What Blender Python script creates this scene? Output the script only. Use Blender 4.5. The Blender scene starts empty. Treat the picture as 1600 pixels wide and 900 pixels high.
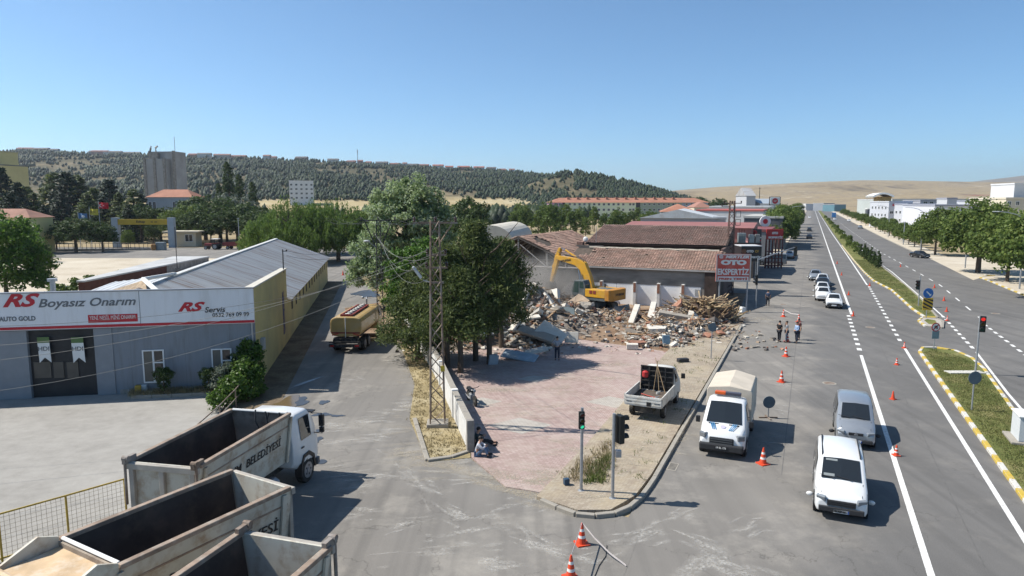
import bpy, math, random
import numpy as np
from mathutils import Vector, Matrix
PI = math.pi
rad = math.radians
scene = bpy.context.scene

# ------------------------------------------------------------------ camera
CAM_H, FPX, PITCH = 11.5, 1067.0, math.atan(135 / 1067.0)
cam_data = bpy.data.cameras.new('camera')
cam_data.sensor_width = 36.0
cam_data.lens = 36.0 * FPX / 1600.0
cam_data.clip_start = 0.5
cam_data.clip_end = 30000
cam = bpy.data.objects.new('camera', cam_data)
scene.collection.objects.link(cam)
cam.location = (0, 0, CAM_H)
cam.rotation_euler = (PI / 2 - PITCH, 0, 0)
scene.camera = cam

# ------------------------------------------------------------------ sky, sun, exposure
SUN_EL = rad(50.5)
SUN_FROM = Vector((-math.cos(rad(8)), math.sin(rad(8)), 0))      # horizontal direction towards the sun
world = bpy.data.worlds.new('World')
scene.world = world
world.use_nodes = True
wn = world.node_tree.nodes
wl = world.node_tree.links
bg = wn['Background']
sky = wn.new('ShaderNodeTexSky')
sky.sky_type = 'NISHITA'
sky.sun_disc = False
sky.sun_elevation = SUN_EL
sky.sun_rotation = math.atan2(SUN_FROM.x, SUN_FROM.y)
sky.altitude = 800
sky.air_density = 0.75
sky.dust_density = 1.1
sky.ozone_density = 4.5
tint = wn.new('ShaderNodeMix'); tint.data_type = 'RGBA'; tint.blend_type = 'MULTIPLY'
tint.inputs[0].default_value = 1.0; tint.inputs[7].default_value = (0.84, 1.06, 1.06, 1)      # clear dry summer air
wl.new(sky.outputs['Color'], tint.inputs[6])
wl.new(tint.outputs[2], bg.inputs['Color'])
bg.inputs['Strength'].default_value = 0.112
sun_data = bpy.data.lights.new('sun', 'SUN')
sun_data.energy = 5.0
sun_data.angle = rad(0.53)
sun_data.color = (1.0, 0.955, 0.88)
sun = bpy.data.objects.new('sun', sun_data)
scene.collection.objects.link(sun)
sd = (SUN_FROM * math.cos(SUN_EL) + Vector((0, 0, math.sin(SUN_EL)))).normalized()
sun.rotation_euler = sd.to_track_quat('Z', 'Y').to_euler()
sun.location = (-40, 20, 60)
vs = scene.view_settings
vs.view_transform = 'Standard'
vs.look = 'None'
vs.exposure = 0.5
vs.gamma = 1.0
vs.use_curve_mapping = False
scene.cycles.max_bounces = 6
scene.cycles.diffuse_bounces = 3
scene.cycles.transparent_max_bounces = 64
scene.cycles.volume_bounces = 0
scene.cycles.volume_step_rate = 3
scene.cycles.sample_clamp_indirect = 6

# ------------------------------------------------------------------ coordinates
TH = rad(23.55)                      # the main road's heading, to the right of straight ahead
CT, ST = math.cos(TH), math.sin(TH)
def G(px, py, z=0.0):                # a spot of the survey photograph -> the point at height z
    x = (px - 800) / FPX
    u = (450 - py) / FPX
    d = (x, math.cos(PITCH) + u * math.sin(PITCH), -math.sin(PITCH) + u * math.cos(PITCH))
    t = (z - CAM_H) / d[2]
    return Vector((d[0] * t, d[1] * t, z))
def at(px, py, Y):                   # ... -> the point at distance Y ahead
    x = (px - 800) / FPX
    u = (450 - py) / FPX
    d = (x, math.cos(PITCH) + u * math.sin(PITCH), -math.sin(PITCH) + u * math.cos(PITCH))
    t = Y / d[1]
    return Vector((d[0] * t, Y, CAM_H + d[2] * t))
def R(u, v, z=0.0):                  # road frame: u across, v along
    return Vector((u * CT + v * ST, -u * ST + v * CT, z))
def UV(p):
    return (p[0] * CT - p[1] * ST, p[0] * ST + p[1] * CT)
ROADZ = -TH                          # z rotation that turns +Y to the road's direction

# ------------------------------------------------------------------ helpers
C = scene.collection
def tag(o, label=None, cat=None, group=None, kind=None):
    if label: o['label'] = label
    if cat: o['category'] = cat
    if group: o['group'] = group
    if kind: o['kind'] = kind
    return o
def empty(name, loc=(0, 0, 0), rz=0.0, label=None, cat=None, group=None):
    o = bpy.data.objects.new(name, None)
    o.empty_display_size = 0.2
    C.objects.link(o)
    o.location = loc
    o.rotation_euler = (0, 0, rz)
    return tag(o, label, cat, group)
def link(name, me, parent=None, loc=None, rot=None):
    o = bpy.data.objects.new(name, me)
    C.objects.link(o)
    if parent: o.parent = parent
    if loc is not None: o.location = loc
    if rot is not None: o.rotation_euler = rot
    return o
def copy_tree(o, parent=None):
    c = o.copy()
    C.objects.link(c)
    c.parent = parent
    for ch in list(o.children):
        copy_tree(ch, c)
    return c
def np_mesh(name, V, F, mats, mi=None, smooth=False):
    me = bpy.data.meshes.new(name)
    V = np.asarray(V, dtype=np.float32)
    F = np.asarray(F, dtype=np.int32)
    n, k = F.shape
    me.vertices.add(len(V)); me.vertices.foreach_set('co', V.ravel())
    me.loops.add(n * k); me.loops.foreach_set('vertex_index', F.ravel())
    me.polygons.add(n)
    me.polygons.foreach_set('loop_start', np.arange(0, n * k, k, dtype=np.int32))
    me.polygons.foreach_set('loop_total', np.full(n, k, dtype=np.int32))
    if mi is not None: me.polygons.foreach_set('material_index', np.asarray(mi, dtype=np.int32))
    for m in (mats if isinstance(mats, (list, tuple)) else [mats]): me.materials.append(m)
    me.update(calc_edges=True)
    if smooth: me.polygons.foreach_set('use_smooth', np.ones(n, dtype=bool))
    return me
class MB:
    """collects shapes; build() links them as one mesh object"""
    def __init__(self): self.v, self.f, self.m = [], [], []
    def add(self, vs, fs, mi=0):
        b = len(self.v)
        self.v += [tuple(p) for p in vs]
        self.f += [tuple(b + i for i in f) for f in fs]
        self.m += [mi] * len(fs)
        return self
    def box(self, c, s, rz=0.0, mi=0, rot=None):
        hx, hy, hz = s[0] / 2, s[1] / 2, s[2] / 2
        M = rot if rot is not None else Matrix.Rotation(rz, 3, 'Z')
        c = Vector(c)
        vs = [c + M @ Vector((x, y, z)) for z in (-hz, hz) for x, y in ((-hx, -hy), (hx, -hy), (hx, hy), (-hx, hy))]
        return self.add(vs, [(3, 2, 1, 0), (4, 5, 6, 7), (0, 1, 5, 4), (1, 2, 6, 5), (2, 3, 7, 6), (3, 0, 4, 7)], mi)
    def b2(self, x0, x1, y0, y1, z0, z1, mi=0):
        return self.box(((x0 + x1) / 2, (y0 + y1) / 2, (z0 + z1) / 2), (abs(x1 - x0), abs(y1 - y0), abs(z1 - z0)), mi=mi)
    def quad(self, a, b, c, d, mi=0): return self.add([a, b, c, d], [(0, 1, 2, 3)], mi)
    def poly(self, pts, mi=0): return self.add(pts, [tuple(range(len(pts)))], mi)
    def prism(self, poly, z0, z1, mi=0):
        n = len(poly)
        vs = [(p[0], p[1], z0) for p in poly] + [(p[0], p[1], z1) for p in poly]
        fs = [tuple(reversed(range(n))), tuple(range(n, 2 * n))] + [(i, (i + 1) % n, n + (i + 1) % n, n + i) for i in range(n)]
        return self.add(vs, fs, mi)
    def prof(self, pts, x0, x1, mi=0):                       # outline in (y, z), extruded along x
        n = len(pts)
        vs = [(x0, p[0], p[1]) for p in pts] + [(x1, p[0], p[1]) for p in pts]
        fs = [tuple(range(n)), tuple(reversed(range(n, 2 * n)))] + [((i + 1) % n, i, n + i, n + (i + 1) % n) for i in range(n)]
        return self.add(vs, fs, mi)
    def loft(self, rings, mi=0, caps=True, closed=True):
        n = len(rings[0])
        vs = [p for r in rings for p in r]
        fs = []
        for k in range(len(rings) - 1):
            for i in range(n if closed else n - 1):
                j = (i + 1) % n
                fs.append((k * n + i, k * n + j, (k + 1) * n + j, (k + 1) * n + i))
        if caps:
            fs.append(tuple(reversed(range(n))))
            fs.append(tuple((len(rings) - 1) * n + i for i in range(n)))
        return self.add(vs, fs, mi)
    def tube(self, pts, r, n=6, mi=0, caps=True):
        pts = [Vector(p) for p in pts]
        rr = r if isinstance(r, (list, tuple)) else [r] * len(pts)
        rings = []
        up = Vector((0, 0, 1))
        for i, p in enumerate(pts):
            t = (pts[min(i + 1, len(pts) - 1)] - pts[max(i - 1, 0)])
            if t.length < 1e-9: t = Vector((0, 0, 1))
            t.normalize()
            a = t.cross(up if abs(t.z) < 0.95 else Vector((1, 0, 0))).normalized()
            b = t.cross(a)
            rings.append([p + (a * math.cos(2 * PI * k / n) + b * math.sin(2 * PI * k / n)) * rr[i] for k in range(n)])
        return self.loft(rings, mi, caps)
    def disc(self, c, axis, r, th, n=20, mi=0):
        c, axis = Vector(c), Vector(axis).normalized()
        return self.tube([c - axis * th / 2, c + axis * th / 2], r, n, mi)
    def ball(self, c, r, nu=10, nv=6, mi=0):
        rx, ry, rz = r if isinstance(r, (list, tuple)) else (r, r, r)
        rings = []
        for j in range(nv + 1):
            a = -PI / 2 + PI * j / nv
            rings.append([(c[0] + rx * math.cos(a) * math.cos(2 * PI * i / nu), c[1] + ry * math.cos(a) * math.sin(2 * PI * i / nu), c[2] + rz * math.sin(a)) for i in range(nu)])
        return self.loft(rings, mi, False)
    def mesh(self, name, mats, smooth=False):
        me = bpy.data.meshes.new(name)
        me.from_pydata(self.v, [], self.f)
        for m in (mats if isinstance(mats, (list, tuple)) else [mats]): me.materials.append(m)
        if max(self.m, default=0) > 0: me.polygons.foreach_set('material_index', self.m)
        if smooth: me.polygons.foreach_set('use_smooth', [True] * len(self.f))
        me.update()
        return me
    def build(self, name, mats, parent=None, loc=None, rot=None, smooth=False, bevel=0, sub=0, seg=2):
        o = link(name, self.mesh(name, mats, smooth), parent, loc, rot)
        if bevel:
            b = o.modifiers.new('bevel', 'BEVEL'); b.width = bevel; b.segments = seg; b.limit_method = 'ANGLE'; b.angle_limit = rad(35)
            if smooth or True:
                b.harden_normals = False
        if sub:
            s = o.modifiers.new('sub', 'SUBSURF'); s.levels = sub; s.render_levels = sub
        return o
def text_mesh(s, size, shear=0.0, extrude=0.01, offset=0.0, align='CENTER', space=1.0):
    cu = bpy.data.curves.new('writing', 'FONT')
    cu.body = s; cu.size = size; cu.shear = shear; cu.extrude = extrude; cu.offset = offset
    cu.align_x = align; cu.align_y = 'CENTER'; cu.space_character = space
    cu.resolution_u = 3
    o = bpy.data.objects.new('writing', cu)
    me = bpy.data.meshes.new_from_object(o)
    bpy.data.objects.remove(o)
    return me
def writing(s, size, m, parent, loc, rot, shear=0.0, offset=0.0, align='CENTER', space=1.0, sx=1.0, name='lettering', extrude=0.01):
    me = text_mesh(s, size, shear, extrude, offset, align, space)
    me.materials.clear(); me.materials.append(m)
    o = link(name, me, parent, loc, rot)
    o.scale = (sx, 1, 1)
    return o
ORD = ['first', 'second', 'third', 'fourth', 'fifth', 'sixth', 'seventh', 'eighth', 'ninth', 'tenth', 'eleventh', 'twelfth', 'thirteenth', 'fourteenth', 'fifteenth', 'sixteenth', 'seventeenth', 'eighteenth', 'nineteenth', 'twentieth', 'twenty-first', 'twenty-second', 'twenty-third', 'twenty-fourth', 'twenty-fifth', 'twenty-sixth', 'twenty-seventh', 'twenty-eighth', 'twenty-ninth', 'thirtieth']

# ------------------------------------------------------------------ materials
def nd(nt, t, **kw):
    n = nt.nodes.new(t)
    for k, v in kw.items(): setattr(n, k, v)
    return n
def ramp(nt, fac, stops):
    r = nt.nodes.new('ShaderNodeValToRGB')
    e = r.color_ramp.elements
    e[0].position, e[0].color = stops[0][0], (*stops[0][1], 1)
    e[1].position, e[1].color = stops[-1][0], (*stops[-1][1], 1)
    for p, c in stops[1:-1]:
        q = e.new(p); q.color = (*c, 1)
    nt.links.new(fac, r.inputs[0])
    return r.outputs[0]
def noise(nt, co, scale, detail=4, rough=0.55, out='Fac'):
    n = nt.nodes.new('ShaderNodeTexNoise')
    n.inputs['Scale'].default_value = scale; n.inputs['Detail'].default_value = detail; n.inputs['Roughness'].default_value = rough
    nt.links.new(co, n.inputs['Vector'])
    return n.outputs[out]
def mixc(nt, fac, a, b, mode='MIX'):
    m = nt.nodes.new('ShaderNodeMix'); m.data_type = 'RGBA'; m.blend_type = mode
    for s, x in ((m.inputs[0], fac), (m.inputs[6], a), (m.inputs[7], b)):
        if isinstance(x, (int, float)): s.default_value = x
        elif isinstance(x, (tuple, list)): s.default_value = (*x[:3], 1)
        else: nt.links.new(x, s)
    return m.outputs[2]
def math_(nt, op, a, b=0.5, clamp=False):
    m = nt.nodes.new('ShaderNodeMath'); m.operation = op; m.use_clamp = clamp
    for s, x in ((m.inputs[0], a), (m.inputs[1], b)):
        if isinstance(x, (int, float)): s.default_value = x
        else: nt.links.new(x, s)
    return m.outputs[0]
def coords(nt, scale=(1, 1, 1), rz=0.0, kind='Object'):
    tc = nt.nodes.new('ShaderNodeTexCoord')
    mp = nt.nodes.new('ShaderNodeMapping')
    mp.inputs['Scale'].default_value = scale
    mp.inputs['Rotation'].default_value = (0, 0, rz)
    nt.links.new(tc.outputs[kind], mp.inputs[0])
    return mp.outputs[0]
def bumpn(nt, b, h, strength=0.3, dist=0.02):
    n = nt.nodes.new('ShaderNodeBump')
    n.inputs['Strength'].default_value = strength; n.inputs['Distance'].default_value = dist
    nt.links.new(h, n.inputs['Height']); nt.links.new(n.outputs[0], b.inputs['Normal'])
def base(name):
    m = bpy.data.materials.new(name); m.use_nodes = True
    return m, m.node_tree, m.node_tree.nodes['Principled BSDF']
MATS = {}
def mat(name, col, rough=0.75, var=0.12, scale=3.0, metal=0.0, spec=0.35, bump=0.0, bscale=40.0, dirt=None, dscale=1.2, damt=0.5, island=0.0, emit=None, coat=0.0, stretch=(1, 1, 1)):
    if name in MATS: return MATS[name]
    m, nt, b = base(name)
    co = coords(nt, stretch)
    c = col
    n = noise(nt, co, scale, 5)
    dk = tuple(x * (1 - var) for x in col); lt = tuple(min(1, x * (1 + var)) for x in col)
    out = ramp(nt, n, [(0.3, dk), (0.7, lt)])
    if island:
        g = nt.nodes.new('ShaderNodeNewGeometry')
        v = math_(nt, 'MULTIPLY_ADD', g.outputs['Random Per Island'], 2 * island); v.node.inputs[2].default_value = 1 - island
        hs = nt.nodes.new('ShaderNodeHueSaturation'); nt.links.new(v, hs.inputs['Value']); nt.links.new(out, hs.inputs['Color']); out = hs.outputs[0]
    if dirt:
        f = ramp(nt, noise(nt, co, dscale, 8, 0.65), [(0.48, (0, 0, 0)), (0.68, (damt,) * 3)])
        out = mixc(nt, f, out, dirt)
    nt.links.new(out, b.inputs['Base Color'])
    b.inputs['Roughness'].default_value = rough; b.inputs['Metallic'].default_value = metal
    b.inputs['Specular IOR Level'].default_value = spec
    if coat: b.inputs['Coat Weight'].default_value = coat; b.inputs['Coat Roughness'].default_value = 0.06
    if bump: bumpn(nt, b, noise(nt, co, bscale, 6, 0.6), bump, 0.03)
    if emit:
        b.inputs['Emission Color'].default_value = (*emit[0], 1); b.inputs['Emission Strength'].default_value = emit[1]
    MATS[name] = m
    return m
def foliage(name, c1, c2, c3=None, trans=0.3, rough=0.6):
    if name in MATS: return MATS[name]
    m, nt, b = base(name)
    g = nt.nodes.new('ShaderNodeNewGeometry')
    co = coords(nt)
    big = noise(nt, co, 0.55, 3)
    f = math_(nt, 'ADD', math_(nt, 'MULTIPLY', g.outputs['Random Per Island'], 0.6), math_(nt, 'MULTIPLY', big, 0.5))
    col = ramp(nt, f, [(0.2, c1), (0.55, c2), (0.9, c3 or c2)])
    nt.links.new(col, b.inputs['Base Color'])
    b.inputs['Roughness'].default_value = rough; b.inputs['Specular IOR Level'].default_value = 0.25
    t = nt.nodes.new('ShaderNodeBsdfTranslucent'); nt.links.new(col, t.inputs['Color'])
    mx = nt.nodes.new('ShaderNodeMixShader'); mx.inputs[0].default_value = trans
    nt.links.new(b.outputs[0], mx.inputs[1]); nt.links.new(t.outputs[0], mx.inputs[2])
    nt.links.new(mx.outputs[0], nt.nodes['Material Output'].inputs['Surface'])
    MATS[name] = m
    return m
def glass_mat(name, col=(0.012, 0.016, 0.02), rough=0.06):
    if name in MATS: return MATS[name]
    m, nt, b = base(name)
    b.inputs['Base Color'].default_value = (*col, 1); b.inputs['Roughness'].default_value = rough
    b.inputs['Specular IOR Level'].default_value = 0.6
    MATS[name] = m
    return m
def paint(name, col, rough=0.28, metal=0.0, dust=0.12):
    return mat(name, col, rough, 0.03, 2.0, metal, 0.5, coat=0.5, dirt=(0.35, 0.31, 0.25), dscale=2.0, damt=dust)
# ---- ground materials
def m_asphalt(name, c, c2):
    """worn asphalt; drifts of pale demolition dust thicken away from the main carriageway"""
    m, nt, b = base(name)
    co = coords(nt)
    al = coords(nt, (1.0, 0.06, 1.0), TH)                     # stretched along the road
    sx = nt.nodes.new('ShaderNodeSeparateXYZ'); nt.links.new(coords(nt, rz=TH), sx.inputs[0])
    off = math_(nt, 'ADD', math_(nt, 'MULTIPLY', sx.outputs[0], -0.11), math_(nt, 'MULTIPLY', noise(nt, co, 0.22, 5, 0.6), 1.6))
    side = ramp(nt, off, [(0.55, (0, 0, 0)), (1.45, (1, 1, 1))]); side.node.color_ramp.interpolation = 'EASE'
    side = math_(nt, 'MULTIPLY', side, 1.0)
    big = noise(nt, co, 0.09, 5, 0.6)
    st = noise(nt, al, 0.55, 5, 0.65)
    fine = noise(nt, co, 34, 3, 0.8)
    f = math_(nt, 'ADD', math_(nt, 'MULTIPLY', big, 0.55), math_(nt, 'MULTIPLY', st, 0.45))
    cc = mixc(nt, side, c, c2)
    k = ramp(nt, f, [(0.32, (0.74,) * 3), (0.5, (0.98,) * 3), (0.68, (1.25,) * 3)])
    col = mixc(nt, 1.0, cc, k, 'MULTIPLY')
    col = mixc(nt, 0.2, col, ramp(nt, fine, [(0.35, (0.0,) * 3), (0.7, tuple(x * 2.2 for x in c))]))
    d = ramp(nt, noise(nt, co, 0.33, 8, 0.72), [(0.5, (0, 0, 0)), (0.75, (0.65,) * 3)])
    d = math_(nt, 'MULTIPLY', d, math_(nt, 'ADD', math_(nt, 'MULTIPLY', side, 0.65), 0.35))
    col = mixc(nt, d, col, (0.36, 0.33, 0.285))
    tr = noise(nt, coords(nt, (1.0, 0.012, 1.0), TH), 1.3, 3, 0.5)
    col = mixc(nt, ramp(nt, tr, [(0.5, (0, 0, 0)), (0.66, (0.3,) * 3)]), col, tuple(x * 0.55 for x in c))
    oil = ramp(nt, noise(nt, co, 0.8, 6, 0.7), [(0.66, (0, 0, 0)), (0.74, (0.4,) * 3)])
    col = mixc(nt, oil, col, (0.05, 0.047, 0.045))
    vo = nt.nodes.new('ShaderNodeTexVoronoi'); vo.feature = 'DISTANCE_TO_EDGE'; vo.inputs['Scale'].default_value = 0.16
    wob = nt.nodes.new('ShaderNodeVectorMath'); wob.operation = 'MULTIPLY_ADD'
    nt.links.new(noise(nt, co, 0.9, 4, 0.6, 'Color'), wob.inputs[0]); wob.inputs[1].default_value = (2.4, 2.4, 0); nt.links.new(co, wob.inputs[2])
    nt.links.new(wob.outputs[0], vo.inputs['Vector'])
    col = mixc(nt, ramp(nt, vo.outputs['Distance'], [(0.0, (0.4,) * 3), (0.0025, (0, 0, 0))]), col, (0.05, 0.046, 0.04))
    nt.links.new(col, b.inputs['Base Color'])
    b.inputs['Roughness'].default_value = 0.86; b.inputs['Specular IOR Level'].default_value = 0.2
    bumpn(nt, b, fine, 0.25, 0.02)
    MATS[name] = m
    return m
ASPH = ASPH2 = m_asphalt('asphalt', (0.140, 0.134, 0.127), (0.205, 0.19, 0.17))
def m_ground(name, stops, s1=0.05, s2=1.5, bump=0.4):
    m, nt, b = base(name)
    co = coords(nt)
    f = math_(nt, 'ADD', math_(nt, 'MULTIPLY', noise(nt, co, s1, 6, 0.6), 0.6), math_(nt, 'MULTIPLY', noise(nt, co, s2, 6, 0.7), 0.4))
    nt.links.new(ramp(nt, f, stops), b.inputs['Base Color'])
    b.inputs['Roughness'].default_value = 0.95; b.inputs['Specular IOR Level'].default_value = 0.1
    bumpn(nt, b, noise(nt, co, s2 * 4, 6, 0.7), bump, 0.08)
    MATS[name] = m
    return m
DRY = m_ground('dry_earth', [(0.35, (0.20, 0.155, 0.09)), (0.5, (0.30, 0.235, 0.14)), (0.65, (0.36, 0.30, 0.20))])
STRAW = m_ground('straw_grass', [(0.35, (0.19, 0.155, 0.085)), (0.5, (0.31, 0.25, 0.14)), (0.65, (0.40, 0.345, 0.23))], 0.4, 5)
LAWN = m_ground('lawn', [(0.36, (0.075, 0.095, 0.028)), (0.5, (0.135, 0.145, 0.048)), (0.64, (0.24, 0.205, 0.095))], 0.45, 6)
SAND = m_ground('pale_sand', [(0.35, (0.38, 0.32, 0.24)), (0.5, (0.48, 0.42, 0.33)), (0.65, (0.54, 0.49, 0.40))], 0.15, 2)
CONC = m_ground('yard_concrete', [(0.33, (0.225, 0.213, 0.193)), (0.5, (0.30, 0.285, 0.26)), (0.67, (0.365, 0.35, 0.32))], 0.12, 1.3, 0.2)
DIRT = m_ground('red_dirt', [(0.34, (0.13, 0.085, 0.055)), (0.5, (0.235, 0.155, 0.10)), (0.66, (0.36, 0.28, 0.20))], 0.3, 3, 0.8)
HILLM = m_ground('dry_hillside', [(0.36, (0.13, 0.105, 0.07)), (0.44, (0.22, 0.17, 0.105)), (0.5, (0.30, 0.235, 0.14)), (0.56, (0.235, 0.185, 0.12)), (0.64, (0.44, 0.37, 0.25))], 0.004, 0.03, 0.3)
def m_paver(name, stops, joint, rz, sx=0.2, sy=0.1, dust=(0.42, 0.37, 0.31), damt=0.6):
    m, nt, b = base(name)
    co = coords(nt, rz=rz)
    w = coords(nt)
    br = nt.nodes.new('ShaderNodeTexBrick')
    br.inputs['Scale'].default_value = 1.0; br.inputs['Brick Width'].default_value = sx; br.inputs['Row Height'].default_value = sy
    br.inputs['Mortar Size'].default_value = 0.012; br.inputs['Mortar Smooth'].default_value = 0.3
    br.inputs['Color1'].default_value = (0, 0, 0, 1); br.inputs['Color2'].default_value = (1, 1, 1, 1); br.inputs['Mortar'].default_value = (0.5, 0.5, 0.5, 1)
    nt.links.new(co, br.inputs['Vector'])
    f = math_(nt, 'ADD', math_(nt, 'MULTIPLY', noise(nt, w, 0.35, 6, 0.65), 0.75), math_(nt, 'MULTIPLY', br.outputs['Color'], 0.25))
    col = ramp(nt, f, stops)
    col = mixc(nt, math_(nt, 'MULTIPLY', br.outputs['Fac'], 0.8), col, joint)
    d = ramp(nt, noise(nt, w, 0.6, 8, 0.72), [(0.47, (0, 0, 0)), (0.72, (damt,) * 3)])
    col = mixc(nt, d, col, dust)
    nt.links.new(col, b.inputs['Base Color'])
    b.inputs['Roughness'].default_value = 0.9; b.inputs['Specular IOR Level'].default_value = 0.15
    bumpn(nt, b, math_(nt, 'SUBTRACT', 1.0, br.outputs['Fac']), 0.5, 0.012)
    MATS[name] = m
    return m
PINK = m_paver('pink_pavers', [(0.3, (0.295, 0.212, 0.19)), (0.5, (0.375, 0.28, 0.252)), (0.7, (0.435, 0.345, 0.312))], (0.17, 0.135, 0.115), rad(20), 0.22, 0.16)
PALEP = m_paver('pale_pavers', [(0.3, (0.33, 0.30, 0.265)), (0.5, (0.395, 0.365, 0.325)), (0.7, (0.45, 0.42, 0.375))], (0.2, 0.175, 0.15), rad(20), 0.22, 0.16)
YELP = m_paver('buff_pavers', [(0.3, (0.25, 0.20, 0.155)), (0.5, (0.345, 0.29, 0.225)), (0.7, (0.42, 0.37, 0.295))], (0.2, 0.165, 0.12), -TH, 0.2, 0.1, (0.40, 0.33, 0.22), 0.75)
KERB = mat('kerb_concrete', (0.30, 0.275, 0.235), 0.9, 0.2, 3, dirt=(0.16, 0.14, 0.11), dscale=3)
KERBY = mat('kerb_yellow', (0.50, 0.35, 0.045), 0.8, 0.15, 6, dirt=(0.33, 0.29, 0.23), dscale=7, damt=0.8)
KERBW = mat('kerb_white', (0.56, 0.54, 0.49), 0.8, 0.12, 6, dirt=(0.33, 0.30, 0.25), dscale=7, damt=0.8)
LINE = mat('road_paint', (0.70, 0.69, 0.66), 0.7, 0.08, 5, dirt=(0.26, 0.25, 0.24), dscale=9, damt=0.75)
WHITEP = mat('white_plaster', (0.60, 0.59, 0.56), 0.9, 0.08, 1.5, dirt=(0.36, 0.33, 0.29), dscale=1.1, damt=0.7, bump=0.2)
GREYC = mat('raw_concrete', (0.27, 0.25, 0.225), 0.95, 0.25, 1.2, dirt=(0.15, 0.13, 0.11), dscale=1.5, damt=0.8, bump=0.5, bscale=8)
STEEL = mat('galvanised_steel', (0.36, 0.37, 0.38), 0.5, 0.12, 6, metal=0.6)
RUST = mat('rusty_steel', (0.19, 0.14, 0.105), 0.85, 0.3, 5, metal=0.1, dirt=(0.30, 0.28, 0.26), dscale=1.2, damt=0.8)
BLACK = mat('black_plastic', (0.018, 0.018, 0.02), 0.5, 0.2, 5)
RUBBER = mat('tyre_rubber', (0.022, 0.021, 0.02), 0.85, 0.25, 8, dirt=(0.16, 0.14, 0.11), dscale=4, damt=0.5)
CHASSIS = mat('chassis_black', (0.025, 0.025, 0.026), 0.7, 0.3, 4, dirt=(0.17, 0.15, 0.12), dscale=3, damt=0.5)
RIM = mat('wheel_steel', (0.30, 0.30, 0.31), 0.45, 0.1, 8, metal=0.6)
GLASS = glass_mat('dark_glass', (0.018, 0.022, 0.026), 0.04)
LAMP = mat('lamp_glass', (0.20, 0.22, 0.24), 0.1, 0.05, 5, spec=0.6)
TAIL = mat('red_lamp', (0.35, 0.015, 0.012), 0.25, 0.1, 5, spec=0.5)
BARK = mat('bark', (0.10, 0.075, 0.055), 0.95, 0.3, 9, bump=0.6, bscale=14, stretch=(1, 1, 0.3))
WOOD = mat('weathered_timber', (0.32, 0.225, 0.13), 0.85, 0.25, 3, island=0.35)
ORANGE = mat('cone_orange', (0.62, 0.065, 0.022), 0.5, 0.1, 8, dirt=(0.3, 0.2, 0.15), dscale=6, damt=0.3)
CONEW = mat('cone_white', (0.68, 0.67, 0.64), 0.5, 0.06, 8)
SIGNB = mat('sign_back', (0.10, 0.135, 0.16), 0.55, 0.1, 5)
WIRE = mat('cable', (0.045, 0.043, 0.042), 0.6, 0.1, 3)
CWHITE = mat('sun_bleached_white', (0.66, 0.655, 0.63), 0.6, 0.05, 2)
SKIN = mat('skin', (0.42, 0.25, 0.17), 0.6, 0.05, 8)
HAIR = mat('hair', (0.022, 0.017, 0.014), 0.6, 0.2, 20)
# ================================================================== SETTING
def sheet(name, pts, z, m, thick=0.0, kind='structure', parent=None):
    b = MB()
    if thick: b.prism([(p[0], p[1]) for p in pts], z - thick, z)
    else: b.poly([(p[0], p[1], z) for p in pts])
    o = b.build(name, m, parent)
    if kind: o['kind'] = kind
    return o
def interp(tab, v):
    for (a, x), (b, y) in zip(tab, tab[1:]):
        if v <= b: return x + (y - x) * (max(v, a) - a) / (b - a)
    return tab[-1][1]
rng = random.Random(4)
S = 9000
sheet('ground', [(-S, -400), (S, -400), (S, S), (-S, S)], -0.04, DRY)
EDGE_R = [(-20, 9.6), (45, 11.2), (62, 12.2), (80, 12.7), (125, 12.7), (170, 11.6), (300, 11.0), (1500, 11.0)]   # right carriageway, left edge line
FARK = [(-20, 25.5), (100, 24.6), (128, 24.0), (176, 21.9), (250, 21.4), (1500, 21.4)]
vv = [-25, 0, 45, 62, 80, 100, 128, 176, 250, 500, 1500]
sheet('main_road', [R(-5.6, v) for v in vv] + [R(interp(FARK, v), v) for v in reversed(vv)], 0.0, ASPH)
sheet('roadside_apron', [R(-5.6, 66), R(-5.6, 190), R(-10.5, 190), R(-14, 84), R(-10, 66)], 0.004, ASPH2)
sheet('side_street', [R(-5.0, 23.5), R(-4.4, 14), R(-4.5, -25), (-45, -5), (-28, 10), (-16.5, 20.4), (-14.0, 23.3), (-14.5, 28), (-15.2, 33), (-16.6, 41.5), (-26.9, 98), (-32, 112), (-48, 128), (-46, 138),
      (-10, 140), (-13, 112), G(562, 432), G(585, 458), G(603, 492), G(622, 530), G(648, 600), G(640, 655), G(668, 722), G(735, 716), G(790, 762), G(852, 772), G(905, 792)], 0.004, ASPH2)
sheet('wall_foot_dirt', [(-16.6, 41.5), (-26.9, 98), (-24.6, 98.4), (-18.5, 66), (-14.2, 43), (-12.9, 36), (-14.9, 34)], 0.009, m_ground('brown_verge', [(.35, (.10, .075, .05)), (.5, (.17, .13, .085)), (.65, (.25, .2, .14))], .6, 5, .8))
sheet('cross_street', [(-210, 176), (-60, 172), (0, 166), (0, 138), (-44, 139), (-210, 142)], 0.008, ASPH2)
sheet('yard_paving', [(-75, 8), (-29, 10), (-16.6, 20.4), (-14.1, 23.3), (-14.6, 28), (-15.3, 33), (-16.7, 41.5), (-75, 30)], 0.008, CONC)
sheet('sandy_lot', [(-150, 74), (-47, 78), (-44, 128), (-60, 140), (-150, 140)], 0.0, SAND)
sheet('demolition_ground', [R(-34, 46), R(-20, 50), R(-9.5, 52), R(-6.2, 66), R(-7, 90), R(-40, 90), R(-46, 60)], 0.012, DIRT)
sheet('grass_verge', [G(562, 432), G(585, 458), G(603, 492), G(622, 530), G(648, 600), G(640, 655), G(668, 722), G(735, 716), G(735, 705), G(684, 585), G(650, 535), G(625, 470), G(600, 430)], 0.03, STRAW, 0.06)
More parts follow.
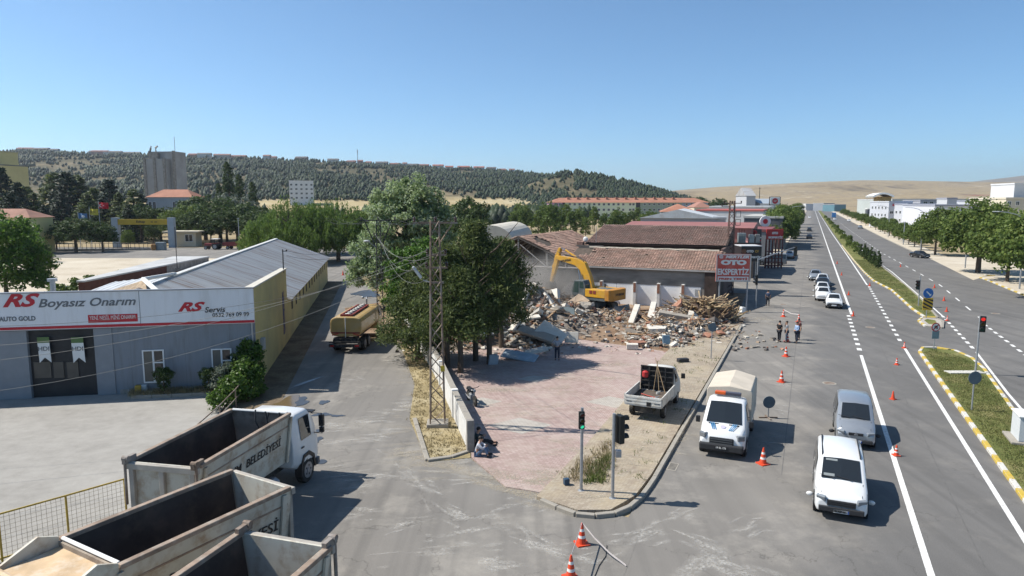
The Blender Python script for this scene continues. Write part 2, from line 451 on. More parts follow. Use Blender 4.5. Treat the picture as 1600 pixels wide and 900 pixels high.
# paved forecourt
plz = [G(852, 772), G(790, 762), G(737, 716), G(735, 700), G(690, 600), G(668, 560), R(-30, 52), R(-18, 54), R(-9.6, 52), R(-9.4, 42), R(-9.2, 30)]
plaza = sheet('forecourt_paving', plz, 0.05, PINK, 0.08)
for c, s in (((812, 665), (3.4, 2.6)), ((955, 628), (3.0, 2.3)), ((752, 628), (2.4, 1.8)), ((835, 592), (2.2, 1.8))):
    p = G(*c, 0.05)
    q = sheet('pale_paver_diamond', [(p.x - s[0] / 2, p.y), (p.x + .1, p.y - s[1] / 2), (p.x + s[0] / 2, p.y + .1), (p.x, p.y + s[1] / 2)], 0.054, PALEP, kind=None, parent=plaza)
pave = [R(-9.25, 23.6), R(-7.4, 23.1), R(-6.3, 23.6), R(-5.75, 25.2), R(-5.62, 27.5), R(-5.55, 66), R(-9.6, 66), R(-9.6, 52), R(-9.4, 42), R(-9.2, 30)]
sheet('pavement', pave, 0.14, YELP, 0.2)
kerb = empty('pavement_kerb'); kerb['kind'] = 'structure'
kp = [R(-9.0, 23.45), R(-8.2, 23.1), R(-7.4, 22.85), R(-6.7, 23.0), R(-6.1, 23.45), R(-5.72, 24.2), R(-5.52, 25.2), R(-5.45, 26.4)] + [R(-5.42, 26.4 + 1.0 * k) for k in range(1, 40)]
for a, b in zip(kp, kp[1:]):
    d = (b - a); c = (a + b) / 2
    MB().box((0, 0, 0), (d.length - 0.02, 0.2, 0.27)).build('kerb_stone', KERB, kerb, (c.x, c.y, 0.03 + rng.uniform(-.008, .008)), (0, rng.uniform(-.006, .006), math.atan2(d.y, d.x)), bevel=0.02, seg=1)

# ---- medians with painted kerb stones
def island(name, left, right, z, m, lab_kerb=True):
    pts = left + list(reversed(right))
    o = sheet(name, pts, z, m, z + 0.05)
    return o
def smooth_path(pts, step=1.0):
    out = [pts[0]]
    acc = []
    for a, b in zip(pts, pts[1:]):
        n = max(1, int(round((b - a).length / step)))
        for k in range(1, n + 1): out.append(a + (b - a) * (k / n))
    return out
def painted_kerb(owner, pts, step=1.0, h=0.15, w=0.22, off=0, plain=False):
    ps = smooth_path(pts, step)
    for i, (a, b) in enumerate(zip(ps, ps[1:])):
        d = b - a; c = (a + b) / 2
        key = (round(d.length, 2), w, h)
        m = KERB if plain else (KERBY if (i + off) % 2 else KERBW)
        MB().box((0, 0, 0), (d.length - 0.015, w, h + 0.05)).build('kerb_stone', m, owner, (c.x, c.y, (h - .05) / 2 + rng.uniform(-.006, .006)), (0, 0, math.atan2(d.y, d.x) + rng.uniform(-.006, .006)), bevel=0.018, seg=1)
il = [R(8.25, v) for v in (-20, 20, 40, 50, 57, 59.5)] + [R(8.6, 61.2)]
ir = [R(9.2, -20), R(9.7, 20), R(10.3, 39), R(11.0, 50), R(11.3, 55), R(11.2, 58.5), R(10.6, 60.9)]
isl1 = island('median_lawn', il, ir, 0.13, LAWN)
painted_kerb(isl1, [R(8.15, 20), R(8.15, 40), R(8.15, 59.6), R(8.6, 61.4), R(9.6, 61.8), R(10.7, 61.1), R(11.35, 58.6), R(11.42, 55), R(11.1, 50), R(10.4, 39), R(10.1, 31)], 1.0)
il = [R(10.9, 78.5), R(10.55, 84), R(10.4, 92), R(10.2, 101), R(9.6, 106), R(8.9, 112), R(8.5, 125), R(8.2, 150), R(7.9, 200), R(7.8, 300), R(7.8, 1400)]
ir = [R(11.9, 78.5), R(12.1, 84), R(12.3, 92), R(12.3, 101), R(12.3, 106), R(12.2, 112), R(12.0, 125), R(11.5, 150), R(10.9, 200), R(10.6, 300), R(10.6, 1400)]
isl2 = island('median_lawn', il, ir, 0.13, LAWN)
painted_kerb(isl2, [R(11.9, 78.3), R(10.9, 78.3), R(10.45, 84), R(10.3, 92), R(10.1, 101), R(9.5, 106), R(8.8, 112), R(8.4, 125), R(8.1, 150), R(7.8, 200)], 1.5, off=1)
painted_kerb(isl2, [R(12.0, 78.3), R(12.2, 84), R(12.4, 92), R(12.4, 106), R(12.3, 112), R(12.1, 125), R(11.6, 150)], 2.0, plain=True)
tip = sheet('median_tip', [R(10.3, 72.4), R(11.5, 72.2), R(12.0, 76), R(11.7, 77.6), R(10.7, 77.4), R(10.2, 75.5)], 0.12, PALEP, 0.16)
sheet('lawn_patch', [R(10.6, 73.4), R(11.3, 73.3), R(11.5, 76), R(10.9, 76.6), R(10.5, 75.5)], 0.128, LAWN, kind=None, parent=tip)
painted_kerb(tip, [R(10.2, 72.3), R(10.05, 75.5), R(10.6, 77.6), R(11.7, 77.8)], 0.8)
painted_kerb(tip, [R(10.2, 72.2), R(11.5, 72.0), R(12.15, 76), R(11.8, 77.8)], 0.8, plain=True)
vv = [-25, 60, 99, 110, 120]
fp = sheet('far_pavement', [R(interp(FARK, v) + .1, v) for v in vv] + [R(24.3, 124), R(29, 127), R(60, 127), R(60, -25)], 0.13, SAND, 0.17)
painted_kerb(fp, [R(interp(FARK, v), v) for v in (70, 85, 100, 110, 119)] + [R(24.0, 123), R(25.4, 126.3), R(29, 127.3)], 1.4)
fp2 = sheet('far_pavement', [R(22.4, 168)] + [R(interp(FARK, v) + .1, v) for v in (172, 190, 250, 1400)] + [R(25.5, 1400), R(26, 250), R(26.5, 168)], 0.12, SAND, 0.16)
painted_kerb(fp2, [R(interp(FARK, v), v) for v in (168, 190, 250, 330)], 2.5, plain=True)
sheet('forecourt_entrance', [R(22.4, 119), R(24, 123), R(25.4, 126.3), R(29, 127), R(60, 127), R(60, 168), R(22.6, 168)], 0.004, SAND)
lp = sheet('left_pavement', [R(-5.6, 150), R(-5.6, 1400), R(-9.5, 1400), R(-9.5, 150)], 0.13, SAND, 0.16)

# ---- road markings (paint, 4 mm proud)
mk = empty('road_markings'); mk['kind'] = 'structure'
def stripe(u0, v0, u1, v1, w=0.16, z=0.008, name='painted_line', m=LINE):
    a, b = R(u0, v0, z), R(u1, v1, z)
    d = (b - a).normalized(); n = Vector((-d.y, d.x, 0)) * w / 2
    MB().quad(a + n, a - n, b - n, b + n).build(name, m, mk)
def tabline(tab, v0, v1, n=8, du=0.0, w=0.16):
    for k in range(n):
        a, b = v0 + (v1 - v0) * k / n, v0 + (v1 - v0) * (k + 1) / n
        stripe(interp(tab, a) + du, a, interp(tab, b) + du, b, w)
stripe(3.95, -20, 3.98, 56.8, 0.22)
for k in range(9): stripe(3.98, 58.6 + k * 2.15, 3.98, 59.5 + k * 2.15, 0.34)
stripe(4.3, 77.5, 4.25, 150, 0.24); stripe(4.25, 150, 4.0, 1200, 0.24)
stripe(7.22, -20, 7.3, 61, 0.2)
for k in range(17): stripe(7.3 + 0.025 * k, 64 + k * 2.45, 7.3 + .025 * k, 65 + k * 2.45, 0.3)
stripe(7.6, 106, 7.55, 150, 0.2); stripe(7.55, 150, 7.2, 300, 0.2); stripe(7.2, 300, 7.1, 1200, 0.2)
tabline(EDGE_R, -15, 61.5, 6); tabline(EDGE_R, 80, 300, 14); 
for k in range(9): stripe(interp(EDGE_R, 63 + k * 2), 63 + k * 2, interp(EDGE_R, 64 + k * 2), 64 + k * 2, 0.26)
for k in range(8): v = 61 + k * 2.0; stripe(15.35 + 0.02 * k, v, 15.35 + .02 * k, v + 1.0, 0.24)
LANE_R = [(77, 15.8), (110, 16.9), (130, 16.4), (175, 15.0), (300, 14.6), (1200, 14.6)]
v = 78.0
while v < 420:
    stripe(interp(LANE_R, v), v, interp(LANE_R, v + 3), v + 3, 0.17); v += 7.5
TAR = mat('tar_seam', (.115, .11, .104), .8, .2, 3)
for u0, v0, u1, v1, w in ((-.6, 30, -.7, 320, .03), (12.9 + 6.6, 60, 19.2, 300, .05), (5.6, 20, 5.7, 140, .035)): stripe(u0, v0, u1, v1, w, .0045, 'tar_seam', TAR)
for i, (u, v) in enumerate(((1.6, 47), (-2.4, 82), (5.5, 70), (18, 84))):
    c = R(u, v); o = empty('manhole_cover', (c.x, c.y, .004), 0, ['manhole cover in the lane beyond the silver van', 'manhole cover near the red billboard', 'manhole cover in the dashed junction lane', 'manhole cover on the right carriageway'][i], 'manhole')
    MB().tube([(0, 0, 0), (0, 0, .006)], .42, 20).build('frame', KERB, o); MB().tube([(0, 0, .001), (0, 0, .009)], .33, 20).build('lid', RUST, o)
# pale scuffs of dried dust and cement on the asphalt, fading out at their rims
def m_scuff():
    m, nt, b = base('cement_dust')
    co = coords(nt)
    b.inputs['Base Color'].default_value = (0.56, 0.535, 0.49, 1); b.inputs['Roughness'].default_value = 0.95
    at_ = nt.nodes.new('ShaderNodeAttribute'); at_.attribute_name = 'fade'
    n = ramp(nt, noise(nt, co, 9.0, 6, 0.8), [(0.42, (0, 0, 0)), (0.62, (1, 1, 1))])
    nt.links.new(math_(nt, 'MULTIPLY', math_(nt, 'MULTIPLY', at_.outputs['Fac'], n), 0.8), b.inputs['Alpha'])
    return m
SV, SF, SA = [], [], []
DRIFT = []
def blot(c, n, sx, sy, ang, jig, r):
    for i in range(n):
        x, y = r.gauss(0, sx), r.gauss(0, sy); ca, sa = math.cos(ang), math.sin(ang)
        L, W = r.uniform(.2, .85) * jig, r.uniform(.05, .2) * jig; a2 = ang + r.gauss(0, .22); k = len(SV); cx, cy = c.x + x * ca - y * sa, c.y + x * sa + y * ca; z = 0.0095 + len(SV) * 4e-7
        SV.append((cx, cy, z)); SA.append(r.uniform(.5, 1.0))
        for j in range(10):
            t = 2 * PI * j / 10; q = r.uniform(.65, 1.1); px, py = L * math.cos(t) * q, W * math.sin(t) * q
            SV.append((cx + px * math.cos(a2) - py * math.sin(a2), cy + px * math.sin(a2) + py * math.cos(a2), z)); SA.append(0.0)
        for j in range(10): SF.append((k, k + 1 + j, k + 1 + (j + 1) % 10))
r = random.Random(9)
for (px, py, n, sx, sy, ang, jg) in [(640, 740, 14, 1.0, .25, 2.1, 1), (668, 762, 14, .9, .3, 2.2, 1), (700, 800, 14, .9, .3, 2.2, 1), (760, 800, 12, 1.2, .25, .5, 1), (725, 830, 12, .9, .3, .3, 1), (775, 880, 10, .5, .3, .2, 1.2),
        (590, 655, 10, .5, .5, .2, 1.6), (595, 685, 10, .4, .5, .1, 1.6), (510, 668, 10, .5, .5, .1, 1.3), (520, 690, 7, .5, .3, .1, 1.3), (575, 800, 10, .3, .8, .3, 1), (630, 825, 10, .8, .3, .6, 1), (830, 845, 12, .7, .25, -.9, 1.4), (870, 862, 10, .8, .25, -.5, 1.2), (910, 868, 8, .5, .3, .3, 1),
        (1040, 815, 12, .9, .25, .7, 1.2), (1000, 838, 10, .7, .3, .5, 1), (1070, 838, 7, .6, .3, -.7, 1), (1125, 875, 14, .9, .3, -.9, 1.5), (1150, 890, 12, .8, .4, -.5, 1.5), (1080, 885, 10, .9, .3, .5, 1.4), (1170, 825, 10, .8, .3, .6, 1), (690, 745, 12, 1.6, .5, 0, 1.6), (560, 740, 10, 1.2, .8, .4, 1.6), (620, 640, 10, .5, 2, .1, 1.8),
        (1220, 640, 12, .15, 2.2, -.4, .8), (1224, 600, 10, .15, 1.8, -.4, .8), (1216, 690, 12, .2, 1.2, -.4, .8), (620, 560, 8, .3, 1.0, -.2, 1.5), (612, 520, 8, .4, .8, -.2, 1.4), (600, 470, 8, .8, .6, 0, 1.8), (690, 860, 10, 1.2, .4, .2, 1.2), (545, 590, 8, .4, .8, -.2, 1.6), (1345, 450, 6, 1.6, 2.0, 0, .6), (760, 720, 14, 1.0, .5, .3, 1.5), (870, 785, 14, 1.0, .4, .2, 1.2)]:
    blot(G(px, py), n, sx, sy, ang, jg, r)
me = np_mesh('cement_smears', SV, SF, m_scuff()); at_ = me.attributes.new('fade', 'FLOAT', 'POINT'); at_.data.foreach_set('value', np.array(SA, dtype=np.float32))
tag(link('cement_smears', me), 'pale cement dust smears on the asphalt', 'dust', kind='stuff')
# sand and grit drifts over the paving edges
def drift(px, py, n, sx, sy, ang, jg, z0):
    global SV, SF, SA
    k0 = len(SV); blot(G(px, py, z0), n, sx, sy, ang, jg, r)
    for i in range(k0, len(SV)): SV[i] = (SV[i][0], SV[i][1], z0 + .0045 + (i - k0) * 6e-7)
SV, SF, SA = [], [], []
for a in [(720, 735, 22, 1.2, .5, -.3, 2.2, .006), (690, 722, 16, .8, .4, 0, 2.0, .006), (800, 765, 22, 1.2, .25, -.5, 2.0, .006), (870, 782, 22, .9, .3, -.3, 2.0, .006), (640, 700, 14, .3, 1.2, .2, 2.0, .006), (635, 640, 14, .3, 1.5, 0, 2.0, .006), (640, 580, 12, .3, 1.6, 0, 2.0, .006), (610, 505, 12, .4, 2.0, .2, 2.4, .006),
          (850, 750, 20, .6, .6, .4, 2.0, .055), (790, 740, 16, .9, .5, -.4, 2.0, .055), (760, 700, 14, .5, .8, .3, 2.0, .055), (900, 690, 18, .5, 1.6, -.4, 2.0, .055), (830, 610, 18, 1.6, .6, 0, 2.4, .055), (920, 590, 18, 1.6, .6, 0, 2.4, .055), (850, 640, 14, 1.5, .8, .2, 2.2, .055), (960, 570, 16, 1.4, .6, 0, 2.4, .055), (770, 650, 12, 1.2, .8, 0, 2.0, .055),
          (930, 775, 14, .6, .3, 0, 1.6, .145), (985, 720, 16, .4, 1.2, -.4, 1.6, .145), (1020, 690, 16, .4, 1.4, -.4, 1.8, .145), (1070, 600, 16, .5, 2.0, -.4, 2, .145), (1110, 540, 18, .6, 2.2, -.4, 2.2, .145), (1165, 525, 16, .9, 1.2, -.4, 2.4, .006), (1190, 500, 16, 1.0, 1.4, -.4, 2.4, .006), (1120, 590, 12, .25, 2.2, -.4, 1.6, .006), (1060, 690, 10, .2, 1.6, -.4, 1.4, .006)]:
    drift(*a)
dm_ = m_scuff(); dm_.name = 'sandy_grit'; dm_.node_tree.nodes['Principled BSDF'].inputs['Base Color'].default_value = (0.44, 0.385, 0.30, 1)
me = np_mesh('sandy_drifts', SV, SF, dm_); at_ = me.attributes.new('fade', 'FLOAT', 'POINT'); at_.data.foreach_set('value', np.array(SA, dtype=np.float32))
tag(link('sandy_drifts', me), 'sandy grit drifted over the paving edges', 'grit', kind='stuff')
# wet patches left by the tanker
WET = mat('wet_patch', (0.05, 0.052, 0.056), 0.3, 0.1, 2, spec=0.5)
MUD = mat('mud_puddle', (0.13, 0.092, 0.045), 0.12, 0.1, 2, spec=0.5)
def puddle(px, py, rx, ry, ang, m, label, seed):
    r = random.Random(seed); c = G(px, py); b = MB(); n = 26
    ph = [r.uniform(0, 6.28) for _ in range(4)]
    pts = []
    for j in range(n):
        t = 2 * PI * j / n
        q = 1 + .22 * math.sin(2 * t + ph[0]) + .16 * math.sin(3 * t + ph[1]) + .1 * math.sin(5 * t + ph[2]) + .06 * math.sin(8 * t + ph[3])
        x, y = rx * q * math.cos(t), ry * q * math.sin(t)
        pts.append((x * math.cos(ang) - y * math.sin(ang), x * math.sin(ang) + y * math.cos(ang), 0))
    b.poly(pts)
    tag(b.build('puddle', m, None, (c.x, c.y, 0.013 + 0.0015 * seed)), label, 'puddle', 'puddles on the side street')
for i, a in enumerate([(503, 648, .42, .33, .1, WET, 'larger oval wet patch just ahead of the white dump truck cab'), (527, 650, .32, .2, 0, WET, 'small round wet patch right of the larger oval one'), (494, 688, .28, .42, -.3, WET, 'wet patch beside the white dump truck cab door'),
        (498, 673, .22, .18, 0, WET, 'tiny wet patch between two bigger ones near truck mirror'), (493, 722, .4, .4, 0, WET, 'faint wet patch low beside the white dump truck bumper'), (506, 629, .22, .5, -.1, WET, 'narrow wet patch at the shadow edge behind the tanker'),
        (466, 628, .55, .9, -.2, WET, 'pale blue water puddle beside the brown one'), (446, 632, .7, 1.5, -.15, MUD, 'brown muddy puddle by the ivy hedge'), (478, 598, .16, 1.5, -.45, WET, 'long thin trickle of water in the wall shadow'), (573, 459, 1.6, 3.2, .1, WET, 'broad wet patch on the street ahead of the tanker')]):
    puddle(*a, seed=i + 3)
# ================================================================== BUILDINGS
def plane_local(px, py, P0, rz):          # survey spot -> (along, height) on the vertical plane through P0 whose x axis has angle rz
    x = (px - 800) / FPX; u = (450 - py) / FPX
    d = Vector((x, math.cos(PITCH) + u * math.sin(PITCH), -math.sin(PITCH) + u * math.cos(PITCH)))
    n = Vector((-math.sin(rz), math.cos(rz), 0))
    t = n.dot(Vector(P0) - Vector((0, 0, CAM_H))) / n.dot(d)
    p = Vector((0, 0, CAM_H)) + d * t - Vector(P0)
    return p.x * math.cos(rz) + p.y * math.sin(rz), p.z
def corrugated(b, o, along, down, pitch=0.3, h=0.035, mi=0):
    o, along, down = Vector(o), Vector(along), Vector(down)
    n = int(along.length / pitch); a = along / n; nrm = along.cross(down).normalized()
    if nrm.z < 0: nrm = -nrm
    top, bot = [], []
    for i in range(n):
        for t, hh in ((0.0, 0), (0.3, 0), (0.42, 1), (0.58, 1), (0.7, 0)):
            p = o + a * (i + t) + nrm * h * hh
            top.append(p); bot.append(p + down)
    top.append(o + along); bot.append(o + along + down)
    m = len(top)
    b.add(top + bot, [(i, i + 1, m + i + 1, m + i) for i in range(m - 1)], mi)
def tiles(o, along, up, pitch, row, seed, miss=0.01, jit=0.02, holes=()):
    """barrel tiles: every tile its own little arched strip"""
    r = np.random.RandomState(seed)
    o, along, up = (np.array(Vector(q)) for q in (o, along, up))
    L, U = np.linalg.norm(along), np.linalg.norm(up)
    na, nu = int(L / pitch), int(U / row)
    a, u = along / L, up / U
    n = np.cross(a, u); n = n if n[2] > 0 else -n
    V, F = [], []
    prof = [(-0.5, 0.0), (-0.25, 0.055), (0.05, 0.075), (0.35, 0.045), (0.52, 0.0)]
    for j in range(nu):
        for i in range(na):
            if r.rand() < miss or any((i * pitch - hx) ** 2 / rx ** 2 + (j * row - hy) ** 2 / ry ** 2 < 1 + r.uniform(-.35, .35) for hx, hy, rx, ry in holes): continue
            c = o + a * (i + .5) * pitch + u * j * row + n * (0.03 * math.sin(i * .37 + seed) * math.sin(j * .3) + r.uniform(-jit, jit) * .5)
            sk = r.uniform(-jit, jit)
            k = len(V)
            for q, lift in ((0.0, 0.055), (row * 1.12, 0.0)):
                for x, z in prof:
                    V.append(c + a * (x * pitch + sk * q) + u * q + n * (z + lift))
            for s in range(4): F.append((k + s, k + s + 1, k + 6 + s, k + 5 + s))
    return V, F
TILE = mat('clay_tiles', (0.30, 0.19, 0.145), 0.9, 0.25, 0.6, dirt=(0.24, 0.19, 0.15), dscale=0.9, damt=0.7, island=0.22)
TILEB = mat('brown_clay_tiles', (0.25, 0.16, 0.13), 0.9, 0.25, 0.5, dirt=(0.20, 0.165, 0.14), dscale=0.8, damt=0.7, island=0.2)
ROOFG = mat('grey_metal_roof', (0.38, 0.39, 0.395), 0.55, 0.12, 0.8, metal=0.1, dirt=(0.20, 0.13, 0.09), dscale=1.0, damt=0.75, stretch=(0.12, 1.5, 0.12))
ROOFW = mat('white_metal_roof', (0.55, 0.56, 0.56), 0.5, 0.08, 0.8, metal=0.1, dirt=(0.36, 0.32, 0.27), dscale=0.6, damt=0.5)
RSG = mat('grey_render', (0.205, 0.225, 0.25), 0.9, 0.1, 1.2, bump=0.2, dirt=(0.135, 0.138, 0.145), dscale=1.2, damt=0.7, stretch=(1.6, 1, .22))
YELW = mat('yellow_render', (0.50, 0.405, 0.175), 0.9, 0.1, 0.5, bump=0.15, dirt=(0.34, 0.28, 0.16), dscale=0.35, damt=0.6)
PANEL = mat('white_sign_panel', (0.66, 0.67, 0.69), 0.45, 0.03, 1, dirt=(.47, .46, .44), dscale=1.4, damt=.4, stretch=(1.5, 1, .2))
SRED = mat('sign_red', (0.42, 0.018, 0.03), 0.4, 0.06, 3)
SGREY = mat('sign_grey_letters', (0.13, 0.14, 0.15), 0.5, 0.05, 3)
SBLACK = mat('sign_black', (0.014, 0.015, 0.018), 0.45, 0.1, 3)
FRAMEW = mat('white_window_frame', (0.66, 0.66, 0.65), 0.5, 0.04, 3)
DOORD = mat('doorway_shade', (0.02, 0.021, 0.024), 0.5, 0.2, 2)
SMOKED = mat('smoked_pane', (0.075, 0.07, 0.062), 0.3, 0.2, 1)
GREENB = mat('banner_green', (0.10, 0.16, 0.06), 0.8, 0.05, 3)

RS0, RSZ = Vector((-15.86, 41.4, 0)), rad(10.8)
rs = empty('car_repair_workshop', RS0, RSZ, 'long yellow workshop with grey front, white sign band and grey metal roof', 'workshop')
W = 33.0
def fx(px, py): return plane_local(px, py, RS0, RSZ)
dx0, _ = fx(45, 560); dx1, _ = fx(150, 560); dtop = fx(100, 515)[1]
b = MB(); b.b2(-W, dx0, 0, .3, 0, 4.12); b.b2(dx1, 0, 0, .3, 0, 4.12); b.b2(dx0, dx1, 0, .3, dtop, 4.12)
b.build('front_wall', RSG, rs)
b = MB(); b.b2(dx1 - .02, fx(178, 560)[0], -.05, -.003, 0.02, dtop + .02); b.b2(-W, dx0, -.05, -.003, 0.02, dtop + .02)
b.build('sliding_door_leaf', mat('grey_sheet_door', (0.21, 0.225, 0.245), 0.6, 0.06, 2), rs)
MB().b2(-W, fx(198, 512)[0], -.14, -.01, dtop + .02, dtop + .12).build('door_track', SGREY, rs)
MB().b2(dx0, dx1, .2, .26, 0, dtop).build('dark_opening_sheet', DOORD, rs)  # flat dark sheet painting the shade inside the door opening
for k, (a, c) in enumerate(((50, 79), (81, 99), (102, 122))):
    x0, z1 = fx(a, 567); x1, z0 = fx(c, 591)
    MB().b2(x0, x1, .15, .197, z0, z1).build('door_pane', SMOKED, rs)
for (a, c) in ((58, 80), (111, 133)):
    x0, zt = fx(a, 527); x1, zb = fx(c, 566); zm = fx(a, 536)[1]; zc = fx(c, 558)[1]; xm = (x0 + x1) / 2
    o = MB().add([(x0, -.02, zm), (x1, -.02, zm), (x1 + .05, -.06, zb), (xm + .03, -.05, zc), (x0 + .05, -.06, zb)], [(0, 1, 2, 3, 4)]).build('banner', CWHITE, rs)
    so = o.modifiers.new('thick', 'SOLIDIFY'); so.thickness = 0.01
    MB().b2(x0, x1, -.035, -.01, zm, zt).build('top_band', GREENB, o)
    writing('HDI', 0.36, SGREY, o, ((x0 + x1) / 2, -.05, zm - .36), (PI / 2, 0, 0), offset=.004)
zs0, zs1 = 4.12, 6.25
band = MB().b2(-W, 0.05, -.16, .0, zs0, zs1).build('sign_band', PANEL, rs)
xs = fx(219, 470)[0]
MB().b2(xs - .015, xs + .015, -.166, -.155, zs0, zs1).build('seam', SGREY, band)
MB().b2(-W, .06, -.175, -.158, zs0 + .03, zs0 + .19).build('red_stripe', SRED, band)
MB().b2(-W, .1, -.2, .12, zs1, zs1 + .07).build('coping', mat('coping_metal', (0.25, 0.26, 0.28), 0.5, 0.1, 3, metal=.4), band)
def wr(s, pl, pr, yc, size, m, shear=0.0, off=0.0, sx=None):
    xl, z = fx(pl, yc); xr, _ = fx(pr, yc)
    o = writing(s, size, m, band, ((xl + xr) / 2, -.17, z), (PI / 2, 0, 0), shear, off)
    w = max(v.co.x for v in o.data.vertices) - min(v.co.x for v in o.data.vertices)
    cx = (max(v.co.x for v in o.data.vertices) + min(v.co.x for v in o.data.vertices)) / 2
    o.scale = ((xr - xl) / w, 1, 1); o.location.x -= cx * (xr - xl) / w
    return o
wr('RS', 6, 65, 470.5, 1.02, SRED, .45, .035); wr('Boyasız Onarım', 62, 214, 474, .68, SGREY, .3, .012)
wr('AUTO GOLD', 1, 58, 498.5, .36, SGREY, 0, .012)
x0, z1 = fx(139, 491.5); x1, z0 = fx(217, 501.5)
pl = MB().prof([(-.168, z0), (-.16, z0), (-.16, z1), (-.168, z1)], x0, x1).build('red_plate', SRED, band)
wr('YENİ NESİL MİNİ ONARIM', 142, 213, 496.5, .33, CWHITE, 0, 0)
wr('RS', 279, 322, 480, .74, SRED, .45, .03); wr('Servis', 321, 353, 484, .46, SBLACK, .2, .006); wr('0532 769 09 99', 333, 390, 492, .36, SBLACK, 0, .003)
for (a, c, t, bt) in ((224, 257, 549, 595), (332, 362, 547, 590)):
    x0, zt = fx(a, t); x1, zb = fx(c, bt)
    w = MB().b2(x0, x1, -.015, .05, zb, zt).build('window', GLASS, rs)
    f = MB(); fw = .075; xm = (x0 + x1) / 2; zm = zb + (zt - zb) * .62
    f.b2(x0 - fw, x0, -.05, .02, zb - fw, zt + fw); f.b2(x1, x1 + fw, -.05, .02, zb - fw, zt + fw); f.b2(x0, x1, -.05, .02, zt, zt + fw); f.b2(x0, x1, -.05, .02, zb - fw, zb)
    f.b2(xm - .05, xm + .05, -.047, -.014, zb, zt); f.b2(xm + .05, x1, -.044, -.013, zm - .04, zm + .04)
    f.build('frame', FRAMEW, w)
    MB().b2(x0 + .02, xm - .06, -.022, -.016, zb + .03, zt - .03).build('blind', mat('tan_blind', (0.15, 0.135, 0.11), 0.9, .08, 4), w)
MB().tube([(-.12, -.09, .1), (-.12, -.09, 4.1)], .05, 8).build('downpipe', STEEL, rs)
for px in (178, 205, 290): x = fx(px, 560)[0]; MB().b2(x - .008, x + .008, -.004, 0, .1, 4.1).build('wall_joint', SGREY, rs)
MB().b2(dx1 + 1.2, -.2, -.03, 0, 0, .3).build('plinth', GREYC, rs)
# yellow side
HB, LEN = 15.0, 58.5
b = MB(); b.prof([(.3, 0), (HB, 0), (HB, 5.95), (.3, 6.22)], -.35, -.003); b.prof([(HB, 0), (LEN, 0), (LEN, 3.4), (HB, 3.4)], -.35, -.01)
b.build('side_wall', YELW, rs)
MB().prof([(-.1, 6.24), (HB + .1, 5.97), (HB + .1, 6.06), (-.1, 6.33)], -.45, .08).build('parapet_cap', mat('pale_cap', (0.50, 0.47, 0.40), .8, .1, 2), rs)
wm = MB().b2(-.3, .012, -.38, .38, -.45, .45).mesh('side_window', [mat('dark_opening', (0.03, 0.027, 0.02), .9, .2, 3)])
for k in range(14): link('side_window', wm, rs, (0.0, 18 + k * 2.95, 2.65))
MB().b2(.0, .03, 12.2, 13.2, 1.0, 4.4).build('blue_paint_streak', mat('blue_paint', (0.05, 0.06, 0.14), .8, .3, 2, dirt=(0.47, 0.335, 0.105), dscale=1.5, damt=1), rs)
MB().b2(.0, .25, 1.7, 2.3, 2.0, 2.75).build('meter_box', mat('box_grey', (0.33, 0.34, 0.34), .6, .1, 3), rs, bevel=.02)
# roofs
b = MB(); corrugated(b, (-7, .6, 6.2), (0, 14.5, 0), (6.62, 0, -2.52), .34, .045); corrugated(b, (-7, 15.1, 6.2), (0, LEN - 14.6, 0), (7.35, 0, -2.8), .34, .045)
ro = b.build('grey_roof', ROOFG, rs)
b = MB(); b.b2(-7.25, -6.8, 8.5, LEN + .5, 6.17, 6.27)
b.build('ridge_cap', mat('ridge_white', (0.52, 0.52, 0.50), .6, .08, 2), ro)
b = MB(); corrugated(b, (-7, 9, 6.17), (0, LEN - 9, 0), (-7.3, 0, -2.6), .34, .045); b.build('grey_roof', ROOFG, rs)
b = MB(); corrugated(b, (-7.0, .5, 5.95), (-4.4, 0, -.5), (0, 9.5, .25), .5, .045); b.build('white_roof', ROOFW, rs)
b = MB(); b.add([(-9.6, .45, 5.78), (-6.0, .45, 5.78), (-7.1, 3.2, 6.55)], [(0, 1, 2)]); b.build('roof_hip', mat('rusty_sheet', (0.36, 0.27, 0.18), .8, .35, 2.2, stretch=(3, 1, .3)), rs)
MB().tube([(-7.15, 3.2, 6.6), (-5.3, .4, 5.9)], .16, 6).build('hip_cap', CWHITE, rs)
MB().tube([(-7.15, 3.2, 6.6), (-7.0, 9.5, 6.3)], .13, 6).build('hip_cap', CWHITE, rs)
v = MB(); v.tube([(-12.5, 3.5, 5.9), (-12.5, 3.5, 6.6)], .16, 8); v.tube([(-12.5, 3.5, 6.55), (-12.5, 3.5, 6.72)], .3, 8); v.build('roof_vent', STEEL, rs)
v = MB(); v.tube([(-1.8, 22, 4.0), (-1.8, 22, 5.3)], .09, 6); v.build('flue', STEEL, rs)
MB().b2(-14.2, -13.9, 9, LEN, 0, 3.55).build('back_wall', YELW, rs)
b = MB(); b.add([(-14, LEN, 0), (-.1, LEN, 0), (-.1, LEN, 3.4), (-7, LEN, 6.1), (-14, LEN, 3.5)], [(0, 1, 2, 3, 4)]); b.build('end_wall', YELW, rs)
